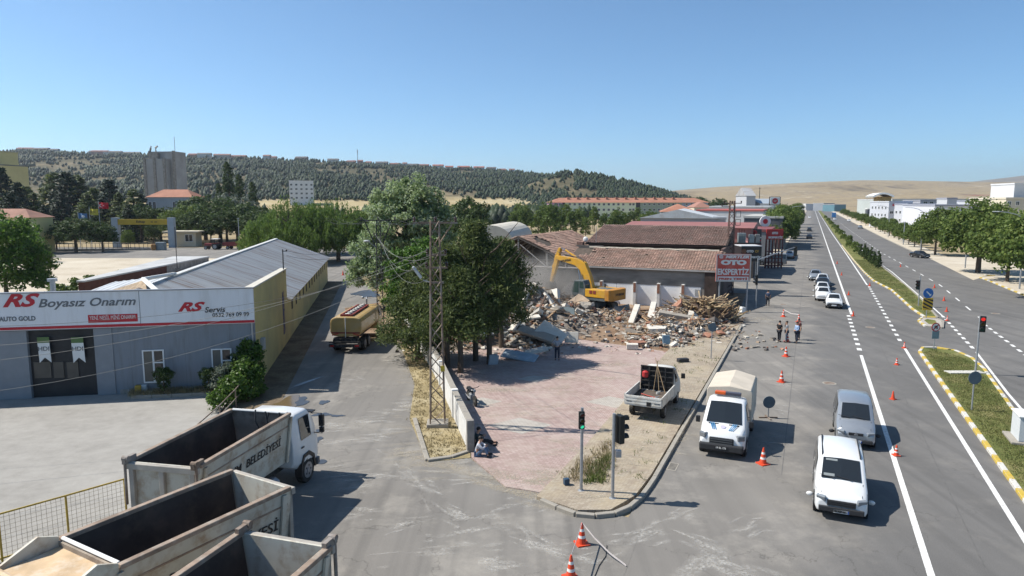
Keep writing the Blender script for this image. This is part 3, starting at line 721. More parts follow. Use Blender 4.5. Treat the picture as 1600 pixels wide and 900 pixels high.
# flat-roofed shed behind with dark red fascia
sh = empty('flat_shed', (-36.4, 57.7, 0), rad(2), 'low shed with pale flat roof and dark red fascia behind the workshop', 'shed')
SHP = lambda e: [(e * .1, -e * .1), (e * .1, 26 + e * .1), (-4.2 - e * .1, 26 + e * .1), (-.5 - e * .1, -e * .1)]
MB().prism(SHP(-1), 0, 3.9).build('wall', mat('shed_wall', (0.10, 0.045, 0.03), .9, .2, 2), sh)
MB().prism(SHP(0), 3.9, 4.7).build('fascia', mat('dark_red_fascia', (0.085, 0.032, 0.022), .8, .25, 1.5), sh)
MB().b2(-.01, .03, 15, 26.05, 3.9, 4.69).build('grey_fascia', GREYC, sh)
MB().prism(SHP(1), 4.704, 4.84).build('roof', mat('membrane_roof', (0.42, 0.42, 0.41), .7, .12, .5, dirt=(.3, .28, .25), dscale=.4), sh)

# ------------------------------------------------------------------ half demolished building (road frame, origin at u=-20 v=75)
D0 = R(-20, 75)
dm = empty('demolished_workshop', D0, -TH, 'half demolished workshop with brown tiled roofs and white front wall', 'building')
def dx(px, py): return plane_local(px, py, D0, -TH)
MB().b2(-3.4, 9.5, 0, .3, 0, 2.35).build('white_wall', mat('chalk_wall', (0.80, 0.795, 0.78), .9, .04, 1, dirt=(.58, .55, .50), dscale=.5, damt=.6), dm)
MB().b2(-5.2, 11.1, -.02, .34, 2.35, 4.05).build('concrete_band', mat('stained_band', (0.225, 0.205, 0.18), .95, .3, .7, bump=.4, bscale=6, dirt=(.36, .33, .29), dscale=.45, damt=.8, stretch=(.4, 1, 1.6)), dm)
for px in (941, 993, 1030, 1068):
    x = dx(px, 455)[0]
    p = MB().b2(x - .17, x + .17, -.55, 0, 0, 2.6).build('pilaster', WHITEP, dm, bevel=.02)
    MB().b2(x - .14, x + .14, -.57, -.552, 1.5, 2.55).build('bare_brick', mat('bare_brick', (.25, .12, .075), .9, .3, 6), p)
x = dx(1090, 458)[0]
MB().b2(x - .3, x + .3, -.02, .02, 1.35, 2.1).build('grating', mat('window_grate', (.33, .33, .32), .8, .2, 12), dm)
MB().b2(9.9, 11.2, -.3, 6, 0, 4.1).build('corner_pier', mat('dark_brown_wall', (0.06, 0.042, 0.034), .9, .3, 1.5), dm)
MB().b2(9.52, 9.9, .02, .4, 0, 4.1).build('pier', GREYC, dm)
def roof(name, o, along, up, pitch, row, seed, m, holes=(), deck=True, miss=.006):
    V, F = tiles(o, along, up, pitch, row, seed, miss, .025, holes)
    t = link(name, np_mesh(name, V, F, m), dm); t['kind'] = 'stuff'
    o, along, up = Vector(o), Vector(along), Vector(up)
    n = along.cross(up).normalized(); n = n if n.z > 0 else -n
    d = MB()
    q = [o - n * .05, o + along - n * .05, o + along + up - n * .05, o + up - n * .05]
    d.add(q + [p - n * .12 for p in q], [(0, 1, 2, 3), (7, 6, 5, 4), (0, 4, 5, 1), (1, 5, 6, 2), (2, 6, 7, 3), (3, 7, 4, 0)])
    d.build('roof_deck', mat('roof_boards', (.085, .065, .05), .9, .3, 3), dm)
roof('roof_tiles', (-6.0, -.3, 4.15), (17.4, 0, 0), (0, 5.1, 1.78), .30, .38, 1, TILE, holes=((0.5, 4.2, 1.8, 1.6),))
b = MB(); b.tube([(-4.5 + k * .8, 4.8 + .05 * math.sin(k * 1.7), 5.99 + .03 * math.sin(k * 2.3)) for k in range(20)], .14, 6)
b.build('mortar_ridge', mat('mortar', (.42, .37, .30), .95, .2, 2), dm)
roof('roof_tiles', (-4.5, 9.0, 4.9), (15.8, 0, 0), (0, -4.0, 1.05), .30, .38, 2, TILEB)
MB().b2(-5.5, 11.4, -.4, -.28, 4.04, 4.2).build('eave_board', mat('pale_eave', (.40, .38, .35), .85, .15, 2), dm)
roof('roof_tiles', (-6.5, 9.3, 6.25), (17.5, 0, 0), (0, 8.8, 2.1), .30, .38, 3, TILEB, holes=((6.2, 8.6, .9, .5),))
MB().b2(-6.2, 10.8, 9.9, 10.2, 3.5, 6.2).build('inner_wall', mat('shadow_gap_wall', (.055, .045, .038), .9, .2, 2), dm)  # dark colour stands for the shadow gap under the upper eave
MB().b2(-6.4, 10.9, 17.9, 18.3, 0, 8.2).build('rear_wall', GREYC, dm)
MB().b2(10.7, 11.0, 6.1, 18, 0, 6.1).build('street_wall', mat('brown_wall', (.13, .085, .07), .9, .3, 1), dm)
# left wing: gable turned to the camera, its end torn open
roof('roof_tiles', (-3.4, -1.4, 4.15), (0, 19, 0), (-7.9, 0, 3.35), .30, .38, 5, TILE, holes=((3.0, 6.3, 1.6, 1.4), (1.5, 1.2, 1.8, 1.4), (9, 3, .7, .7)), miss=.03)
roof('roof_tiles', (-19.2, -1.4, 4.15), (0, 19, 0), (7.9, 0, 3.35), .30, .38, 6, TILE, miss=.03)
tr = MB()
for y in (-1.3, 3.2, 7.8):
    tr.tube([(-19, y, 4.05), (-11.3, y, 7.3)], .11, 4); tr.tube([(-3.5, y, 4.05), (-11.3, y, 7.3)], .11, 4); tr.tube([(-19, y, 4.0), (-3.5, y, 4.0)], .1, 4)
    tr.tube([(-11.3, y, 7.2), (-11.3, y, 4.0)], .09, 4)
    for s in (-1, 1):
        tr.tube([(-11.3 + s * 3.6, y, 5.65), (-11.3 + s * 3.6, y, 4.0)], .08, 4); tr.tube([(-11.3 + s * .2, y, 6.5), (-11.3 + s * 3.4, y, 4.1)], .08, 4); tr.tube([(-11.3 + s * 5.9, y, 4.7), (-11.3 + s * 5.9, y, 4.0)], .07, 4)
tr.build('truss', mat('truss_grey', (.24, .225, .21), .85, .2, 3), dm)
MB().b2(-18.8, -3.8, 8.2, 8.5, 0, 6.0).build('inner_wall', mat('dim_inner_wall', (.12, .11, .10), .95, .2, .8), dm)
r = random.Random(3)
def ragged(name, x0, x1, y, z0, tops, m, th=.3):
    n = len(tops); b = MB()
    pts = [(x0, z0)] + [(x0 + (x1 - x0) * i / (n - 1), t) for i, t in enumerate(tops)] + [(x1, z0)]
    vs = [(p[0], y, p[1]) for p in pts] + [(p[0], y + th, p[1]) for p in pts]; k = len(pts)
    b.add(vs, [tuple(range(k)), tuple(reversed(range(k, 2 * k)))] + [((i + 1) % k, i, k + i, k + (i + 1) % k) for i in range(k)])
    return b.build(name, m, dm)
ragged('broken_wall', -18.6, -12.2, .6, 0, [3.2, 4.3, 4.5, 4.0, 4.2, 3.1, 2.5, 2.6, 1.7, 1.0], WHITEP)
ragged('broken_wall', -11.6, -3.3, 2.4, 0, [2.9, 3.3, 3.5, 3.2, 3.4, 3.1, 3.45, 3.2, 2.6, 2.9, 2.4], GREYC)
ragged('broken_wall', -6.8, -3.3, .4, 0, [.8, 1.7, 2.2, 1.9, 2.6, 2.3], WHITEP)
MB().b2(-5.4, -5.0, .5, .9, 0, 4.1).build('column', mat('brick_column', (.20, .13, .10), .9, .3, 3), dm)
# bits on the roof
d = MB(); d.ball((-6.4, 9.2, 6.7), (.35, .2, .35), 10, 6); d.build('satellite_dish', CWHITE, dm)
MB().b2(-7.4, -6.6, 8.6, 9.4, 5.2, 6.4).build('chimney_stub', mat('stub_brick', (.22, .13, .1), .9, .3, 5), dm)
MB().tube([(-5.0, 9.2, 6.3), (-5.0, 9.2, 8.4)], .03, 4).build('aerial', STEEL, dm)

# ------------------------------------------------------------------ signs of the repair shops
def board(name, label, px0, px1, py0, py1, Y, rz, m, posts=(), rim=None, depth=.22, cat='sign'):
    c0 = at(px0, py1, Y); c1 = at(px1, py0, Y)
    w, h = (c1.x - c0.x) / math.cos(rz) if rz else c1.x - c0.x, c1.z - c0.z
    o = empty(name, ((c0.x + c1.x) / 2, Y, 0), rz, label, cat)
    MB().box((0, 0, c0.z + h / 2), (w, depth, h)).build('panel', m, o, bevel=.03)
    if rim is not None:
        f = MB(); t = .12
        for a in (c0.z, c0.z + h - t): f.b2(-w / 2, w / 2, -depth / 2 - .02, -depth / 2 + .01, a, a + t)
        for a in (-w / 2, w / 2 - t): f.b2(a, a + t, -depth / 2 - .023, -depth / 2 + .012, c0.z, c0.z + h)
        f.build('rim', rim, o)
    for x in posts: MB().tube([(x * w / 2, .05, 0), (x * w / 2, .05, c0.z)], .08, 8).build('post', STEEL, o)
    return o, w, h, c0.z
MRED = mat('mertler_red', (.50, .075, .055), .45, .12, 1.2, dirt=(.5, .25, .2), dscale=.8, damt=.4)
SWHITE = mat('sign_white', (.68, .67, .63), .5, .05, 2)
def fit(s, o, cx, cz, w, h, m, y=-.125, shear=0., off=0., name='lettering'):
    t = writing(s, h * 1.35, m, o, (0, y, cz), (PI / 2, 0, 0), shear, off, name=name)
    xs = [v.co.x for v in t.data.vertices]; ys = [v.co.y for v in t.data.vertices]
    sx, sy = w / (max(xs) - min(xs)), h / (max(ys) - min(ys))
    t.scale = (sx, sy, 1); t.location = (cx - (max(xs) + min(xs)) / 2 * sx, y, cz - (max(ys) + min(ys)) / 2 * sy)
    return t
MS = board('billboard', 'large red inspection billboard with white letters on two posts beside the road', 1118.5, 1173, 397, 440, 71, rad(-6), MRED, (-.75, .85), mat('pale_rim', (.5, .47, .42), .6, .1, 3))
o, w, h, z0 = MS
fit('MERTLER', o, .35, z0 + h * .90, w * .68, h * .10, SWHITE, shear=.3, off=.02)
fit('@', o, -w * .36, z0 + h * .90, w * .12, h * .12, SWHITE, off=.01)
fit('OTO', o, 0, z0 + h * .70, w * .74, h * .19, SWHITE, off=.06)
fit('EKSPERTİZ', o, 0, z0 + h * .395, w * .9, h * .30, SWHITE, off=.04)
p = MB().box((0, -.12, z0 + h * .115), (w * .88, .02, h * .145)).build('white_strip', SWHITE, o)
fit('FREN TESTİ', o, 0, z0 + h * .115, w * .82, h * .10, MRED, y=-.145, off=.02)
DKS = mat('dark_sign', (.02, .019, .021), .4, .1, 2)
o, w, h, z0 = board('shop_sign_box', 'black car shop sign box with white and gold letters above parked minibus', 1152, 1184, 384, 407, 98, 0, DKS, (.9,), None, 3.2)
MB().b2(-w / 2 - .05, w / 2 + .05, -1.65, 1.65, z0 + h, z0 + h + .1).build('top', mat('pale_top', (.5, .5, .5), .6, .05, 2), o)
MB().b2(w / 2, w / 2 + .05, -1.6, 1.6, z0, z0 + h).build('side_panel', mat('grey_side', (.30, .30, .29), .6, .05, 2), o)
fit('OTO', o, -.2, z0 + h * .68, w * .34, h * .17, SWHITE, y=-1.62, off=.03)
fit('CV', o, w * .27, z0 + h * .68, w * .2, h * .17, mat('gold_letters', (.42, .25, .05), .4, .05, 3), y=-1.62, off=.03)
fit('EKSPERTİZ', o, .35, z0 + h * .30, w * .7, h * .17, SWHITE, y=-1.62, off=.03)
d = MB(); d.tube([(-w * .37, -1.63, z0 + h * .68), (-w * .37, -1.60, z0 + h * .68)], .34, 16); d.build('round_logo', mat('logo_brown', (.16, .07, .035), .5, .1, 3), o)
o, w, h, z0 = board('shop_sign', 'dark shop sign board with red emblem behind the transformer', 1166, 1190, 358, 384, 112, 0, mat('charcoal_sign', (.05, .052, .055), .5, .1, 2), (-.9, .9))
d = MB()
for a in range(6): d.box((math.cos(a * PI / 6) * 0, -.12, z0 + h * .78), (.16, .02, h * .34), rot=Matrix.Rotation(a * PI / 6, 3, 'Y'))
d.build('red_emblem', SRED, o)
for q, zz in enumerate((.46, .28, .08)): MB().b2(-w * .1, w * .48, -.13, -.11, z0 + h * zz, z0 + h * (zz + .07)).build('white_line', SWHITE if q != 1 else SRED, o)
o, w, h, z0 = board('shop_sign', 'bright red car inspection sign in front of the roadside tree', 1197, 1224, 358, 374, 118, 0, mat('bright_red_sign', (.42, .03, .03), .45, .1, 2), (-.9, .9))
fit('OTO', o, 0, z0 + h * .62, w * .36, h * .24, SWHITE, off=.05); fit('EKSPERTİZ', o, .15, z0 + h * .22, w * .86, h * .26, SWHITE, off=.04)
f = MB()
for k in range(5): f.b2(-w / 2, w / 2, -.3, .3, .4 + k * .62, .55 + k * .62)
for k in range(6): f.b2(-w / 2 + k * w / 5.2, -w / 2 + k * w / 5.2 + .1, -.25, .25, 0, z0)
f.build('red_frame', mat('red_frame', (.15, .055, .05), .7, .2, 3), o)

# ------------------------------------------------------------------ generic buildings further off
def win_mesh(w, h, fr=.12):
    b = MB(); b.b2(-w / 2, w / 2, -.03, .03, -h / 2, h / 2, 1)
    for x in (-w / 2, w / 2): b.b2(x - fr / 2, x + fr / 2, -.06, .03, -h / 2 - fr / 2, h / 2 + fr / 2, 0)
    for z in (-h / 2, h / 2): b.b2(-w / 2 + fr / 2, w / 2 - fr / 2, -.055, .03, z - fr / 2, z + fr / 2, 0)
    b.b2(-fr / 3, fr / 3, -.05, .03, -h / 2, h / 2, 0)
    return b.mesh('window', [FRAMEW, GLASS])
def building(name, label, cat, loc, size, rz, wall, roofk, roofm, wins=None, group=None, rh=2.0, over=.4, sidewins=None, wsize=(1.3, 1.4)):
    w, d, h = size
    o = empty(name, loc, rz, label, cat, group)
    MB().b2(-w / 2, w / 2, 0, d, 0, h).build('wall', wall, o)
    if roofk == 'flat':
        MB().b2(-w / 2 - .15, w / 2 + .15, -.15, d + .15, h, h + .5).build('parapet', roofm, o)
    elif roofk == 'hip':
        k = min(w, d) / 2
        a = [(-w / 2 - over, -over, h), (w / 2 + over, -over, h), (w / 2 + over, d + over, h), (-w / 2 - over, d + over, h)]
        if w >= d: r1, r2 = (-w / 2 + k, d / 2, h + rh), (w / 2 - k, d / 2, h + rh); fs = [(0, 1, 5, 4), (1, 2, 5), (2, 3, 4, 5), (3, 0, 4), (3, 2, 1, 0)]
        else: r1, r2 = (0, k, h + rh), (0, d - k, h + rh); fs = [(0, 1, 4), (1, 2, 5, 4), (2, 3, 5), (3, 0, 4, 5), (3, 2, 1, 0)]
        MB().add(a + [r1, r2], fs).build('roof', roofm, o)
    elif roofk == 'gable':      # ridge along x
        MB().prof([(-over, h), (d + over, h), (d / 2, h + rh)], -w / 2 - over, w / 2 + over).build('roof', roofm, o)
    elif roofk == 'gabley':
        b = MB(); b.add([(-w / 2 - over, -over, h), (w / 2 + over, -over, h), (0, -over, h + rh), (-w / 2 - over, d + over, h), (w / 2 + over, d + over, h), (0, d + over, h + rh)], [(0, 1, 2), (5, 4, 3), (0, 2, 5, 3), (2, 1, 4, 5), (1, 0, 3, 4)]); b.build('roof', roofm, o)
    if wins:
        rows, cols, x0, x1, z0, dz = wins
        me = win_mesh(*wsize)
        for j in range(rows):
            for i in range(cols): link('window', me, o, (x0 + (x1 - x0) * i / max(1, cols - 1), -.02, z0 + j * dz))
    if sidewins:
        side, rows, cols, y0, y1, z0, dz = sidewins
        me = win_mesh(*wsize)
        for j in range(rows):
            for i in range(cols): link('window', me, o, (side * (w / 2 + .02), y0 + (y1 - y0) * i / max(1, cols - 1), z0 + j * dz), (0, 0, side * PI / 2))
    return o
REDR = mat('orange_red_tiles', (.34, .155, .10), .85, .15, .3)
LBLUE = mat('blue_grey_wall', (.33, .37, .40), .9, .06, .3)
YPALE = mat('pale_yellow_wall', (.52, .46, .22), .9, .06, .3)
WWALL = mat('white_wall_far', (.60, .60, .60), .85, .05, .2)
GWALL = mat('grey_wall_far', (.34, .35, .36), .85, .06, .2)
CREAM = mat('cream_wall_far', (.58, .52, .40), .85, .05, .2)
def ctr(px0, px1, Y): a, b = at(px0, 320, Y), at(px1, 320, Y); return (a.x + b.x) / 2, b.x - a.x
def zat(py, Y): return at(800, py, Y).z
# silo
x, w = ctr(222, 288, 330)
so = empty('grain_silo', (x - 1.5, 330, 0), rad(-6), 'tall grey concrete grain silo with vertical ribs behind red roofed office', 'silo')
CS = mat('silo_concrete', (.33, .325, .315), .9, .12, .15, dirt=(.22, .21, .2), dscale=.1, damt=.5)
zt = zat(248, 330); z2 = zat(236, 330)
MB().b2(-7, 4.6, 0, 10, 0, zt).build('bins', CS, so); MB().b2(-5.5, 7.2, 3, 12, 0, z2).build('tower', CS, so)
for xx in (-7, -2, 2.9): MB().b2(xx, xx + 1.1, -.5, .003, 0, zt + .5).build('rib', GREYC, so)
MB().b2(6.2, 7.3, 2.2, 3.0, 0, z2 + .3).build('rib', GREYC, so); MB().b2(-5.8, -5.0, 2.2, 3.0, zt, z2 + .3).build('rib', GREYC, so)
MB().b2(-5.0, -.5, 1, 2.9, zt, z2 - .6).build('head_house', GREYC, so)
MB().tube([(5.5, 6, z2), (5.5, 6, zat(212, 330))], .12, 5).build('mast', STEEL, so)
MB().tube([(-3.0, 4, z2), (-3.0, 4, z2 + 2.0), (-2.0, 4, z2 + 2.6)], .5, 7).build('vent_pipe', mat('pipe_pale', (.5, .48, .43), .7, .1, 2), so)
MB().tube([(-6.0, 4, z2), (-5.6, 4, z2 + 1.6), (-5.2, 4, z2 + 2.6)], .45, 7).build('vent_pipe', GREYC, so)
x, w = ctr(228, 303, 250)
building('office_house', 'blue grey two storey office with red hipped tile roof', 'building', (x, 250, 0), (w, 8, zat(308, 250)), rad(-6), LBLUE, 'hip', REDR, rh=2.8)
for px in (233, 240, 273, 280):
    link('window', win_mesh(1.1, 2.6), bpy.data.objects['office_house'], (at(px, 320, 250).x - x, -.05, zat(321, 250)))
x, w = ctr(-90, 41, 290)
building('yellow_mill', 'tall pale yellow mill block at the left edge behind dark conifers', 'building', (x - 11, 290, 0), (w, 18, zat(258, 290)), rad(-8), YPALE, 'flat', mat('mill_cap', (.18, .18, .15), .8, .1, 1))
building('yellow_mill', 'upper pale yellow mill tower with two small windows at left edge', 'building', (at(-30, 320, 300).x - 10, 306, 0), (ctr(-85, 25, 300)[1], 12, zat(236, 300)), rad(-8), YPALE, 'flat', mat('mill_cap2', (.40, .36, .2), .8, .1, 1), wins=(1, 2, 11.6, 14.2, zat(246, 300), 1), wsize=(1.2, 1.5))
x, w = ctr(-20, 82, 150)
building('yellow_house', 'pale yellow house with brown red tile roof left of the gate', 'house', (x - 4.5, 150, 0), (w - 1, 7, zat(340, 150)), rad(-3), YPALE, 'hip', mat('dull_red_tiles', (.27, .14, .10), .85, .2, .5), rh=1.9, wins=(1, 1, w / 2 - 1.6, 0, zat(348, 150), 1), wsize=(1.0, 1.9))
x, w = ctr(447, 497, 640)
ab = building('apartment_block', 'white and grey apartment block below the wooded hill', 'building', (x, 640, 0), (w * .72, 14, zat(283, 640)), rad(18), WWALL, 'flat', WWALL, wins=(4, 5, -9, 9, 15, 4.0), wsize=(2.0, 1.7), sidewins=(1, 4, 3, 3, 13, 15, 4.0))
x, w = ctr(730, 802, 112)
hv = empty('vaulted_hall', (x, 112, 0), rad(-10), 'cream vaulted storage hall behind the pine trees', 'hall')
zt = zat(352, 112); hw = w / 2
prof = [(-hw * 1.0, 0)] + [(-hw * math.cos(PI * k / 14), zt - 2.9 + 2.9 * math.sin(PI * k / 14)) for k in range(15)] + [(hw, 0)]
b = MB(); n = len(prof); b.add([(p[0], 0, p[1]) for p in prof] + [(p[0], 22, p[1]) for p in prof], [tuple(range(n)), tuple(reversed(range(n, 2 * n)))] + [((i + 1) % n, i, n + i, n + (i + 1) % n) for i in range(n)])
b.build('shell', mat('cream_shell', (.52, .48, .40), .7, .08, .6, dirt=(.35, .31, .25), dscale=.5), hv)
MB().b2(-hw - .05, hw + .05, -.06, -.01, zt - 3.3, zt - 2.95).build('gutter', GREYC, hv)
MB().b2(-hw * .5, hw * .3, -.08, -.02, 0, 3.2).build('door', GREYC, hv)
# student hostel: pink, green and blue wings under one orange roof
Yd = 455
hs = empty('hostel', (at(860, 320, Yd).x, Yd, 0), rad(6), 'long hostel with orange roof and pink, pale green and blue wings', 'building')
ze, zr = zat(316.5, Yd), zat(309, Yd)
cols = [('pink_wing', 0, 8, (.55, .30, .42)), ('stair_tower', 8, 9.8, (.06, .06, .07)), ('sunlit_green_wing', 9.8, 58, (.68, .72, .50)), ('stair_tower', 58, 61, (.07, .075, .08)), ('shaded_green_wing', 61, 90, (.30, .35, .27)), ('blue_wing', 90, 108, (.27, .33, .40))]  # left green wing's colour lightened for sunlight, right one darkened for shade
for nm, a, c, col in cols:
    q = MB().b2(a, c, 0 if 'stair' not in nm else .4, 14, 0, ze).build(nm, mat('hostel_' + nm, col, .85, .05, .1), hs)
wm2 = win_mesh(1.5, 1.5, .15)
for j in range(3):
    for i in range(12):
        link('window', wm2, hs, (13 + i * 3.3, -.03, 2.5 + 3.6 * j))
    for i in range(2): link('window', wm2, hs, (54 + i * 2.3, -.03, 2.5 + 3.6 * j)); link('window', wm2, hs, (4.2 + i * 2.2, -.03, 2.5 + 3.6 * j))
    for i in range(8): link('window', wm2, hs, (64 + i * 3.3, -.03, 2.5 + 3.6 * j))
    for i in range(4): link('window', wm2, hs, (93 + i * 3.6, -.03, 2.5 + 3.6 * j))
rf = MB().add([(-.8, -.8, ze), (109, -.8, ze), (109, 14.8, ze), (-.8, 14.8, ze), (7, 7, zr), (101, 7, zr)], [(0, 1, 5, 4), (1, 2, 5), (2, 3, 4, 5), (3, 0, 4), (3, 2, 1, 0)]).build('roof', REDR, hs)
for i in range(12): MB().b2(12 + i * 6.6, 13.6 + i * 6.6, 4.2, 5.6, zr - 1.8, zr + .5).build('chimney', REDR, rf)
# sheds left of the road
def shed(name, label, px0, px1, py_eave, Y, d, rz, wall, roofk, roofm, rh=1.2, **k):
    x, w = ctr(px0, px1, Y)
    return building(name, label, 'warehouse', (x, Y, 0), (w, d, zat(py_eave, Y)), rz, wall, roofk, roofm, rh=rh, **k)
LILAC = mat('lilac_grey_cladding', (.31, .31, .33), .7, .05, .3)
shed('grey_warehouse', 'grey warehouse with gently pitched white roof behind the tiled roofs', 1002, 1118, 341, 150, 26, rad(-17), LILAC, 'gabley', ROOFW, 1.9)
shed('low_annex', 'low grey annex right of the grey warehouse', 1096, 1134, 343, 148, 12, rad(-17), GWALL, 'flat', mat('annex_top', (.27, .28, .29), .7, .1, 1))
shed('red_roof_shed', 'long shed with dull red metal roof just behind the tiled roofs', 975, 1170, 355, 112, 14, -TH, mat('red_shed_wall', (.25, .13, .11), .8, .1, .5), 'gable', mat('dull_red_metal', (.27, .115, .10), .6, .12, .4), .7)
shed('tiled_depot', 'small depot with orange hipped roof between the hostel and white hall', 1035, 1088, 331, 210, 14, rad(-10), GWALL, 'hip', REDR, 2.4)
shed('white_hall', 'white hall with red trim lines left of the road', 1090, 1190, 330, 215, 26, -TH, WWALL, 'flat', mat('red_trim', (.45, .12, .10), .7, .1, 1))
shed('white_hall', 'long low white hall with pale grey roof further up the road', 1110, 1200, 324, 290, 30, -TH, mat('hall_wall', (.50, .51, .52), .8, .05, .2), 'flat', ROOFW)
shed('flat_roof_showroom', 'showroom with pale flat roof and dark glazed side near the round sign', 1165, 1222, 341, 165, 30, -TH, mat('dark_showroom', (.09, .09, .095), .6, .2, .5), 'flat', mat('pale_flat_roof', (.40, .39, .36), .8, .1, .3))
shed('dealer_hall', 'grey dealer hall with red front corner beside the shop signs', 1150, 1204, 362, 135, 16, -TH, mat('dealer_grey', (.17, .175, .18), .7, .1, .5), 'flat', mat('dealer_red', (.19, .06, .055), .6, .1, 1))
shed('repair_shop', 'dark roadside repair shop with red lean-to roof behind black sign box', 1146, 1180, 388, 103, 12, -TH, mat('dark_shop', (.06, .05, .045), .8, .2, 1), 'hip', mat('faded_red_roof', (.38, .17, .15), .7, .15, .5), 1.4)
shed('grey_factory', 'small grey factory with slanted tower at the end of the sheds', 1166, 1180, 306, 420, 20, 0, mat('slant_grey', (.42, .43, .45), .7, .05, .2), 'gable', ROOFG, 5)
shed('blue_roof_depot', 'depot with blue grey roof below the dry hill left of road', 1188, 1216, 318, 420, 30, 0, WWALL, 'gable', mat('blue_grey_roof', (.30, .34, .38), .6, .05, .2), 3)
shed('far_tiled_house', 'far house with brown tile roof left of the slanted factory', 1085, 1112, 324, 380, 16, 0, CREAM, 'hip', mat('far_brown_tiles', (.30, .15, .11), .8, .1, .2), 3)
shed('white_terminal', 'white terminal building at the far end of the road', 1259, 1284, 319, 900, 30, 0, WWALL, 'flat', WWALL)
shed('grey_terminal', 'grey glazed hall right of the far white terminal', 1287, 1304, 318, 860, 30, 0, mat('glazed_grey', (.22, .24, .27), .4, .1, .1), 'flat', GWALL)
shed('teal_terminal', 'teal fronted hall right of the road end', 1304, 1322, 320, 800, 30, 0, mat('teal_wall', (.10, .20, .24), .5, .1, .1), 'flat', GWALL)
# right of the road
def rb(name, label, px0, px1, py, Y, d, rz, wall, roofk='flat', roofm=None, rh=2.0, **k):
    x, w = ctr(px0, px1, Y)
    return building(name, label, 'factory', (x, Y, 0), (w, d, zat(py, Y)), rz, wall, roofk, roofm or wall, rh=rh, **k)
FW = mat('factory_white', (.47, .48, .51), .7, .04, .1)
FR = mat('factory_grey_roof', (.30, .31, .36), .6, .06, .1)
rb('portal_hall', 'tall portal hall with ochre columns and curved white roof right of road', 1376, 1391, 309, 330, 22, rad(-20), mat('ochre_columns', (.45, .30, .11), .7, .15, .3, stretch=(1, 1, .1)))
x, w = ctr(1371, 1401, 326)
b = MB(); n = 9; pr = [(-w / 2 + w * k / (n - 1), zat(308, 326) + 1.6 * math.sin(PI * k / (n - 1))) for k in range(n)]
b.add([(p[0], 0, p[1]) for p in pr] + [(p[0], 26, p[1] + .0) for p in pr], [(i, i + 1, n + i + 1, n + i) for i in range(n - 1)])
vr = b.build('curved_roof', CWHITE, bpy.data.objects['portal_hall'], (x - bpy.data.objects['portal_hall'].location.x, -3, .6)); vr.modifiers.new('t', 'SOLIDIFY').thickness = .8
rb('factory_hall', 'long white factory hall with glazed roof strip on the right', 1400, 1590, 312, 420, 60, rad(-8), mat('pale_green_roof', (.42, .45, .43), .5, .08, .08), 'flat', ROOFW)
fo = rb('factory_block', 'white factory block with red lettering panel beside the portal hall', 1390, 1425, 316, 300, 20, rad(-6), FW, wins=(2, 4, -3.6, 3.6, 3.4, 3.4), wsize=(1.4, 1.2), sidewins=(-1, 3, 5, 3, 17, 2.4, 3.2))
for j in range(2): MB().b2(-3.5, 4.5 - j, -.06, -.02, zat(318 + 2 * j, 300) - .55, zat(318 + 2 * j, 300) - .1).build('lettering_strip', SRED, fo)
rb('factory_block', 'white factory block with dark grey roof in the middle right', 1422, 1520, 320, 285, 30, rad(-8), FW, 'flat', FR, wins=(2, 8, -11, 11, 3.6, 3.4), wsize=(1.7, 1.2), sidewins=(-1, 2, 7, 3, 27, 3.6, 3.4))
rb('factory_block', 'pale grey upper factory storey behind the white blocks', 1440, 1500, 314, 330, 20, rad(-8), mat('upper_grey', (.36, .37, .41), .7, .05, .2), 'flat', FR, wins=(1, 6, -7, 7, zat(316.5, 330), 1), wsize=(1.8, 1.0))
rb('factory_block', 'white stair block standing above the factory office', 1480, 1494, 311, 250, 8, rad(-8), FW, 'flat', FR)
rb('factory_office', 'white factory office with six square windows behind roadside trees', 1464, 1530, 322, 215, 24, rad(-8), mat('office_white', (.58, .58, .62), .7, .04, .1), 'flat', FR, wins=(2, 4, -4.6, 4.6, 4.3, 4.0), wsize=(1.5, 1.7))
rb('factory_block', 'white block with grey roof and dark window band near right edge', 1525, 1590, 315, 270, 30, rad(-8), FW, 'flat', FR, wins=(2, 6, -6, 6, 6, 4), wsize=(2, 1.0))
rb('cream_block', 'cream office block with rows of small square windows at right edge', 1578, 1680, 311, 200, 24, rad(-12), CREAM, 'flat', CREAM, wins=(4, 9, -8.6, 8.6, 2.0, 3.0), wsize=(.9, 1.1))
rb('white_tower', 'plain white tower block rising at the right edge', 1586, 1660, 288, 225, 14, rad(-8), WWALL)
rb('roadside_office', 'small dark glazed pavilion among trees right of road', 1357, 1371, 327, 430, 10, rad(-20), mat('pavilion_dark', (.05, .06, .08), .4, .1, .3), 'flat', CWHITE)
rb('white_canopy_shed', 'white canopy shed with dark roof behind the right hand trees', 1384, 1420, 334, 330, 16, rad(-18), WWALL, 'flat', mat('dark_canopy', (.12, .12, .125), .7, .1, .3))
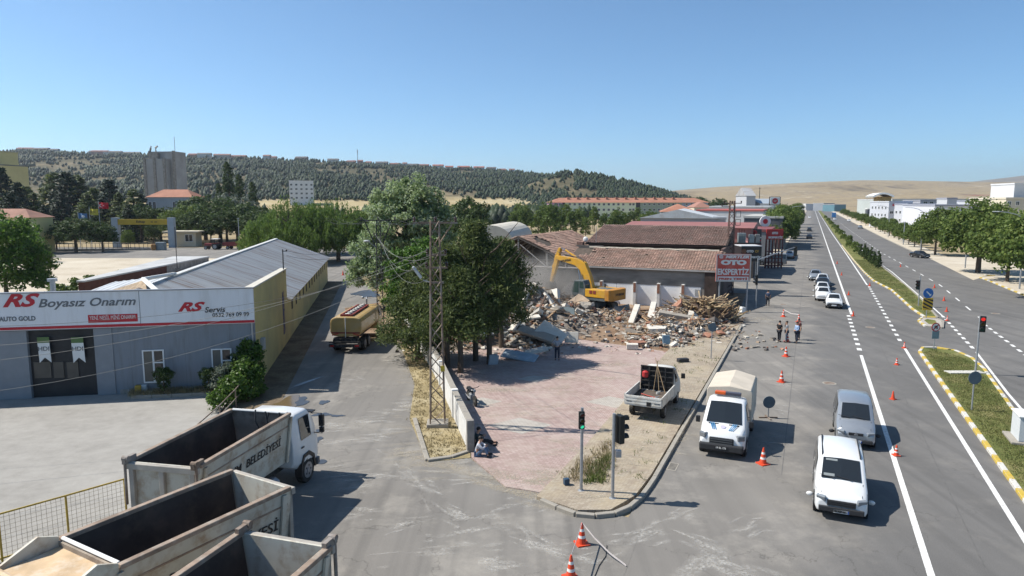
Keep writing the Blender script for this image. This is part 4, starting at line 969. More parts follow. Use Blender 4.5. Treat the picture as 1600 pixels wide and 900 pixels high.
# ================================================================== VEHICLES (local frame: forward +Y, ground z=0)
PLATEM = mat('number_plate', (.62, .63, .62), .4, .04, 4)
PLATEB = mat('plate_blue', (.03, .07, .25), .4, .04, 4)
CARIN = mat('car_trim', (.03, .03, .032), .6, .1, 5)
WHITEC = paint('white_paint', (.66, .665, .66))
SILVC = mat('silver_paint', (.36, .38, .40), .3, .04, 2, metal=.55, spec=.5, coat=.4)
_wheel = {}
def wheel(parent, x, y, r, w, side, rim=RIM, hub=.62):
    key = (r, w, rim.name)
    if key not in _wheel:
        t = MB(); n = 22
        prof = [(-w / 2, r * .62), (-w / 2, r * .93), (-w * .36, r), (w * .36, r), (w / 2, r * .93), (w / 2, r * .62)]
        rings = [[(p[0], p[1] * math.cos(2 * PI * k / n), p[1] * math.sin(2 * PI * k / n)) for k in range(n)] for p in prof]
        t.loft(rings, 0, True)
        h = MB()
        h.tube([(w * .30, 0, 0), (w * .52, 0, 0)], r * hub, n); h.tube([(w * .5, 0, 0), (w * .58, 0, 0)], r * .2, 10)
        for k in range(5): a = 2 * PI * k / 5; h.tube([(w * .5, r * .36 * math.cos(a), r * .36 * math.sin(a)), (w * .535, r * .36 * math.cos(a), r * .36 * math.sin(a))], r * .09, 6, 1)
        _wheel[key] = (t.mesh('tyre', RUBBER, False), h.mesh('rim', [rim, BLACK], False))
    a, b = _wheel[key]
    o = link('wheel', a, parent, (x, y, r), (0, 0, 0 if side > 0 else PI))
    link('rim', b, o)
    return o
def ring(y, wb, w, w2, wt, zb, zl, zbelt, zt, cr=.03):
    h = [(wb, zb), (w, zl), (w2, zbelt), (wt, zt - .07), (wt - .13, zt)]
    return [(-p[0], y, p[1]) for p in h] + [(0, y, zt + cr)] + [(p[0], y, p[1]) for p in reversed(h)]
def lerp(a, b, t): return Vector(a) + (Vector(b) - Vector(a)) * t
def strip(A, B, t0, t1, s0, s1, off):
    """panel between two polylines A and B, shrunk and pushed out along its normal"""
    n = len(A); P = []
    for t in (t0, t1):
        row = [lerp(A[i], B[i], t) for i in range(n)]
        c = (row[0] + row[-1]) / 2
        if n == 2: row = [lerp(row[0], row[1], s0), lerp(row[0], row[1], s1)]
        else: row = [c + (p - c) * (s1 - s0) for p in row]
        P += row
    nrm = (P[n - 1] - P[0]).cross(P[n] - P[0]).normalized()
    return P, n, nrm * off
def panel(b, A, B, t0, t1, s0=.05, s1=.95, off=.012, out=None, mi=0):
    P, n, d = strip(A, B, t0, t1, s0, s1, off)
    if out is not None and d.dot(Vector(out)) < 0: d = -d
    back = [p - d * .5 for p in P]
    b.add([p + d for p in P], [(i, i + 1, n + i + 1, n + i) for i in range(n - 1)], mi)
def car(name, label, cat, loc, rz, st, pm, ws, rw, sides, axles, wr=.31, group=None, trim=True, mirror=True, rails=False, lampy=None, grille=None, plate='left', hasdetail=True, rimm=RIM):
    o = empty(name, loc, rz, label, cat, group)
    rings = [ring(*s) for s in st]
    b = MB(); b.loft(rings, 0, True)
    b.build('body', pm, o, bevel=.045, seg=2, smooth=True)
    g = MB(); a, c = ws
    panel(g, rings[a][4:7], rings[c][4:7], .07, .95, .04, .98, .03, (0, 1, 1))
    g.build('windscreen', GLASS, o)
    if rw:
        g = MB(); a, c = rw
        panel(g, rings[a][4:7], rings[c][4:7], .1, .9, .06, .94, .03, (0, -1, 1)); g.build('rear_window', GLASS, o)
    for s, idx in ((-1, (2, 3)), (1, (8, 7))):
        g = MB()
        for (i, j) in sides:
            A = [rings[i][idx[0]], rings[i][idx[1]]]; B = [rings[j][idx[0]], rings[j][idx[1]]]
            panel(g, A, B, .05, .95, .1, .93, .028, (s, 0, .3))
        g.build('side_windows', GLASS, o)
    W = max(s[2] for s in st); yf = st[-1][0]; yr = st[0][0]
    for y in axles:
        for s in (-1, 1):
            MB().tube([(s * (W - .2), y, wr + .02), (s * (W + .006), y, wr + .02)], wr + .07, 20).build('wheel_arch', BLACK, o)
            wheel(o, s * (W - .085), y, wr, .2, s, rimm)
    nz = st[-1]
    if hasdetail:
        zf = nz[7]
        f = MB(); f.box((0, yf + .0, nz[5] + .1), (nz[2] * 1.9, .14, .16)); f.build('front_bumper', CARIN if trim else pm, o, bevel=.03)
        gr = grille or (.5, zf - .14, .12)
        k = MB()
        for q in range(3): k.box((0, yf + .03, gr[1] + (q - 1) * gr[2] / 2.6), (gr[0] * 2, .05, gr[2] / 4.2))
        k.box((0, yf + .012, gr[1]), (gr[0] * 2.05, .04, gr[2] * 1.25)); k.build('grille', CARIN, o)
        L = lampy or (zf - .05, .2, .17)
        for s in (-1, 1):
            q = MB(); q.box((s * (nz[2] - .13), yf - .07, L[0] - .06), (.34, .13, L[2] * .8), rot=Matrix.Rotation(-s * .5, 3, 'Z') @ Matrix.Rotation(-.35, 3, 'X')); q.build('headlight', LAMP, o, bevel=.03)
            MB().box((s * (st[0][2] - .06), yr - .005, st[0][6] - .02), (.16, .05, .34)).build('tail_light', TAIL, o, bevel=.02)
        p = MB().box((0, yf + .085, nz[5] + .1), (.52, .02, .12)).build('number_plate', PLATEM, o)
        MB().box((-.235, yf + .097, nz[5] + .1), (.045, .004, .11)).build('plate_band', PLATEB, p)
        if mirror:
            ym = st[ws[0]][0] + .1; zm = st[ws[0]][6] + .08
            for s in (-1, 1): MB().ball((s * (W + .14), ym - .12, zm), (.13, .07, .09), 10, 6).build('mirror', pm if not trim else CARIN, o, smooth=True)
        sm = MB()
        for s in (-1, 1):
            for (i, j) in sides:
                for y in (st[j][0] + .03, st[i][0] - .05):
                    sm.tube([(s * (W + .004), y, st[i][6] + .32), (s * (W + .004), y, st[i][7] + .02)], .007, 4)
                sm.box((s * (W + .008), st[j][0] + .16, st[i][7] - .07), (.02, .16, .025))
            a_, b_ = rings[ws[0]], rings[-2]
            sm.tube([Vector(a_[4 if s < 0 else 6]) + Vector((0, 0, .01)), Vector(b_[4 if s < 0 else 6]) + Vector((0, 0, .012))], .008, 4)
        sm.build('panel_gaps', CARIN, o)
        wp = MB()
        A, Bq = rings[ws[0]], rings[ws[1]]
        for s in (-.35, .25):
            p0 = lerp(A[5], Bq[5], .05) + Vector((s, .02, .035)); p1 = lerp(A[5], Bq[5], .16) + Vector((s + .5, .02, .035))
            wp.tube([p0, p1], .012, 4)
        wp.build('wiper', BLACK, o)
        if rails:
            for s in (-1, 1):
                i0, i1 = ws[1], ws[1] - 2
                MB().tube([Vector(rings[i0][4 if s < 0 else 6]) + Vector((0, -.1, .0)), Vector(rings[i0][4 if s < 0 else 6]) + Vector((0, -.3, .06)), Vector(rings[i1][4 if s < 0 else 6]) + Vector((0, .2, .06)), Vector(rings[i1][4 if s < 0 else 6]) + Vector((0, 0, .0))], .028, 5).build('roof_rail', CARIN, o)
    return o
TOCAM, AWAY = PI - TH, -TH
def ev(d): return Vector((ST * d, CT * d, 0))
# (y, wb, w, w2, wt, zb, zl, zbelt, ztop)  rear -> front
MPV = [(-2.17, .80, .86, .86, .76, .36, .5, 1.02, 1.70), (-2.08, .82, .89, .89, .78, .26, .42, 1.04, 1.80), (-.8, .82, .905, .89, .80, .24, .4, 1.04, 1.84), (.42, .82, .905, .89, .79, .24, .4, 1.02, 1.76),
       (1.22, .82, .90, .88, .86, .24, .4, .98, 1.12), (1.66, .82, .89, .87, .83, .24, .42, .94, 1.06), (2.05, .80, .86, .84, .80, .26, .42, .80, .92), (2.19, .72, .79, .78, .72, .30, .42, .64, .74)]
VAN2 = [(s[0] * .93, s[1] * .95, s[2] * .95, s[3] * .95, s[4] * .93, s[5], s[6], s[7] + .02, s[8] + .01) for s in MPV]
SEDAN = [(-2.2, .68, .74, .72, .62, .36, .5, .84, .93), (-2.05, .76, .83, .80, .70, .28, .42, .88, 1.0), (-1.35, .78, .86, .83, .70, .24, .4, .92, 1.03), (-.78, .78, .86, .83, .60, .22, .38, .93, 1.42), (.05, .78, .86, .83, .61, .22, .38, .92, 1.46),
         (.42, .78, .86, .83, .60, .22, .38, .91, 1.42), (1.05, .78, .86, .83, .76, .22, .38, .90, 1.0), (1.95, .76, .83, .80, .74, .24, .4, .78, .88), (2.2, .66, .74, .72, .62, .3, .42, .62, .72)]
BOXY = [(-2.1, .74, .80, .79, .72, .34, .5, .86, .96), (-1.98, .78, .82, .80, .74, .28, .44, .88, 1.0), (-1.25, .78, .82, .80, .72, .26, .42, .90, 1.0), (-.82, .78, .82, .80, .62, .25, .42, .90, 1.38), (-.1, .78, .82, .80, .63, .25, .42, .90, 1.41),
        (.35, .78, .82, .80, .62, .25, .42, .90, 1.38), (.82, .78, .82, .80, .74, .25, .42, .89, .97), (1.9, .78, .82, .80, .74, .27, .44, .80, .88), (2.06, .76, .80, .78, .72, .3, .46, .68, .76)]
PLT = bpy.data.materials
ft = G(1313, 815); q = car('parked_car', 'white compact van with black roof rails, nearest vehicle on the road', 'van', ft + ev(2.2), TOCAM, MPV, WHITEC, (4, 3), (1, 2) and None, ((3, 2), (2, 1)), (-1.35, 1.38), .32, trim=False, rails=True, lampy=(.84, .3, .26), grille=(.46, .66, .17))
q.name = 'compact_van'
pp = MB(); A_, B_ = [ring(*x) for x in (MPV[4], MPV[3])]; panel(pp, [lerp(A_[6], A_[4], .08), lerp(A_[6], A_[4], .34)], [lerp(B_[6], B_[4], .08), lerp(B_[6], B_[4], .34)], .16, .27, 0, 1, .05, (0, 1, 1)); panel(pp, [lerp(A_[6], A_[4], .1), lerp(A_[6], A_[4], .4)], [lerp(B_[6], B_[4], .1), lerp(B_[6], B_[4], .4)], .82, .9, 0, 1, .05, (0, 1, 1)); pp.build('dashboard_paper', mat('paper_behind_glass', (.22, .24, .24), .4, .05, 3), q)
writing('01 ABP 661', .1, SBLACK, q, (.02, 2.29, .40), (PI / 2, 0, PI), offset=.003, sx=.8)
MB().box((0, 2.235, .43), (1.5, .1, .2)).build('lower_grille', CARIN, q, bevel=.03)
ft = G(1336, 702); q = car('compact_van', 'silver grey compact van with black bumper behind the white one', 'van', ft + ev(2.05), TOCAM, VAN2, SILVC, (4, 3), None, ((3, 2), (2, 1)), (-1.3, 1.3), .30, trim=True, lampy=(.82, .3, .22), grille=(.3, .72, .1))
writing('53 AU 271', .1, SBLACK, q, (.02, 2.14, .40), (PI / 2, 0, PI), offset=.003, sx=.8)
k = MB(); 
for a in (0, 2.09, 4.19): k.box((.05 * math.sin(a), 2.1, .74 + .05 * math.cos(a)), (.07, .02, .07), rot=Matrix.Rotation(a + .78, 3, 'Y'))
k.build('badge', RIM, q)
DKW = paint('black_car_paint', (.012, .013, .015))
rowc = [(2.75, 80.6, BOXY, WHITEC, 'old boxy white saloon at the front of the waiting queue', ((4, 3), (5, 4))), (1.75, 86.4, SEDAN, WHITEC, 'white saloon second in the waiting queue', None), (1.75, 91.8, SEDAN, WHITEC, 'white saloon third in the waiting queue', None),
        (1.85, 97.4, SEDAN, DKW, 'black car between two white ones in the waiting queue', None), (1.9, 102.6, SEDAN, WHITEC, 'white saloon fifth in the waiting queue', None), (1.0, 108.4, SEDAN, SILVC, 'silver saloon at the back of the waiting queue', None)]
for u, v, st, pm, lab, _ in rowc:
    q = car('saloon_car', lab, 'car', R(u, v + 2.1), TOCAM, st, pm, (6, 5), (2, 3), ((5, 4), (4, 3)), (-1.3, 1.32), .3, group='cars waiting in the queue', trim=st is BOXY)
car('saloon_car', 'silver car parked facing away near the left traffic light', 'car', R(-3.6, 151), AWAY, SEDAN, SILVC, (6, 5), (2, 3), ((5, 4), (4, 3)), (-1.3, 1.32), .3)
car('saloon_car', 'black car turning into the entrance on the right', 'car', R(21.0, 163), TOCAM + .5, SEDAN, DKW, (6, 5), (2, 3), ((5, 4), (4, 3)), (-1.3, 1.32), .3)
for i, (u, v, pm, lab, hd) in enumerate([(-.2, 232, DKW, 'dark car on the left carriageway in the tree shadows', AWAY), (-.4, 290, DKW, 'dark car further up the left carriageway', AWAY), (-1, 520, WHITEC, 'tiny white car at the far end of left carriageway', TOCAM), (13.5, 470, WHITEC, 'tiny white car at far end of right carriageway', AWAY),
        (19.6, 330, SILVC, 'pale car by the right hand kerb below the red awning', AWAY), (20.0, 440, WHITEC, 'white car far up by the right hand kerb', AWAY)]):
    car('distant_car', lab, 'car', R(u, v), hd, SEDAN, pm, (6, 5), (2, 3), ((5, 4), (4, 3)), (-1.3, 1.32), .3, hasdetail=False)
q = car('minibus', 'grey minibus parked in shade below the black sign box', 'minibus', at(1204, 412, 118) * 1, rad(78), [(s[0] * 1.2, s[1] * 1.1, s[2] * 1.1, s[3] * 1.1, s[4] * 1.12, s[5], s[6], s[7] + .15, s[8] + (.35 if s[8] > 1.4 else .15)) for s in MPV], mat('bus_grey', (.22, .24, .26), .4, .05, 2, metal=.2, coat=.3), (4, 3), None, ((3, 2), (2, 1)), (-1.6, 1.65), .34)
q.location = (G(1204, 414).x, G(1204, 414).y, 0)
# far blue lorry
q = empty('lorry', R(14.2, 520), AWAY, 'blue box lorry far up the right carriageway', 'lorry')
MB().b2(-1.25, 1.25, -4, 2.2, .9, 4.0).build('box_body', mat('lorry_blue', (.03, .14, .35), .5, .05, 1), q); MB().b2(-1.2, 1.2, 2.4, 4.2, .6, 3.2).build('cab', WHITEC, q, bevel=.1)
for y in (-2.6, 3.2):
    for s in (-1, 1): wheel(q, s * 1.05, y, .5, .3, s)

# ------------------------------------------------------------------ municipal van with canvas body
ft = G(1126, 716)
q = empty('canvas_van', ft + ev(2.9), TOCAM, 'white municipal flatbed van with beige canvas cover and orange light bar', 'van')
st = [(.25, .9, 1.0, .98, .82, .4, .55, 1.2, 2.22), (.7, .92, 1.02, 1.0, .86, .36, .5, 1.2, 2.28), (1.35, .92, 1.02, 1.0, .84, .34, .5, 1.2, 2.22), (2.15, .92, 1.02, 1.0, .96, .34, .5, 1.16, 1.34), (2.65, .9, 1.0, .96, .88, .34, .5, 1.0, 1.2), (2.88, .8, .9, .88, .76, .36, .5, .78, .92)]
rg = [ring(*s) for s in st]
b = MB(); b.loft(rg); b.build('cab', WHITEC, q, bevel=.06, smooth=True)
g = MB(); panel(g, rg[3][4:7], rg[2][4:7], .06, .96, .03, .99, .03, (0, 1, 1)); g.build('windscreen', GLASS, q)
for s, ix in ((-1, (2, 3)), (1, (8, 7))):
    g = MB(); panel(g, [rg[2][ix[0]], rg[2][ix[1]]], [rg[1][ix[0]], rg[1][ix[1]]], .05, .95, .1, .9, .028, (s, 0, .3)); g.build('side_window', GLASS, q)
    MB().box((s * 1.18, 1.95, 1.42), (.2, .12, .3)).build('mirror', BLACK, q, bevel=.03)
    MB().box((s * .8, 2.74, .98), (.34, .22, .24), rot=Matrix.Rotation(-s * .6, 3, 'Z')).build('headlight', mat('dark_headlight', (.16, .17, .18), .15, .2, 8, spec=.6), q, bevel=.04)
    for k in range(3):
        MB().box((s * (.36 + k * .075), 2.42, 1.335 - .0), (.035, .5, .012), rot=Matrix.Rotation(s * .35, 3, 'Z') @ Matrix.Rotation(-.34, 3, 'X')).build('blue_stripe', mat('stripe_blue', (.06, .22, .42), .4, .05, 3), q)
MB().box((0, 2.9, .78), (1.06, .1, .36)).build('grille', mat('grille_black', (.025, .027, .03), .5, .1, 4), q, bevel=.05)
k = MB()
for z in (.68, .78, .88): k.box((0, 2.955, z), (.95, .02, .035))
k.build('grille_bar', mat('bar_grey', (.08, .085, .09), .4, .1, 4), q)
MB().box((0, 2.86, .5), (1.92, .3, .34)).build('bumper', CARIN, q, bevel=.07)
p = MB().box((0, 3.02, .52), (.56, .02, .13)).build('number_plate', SBLACK, q); writing('19 BL 173', .11, SWHITE, p, (0, 3.035, .52), (PI / 2, 0, PI), offset=.003)
d = MB(); d.tube([(0, 2.42, 1.30), (0, 2.43, 1.325)], .12, 14); d.build('round_badge', mat('badge_pale', (.45, .42, .55), .5, .1, 4), q)
for s in (-1, 1): MB().b2(s * .45 - .22, s * .45 + .22, 2.14, 2.2, 1.33, 1.375).build('air_slot', BLACK, q)
lb = MB().box((0, .75, 2.46), (1.2, .26, .13)).build('light_bar', mat('bar_dark', (.06, .06, .08), .3, .1, 3), q, bevel=.03)
MB().box((.34, .755, 2.465), (.5, .28, .14)).build('orange_lens', mat('orange_lens', (.55, .10, .02), .3, .1, 3), lb, bevel=.03)
MB().tube([(-.6, .8, 2.36), (.6, .8, 2.36)], .03, 6).build('bar_mount', STEEL, lb)
CANV = mat('beige_canvas', (.50, .44, .36), .95, .08, 1.5, bump=.25, bscale=3)
b = MB(); pr = [(-1.06, .95), (1.06, .95), (1.06, 2.38), (.98, 2.52), (0, 2.76), (-.98, 2.52), (-1.06, 2.38)]
f0 = [(p[0], .12, p[1] - (.12 if p[1] > 2.6 else 0)) for p in pr]; f1 = [(p[0] * 1.0, -.25, p[1]) for p in pr]; f2 = [(p[0], -1.6, p[1] - (.03 if p[1] > 2.6 else 0)) for p in pr]; f3 = [(p[0], -2.95, p[1]) for p in pr]
b.loft([f3, f2, f1, f0]); b.build('canvas_cover', CANV, q, bevel=.03)
MB().b2(-1.05, 1.05, -3.0, .15, .72, .95).build('flatbed', WHITEC, q, bevel=.02)
MB().b2(-.45, .45, -2.9, 1.4, .4, .72).build('chassis', CHASSIS, q)
for y, s in ((2.0, -1), (2.0, 1), (-1.6, -1), (-1.6, 1)):
    if y > 0: MB().tube([(s * .8, y, .38), (s * 1.026, y, .38)], .46, 20).build('wheel_arch', BLACK, q)
    wheel(q, s * .92, y, .36, .24, s)

# ------------------------------------------------------------------ small flatbed pickup seen from behind
q = empty('flatbed_pickup', G(1008, 657, .14) + ev(2.3), AWAY - .04, 'old white flatbed pickup with open bed full of tools', 'pickup'); q.scale = (1.12, 1.06, 1.14)
OLDW = mat('old_white_paint', (.58, .57, .53), .5, .08, 2, dirt=(.33, .27, .2), dscale=3, damt=.6)
st = [(.45, .74, .82, .8, .68, .35, .5, 1.1, 1.84), (.9, .76, .84, .82, .70, .34, .5, 1.1, 1.93), (1.5, .76, .84, .82, .68, .34, .5, 1.08, 1.86), (2.1, .76, .84, .82, .78, .34, .5, 1.0, 1.14), (2.3, .72, .8, .78, .70, .36, .5, .8, .92)]
rg = [ring(*s) for s in st]; b = MB(); b.loft(rg); b.build('cab', OLDW, q, bevel=.05, smooth=True)
g = MB(); panel(g, rg[3][4:7], rg[2][4:7], .06, .96, .03, .99, .03, (0, 1, 1)); g.build('windscreen', GLASS, q)
for s, ix in ((-1, (2, 3)), (1, (8, 7))):
    g = MB(); panel(g, [rg[2][ix[0]], rg[2][ix[1]]], [rg[1][ix[0]], rg[1][ix[1]]], .05, .95, .1, .9, .028, (s, 0, .3)); g.build('side_window', GLASS, q)
    MB().box((s * 1.02, 1.75, 1.35), (.2, .1, .26)).build('mirror', BLACK, q, bevel=.03)
BEDIN = mat('dirty_bed', (.10, .078, .062), .9, .3, 3)
MB().b2(-.85, .85, -2.3, .4, .70, .78).build('bed_floor', BEDIN, q)
MB().b2(-.42, .42, -2.2, 2.0, .38, .7).build('chassis', CHASSIS, q)
for s in (-1, 1):
    w_ = MB().b2(s * .87 - .025, s * .87 + .025, -2.3, .38, .72, 1.18).build('side_board', OLDW, q)
    for y in (-2.28, -1.4, -.5, .36): MB().b2(s * .9 - .012, s * .9 + .012, y - .03, y + .03, .72, 1.2).build('stake', OLDW, w_)
t = MB().b2(-.87, .87, -2.36, -2.305, .70, 1.16).build('tailgate', OLDW, q)
for z in (.82, .96, 1.1): MB().b2(-.85, .85, -2.385, -2.362, z - .035, z + .035).build('pressed_rib', OLDW, t)
MB().b2(.18, .38, -2.4, -2.37, .74, .94).build('plate_holder', BLACK, t)
for s in (-1, 1): MB().b2(s * .66 - .12, s * .66 + .12, -2.392, -2.36, .87, .91).build('lettering_strip', SGREY, t)
h = MB()
for x in (-.8, -.4, 0, .4, .8): h.b2(x - .025, x + .025, .4, .45, .78, 2.0)
for z in (1.0, 1.25, 1.5, 1.75, 1.98): h.b2(-.83, .83, .405, .445, z - .02, z + .02)
h.b2(-.8, .8, .449, .46, .8, 1.95, 1)
h.build('head_rack', [CHASSIS, mat('rack_mesh', (.015, .015, .015), .8, .1, 3)], q)
for y in (1.45, -1.35):
    for s in (-1, 1): wheel(q, s * .74, y, .31, .2, s)
p0 = q.location
def onbed(x, y, z): return q.matrix_basis @ Vector((x, y, z))
def loosething(name, label, cat, mb, m, x, y, z, **k):
    o = mb.build(name, m, None, onbed(x, y, z), (0, 0, AWAY)); return tag(o, label, cat)
b = MB(); b.tube([(0, 0, 0), (0, 0, .06), (0, 0, .3), (0, 0, .36)], [.13, .17, .17, .08], 10)
loosething('red_canister', 'red canister hanging at the head rack of the pickup', 'canister', b, mat('canister_red', (.42, .03, .03), .5, .1, 3), -.55, .22, 1.45)
b = MB(); b.tube([(-.5, .5, .06), (.55, -.1, .06)], .03, 6); loosething('red_lever_bar', 'red and grey lever bar lying in the pickup bed', 'tool', b, mat('lever_red', (.38, .06, .04), .5, .2, 3), -.05, -1.1, .78)
for i, (x, y, s, c) in enumerate([(-.3, -1.7, .16, 0), (-.05, -1.75, .13, 1), (.15, -1.7, .17, 0), (.45, -1.75, .12, 1), (.2, -.2, .12, 0), (.35, -1.2, .12, 1)]):
    b = MB(); b.box((0, 0, s * .6), (s * 1.5, s, s), rz=i); b.tube([(0, 0, s), (s, .1, s * 1.4)], .03, 5)
    loosething('engine_part', ['grey engine part at the left of the pickup tailgate', 'second small engine part left of middle by tailgate', 'grey engine part in the middle by the pickup tailgate', 'small engine part at the right of the pickup tailgate', 'engine part lying against the head rack', 'engine part below the red lever bar end'][i], 'machine part', b, STEEL if c else mat('alloy', (.42, .42, .4), .5, .2, 6), x, y, .78)
for i, (a, c) in enumerate([((-.1, .1, .05), (.05, .38, 1.75)), ((.25, -.1, .05), (.02, .38, 1.7)), ((.65, -.3, .05), (-.1, .38, 1.9))]):
    b = MB(); b.tube([a, c], .018, 5); loosething('wooden_stick', ['left stick leaning on the pickup head rack', 'middle stick leaning on the pickup head rack', 'longest stick leaning on the pickup head rack'][i], 'stick', b, WOOD, 0, 0, .78)

# ------------------------------------------------------------------ dump trucks
BEDW = mat('cream_truck_paint', (.50, .475, .40), .6, .1, 1.2, dirt=(.27, .17, .09), dscale=1.6, damt=.75, bump=.12, bscale=5)
BEDR = mat('worn_bed_rim', (.27, .20, .15), .75, .3, 2, dirt=(.42, .38, .32), dscale=3, damt=.6, metal=.2)
BEDI = mat('worn_bed_steel', (.055, .043, .037), .8, .35, 1.1, metal=.1, dirt=(.13, .095, .07), dscale=.8, damt=.7)
GUARD = mat('rusty_guard_plate', (.50, .36, .22), .8, .22, 1.6, dirt=(.60, .53, .44), dscale=2.2, damt=.7)
def dump_truck(label, tail, rz, L, top=3.3, guard=False, cab=True, cabw=WHITEC, hinge=True, name='dump_truck', text=None, gatem=BEDW, ribs=True):
    o = empty(name, tail, rz, label, 'dump truck')
    w, z0 = 1.27, 1.35
    # tub: outer walls, inner walls, floor
    tb = MB()
    lo = 1.0
    for s in (-1, 1):
        tb.add([(s * w, 0, top), (s * w, L, top), (s * lo, L, z0), (s * lo, 0, z0), (s * (w - .09), .06, top), (s * (w - .09), L - .08, top), (s * (lo - .05), L - .08, z0 + .06), (s * (lo - .05), .06, z0 + .06)],
               [(0, 1, 2, 3), (7, 6, 5, 4), (0, 4, 5, 1), (1, 5, 6, 2), (3, 7, 4, 0), (2, 6, 7, 3)])
    sd = tb.build('bed_side', [BEDW], o)
    f = MB()
    for s in (-1, 1):
        P = [(s * (w - .095), .07, top - .01), (s * (w - .095), L - .09, top - .01), (s * (lo - .06), L - .09, z0 + .07), (s * (lo - .06), .07, z0 + .07)]
        f.quad(*P)
    f.quad((-lo, .05, z0 + .075), (lo, .05, z0 + .075), (lo, L - .05, z0 + .075), (-lo, L - .05, z0 + .075))
    f.build('bed_lining', BEDI, o)
    rm = MB()
    for s in (-1, 1): rm.box((s * (w - .02), L / 2, top + .02), (.17, L + .04, .12))
    rm.build('bed_rim', BEDR, o, bevel=.02)
    b = MB(); b.add([(-w, L, top), (w, L, top), (lo, L, z0), (-lo, L, z0), (-w, L + .07, top), (w, L + .07, top), (lo, L + .07, z0), (-lo, L + .07, z0)], [(0, 1, 2, 3), (7, 6, 5, 4), (0, 4, 5, 1), (1, 5, 6, 2), (3, 7, 4, 0), (2, 6, 7, 3)])
    fw_ = b.build('headboard', mat('worn_headboard', (.30, .25, .20), .75, .25, 1.4, dirt=(.12, .085, .065), dscale=1.2, damt=.9), o)
    MB().tube([(-w + .1, L - .02, top + .06), (w - .1, L - .02, top + .06)], .05, 6).build('headboard_bar', CWHITE, fw_)
    # tailgate with two recessed panels
    g = MB(); g.add([(-w, 0, top), (w, 0, top), (lo, 0, z0), (-lo, 0, z0), (-w, -.06, top), (w, -.06, top), (lo, -.06, z0), (-lo, -.06, z0)], [(0, 3, 2, 1), (4, 5, 6, 7), (0, 1, 5, 4), (1, 2, 6, 5), (2, 3, 7, 6), (3, 0, 4, 7)])
    gt = g.build('tailgate', gatem, o)
    rb_ = MB()
    for x in (-w + .1, 0, w - .1): rb_.box((x * (.93), -.12, (top + z0) / 2), (.17, .13, top - z0 - .02))
    for z in (z0 + .08, top - .1): rb_.box((0, -.125, z), (2.2 * w * (.86 if z < 2 else .93), .14, .2))
    rb_.build('tailgate_rib', mat('rib_grey', (.33, .30, .26), .7, .2, 2), gt, bevel=.02)
    if hinge:
        for s in (-1, 1):
            h = MB(); h.box((s * (w - .05), -.06, top + .1), (.12, .5, .2)); h.tube([(s * (w - .05) - .1, -.2, top + .16), (s * (w - .05) + .1, -.2, top + .16)], .09, 8); h.tube([(s * w, -.2, top + .1), (s * (w - .0), -.22, z0 + .6)], .045, 6)
            h.build('hinge', RUST, gt)
    if ribs:
        for s in (-1, 1):
            for k in (0, 2):
                y = L * (k + .04) / 2.08 + .05
                MB().add([(s * (w + .005), y, top - .1), (s * (w + .005), y + .14, top - .1), (s * (lo + .03), y + .14, z0), (s * (lo + .03), y, z0), (s * (w + .075), y, top - .1), (s * (w + .075), y + .14, top - .1), (s * (lo + .1), y + .14, z0), (s * (lo + .1), y, z0)],
                         [(0, 1, 2, 3), (7, 6, 5, 4), (0, 4, 5, 1), (1, 5, 6, 2), (3, 7, 4, 0), (2, 6, 7, 3)]).build('bed_rib', BEDW, sd)
            MB().box((s * (w - .06), L / 2, top - .45), (.03, L - .1, .05), rot=Matrix.Rotation(s * .14, 3, 'Y')).build('side_seam', BEDR, sd)
    if guard:
        gb = MB(); gb.add([(-w + .1, L + .07, top - .12), (w - .1, L + .07, top - .12), (w - .15, L + 1.35, top - .12), (-w + .15, L + 1.35, top - .12), (-w + .15, L + 1.5, top - .02), (w - .15, L + 1.5, top - .02)], [(0, 1, 2, 3), (3, 2, 5, 4)])
        gd = gb.build('cab_guard', GUARD, o); gd.modifiers.new('t', 'SOLIDIFY').thickness = .08
        for s in (-1, 1):
            MB().prof([(L + .05, top - .25), (L + 1.45, top - .25), (L + 1.4, top - .08), (L + .5, top + .3), (L + .05, top + .12)], s * (w - .02) - .04, s * (w - .02) + .04).build('guard_cheek', BEDW, gd)
        MB().tube([(-w + .1, L + 1.47, top - .04), (w - .1, L + 1.47, top - .04)], .09, 8).build('guard_lip', GUARD, gd)
        MB().b2(-w, w, L + 1.44, L + 1.5, top - .34, top - .14).build('guard_fascia', BEDW, gd)
        for x in (-.8, 0, .8): MB().b2(x - .05, x + .05, L + 1.0, L + 1.1, 1.3, top - .2).build('guard_post', BEDW, gd)
    ch = MB()
    for s in (-1, 1): ch.b2(s * .42 - .06, s * .42 + .06, -.3, L + 2.0, .75, 1.05)
    ch.b2(-.9, .9, .6, .9, 1.05, 1.3); ch.b2(-.5, .5, L * .5, L * .6, .8, 1.3); ch.b2(-1.1, 1.1, -.35, -.25, .5, .75)
    ch.build('chassis', CHASSIS, o)
    c0 = L + (1.25 if guard else .35)
    for y in (.9, 2.25):
        for s in (-1, 1):
            wheel(o, s * 1.0, y, .53, .5, s)
    for s in (-1, 1):
        MB().tube([(s * .85, L * .62, .72), (s * .85, L * .88, .72)], .3, 10).build('fuel_tank', STEEL, o)
    if cab:
        cy = c0
        stt = [(cy, 1.0, 1.14, 1.14, 1.02, .95, 1.15, 1.85, 2.92), (cy + .5, 1.05, 1.22, 1.2, 1.06, .7, 1.0, 1.85, 3.06), (cy + 1.35, 1.05, 1.23, 1.21, 1.06, .6, .95, 1.85, 3.04), (cy + 1.75, 1.05, 1.22, 1.2, 1.08, .55, .9, 1.80, 2.6), (cy + 1.98, 1.02, 1.18, 1.17, 1.1, .5, .85, 1.7, 1.86)]
        rg = [ring(*s) for s in stt]
        cb = MB(); cb.loft(rg); c = cb.build('cab', cabw, o, bevel=.05, smooth=True)
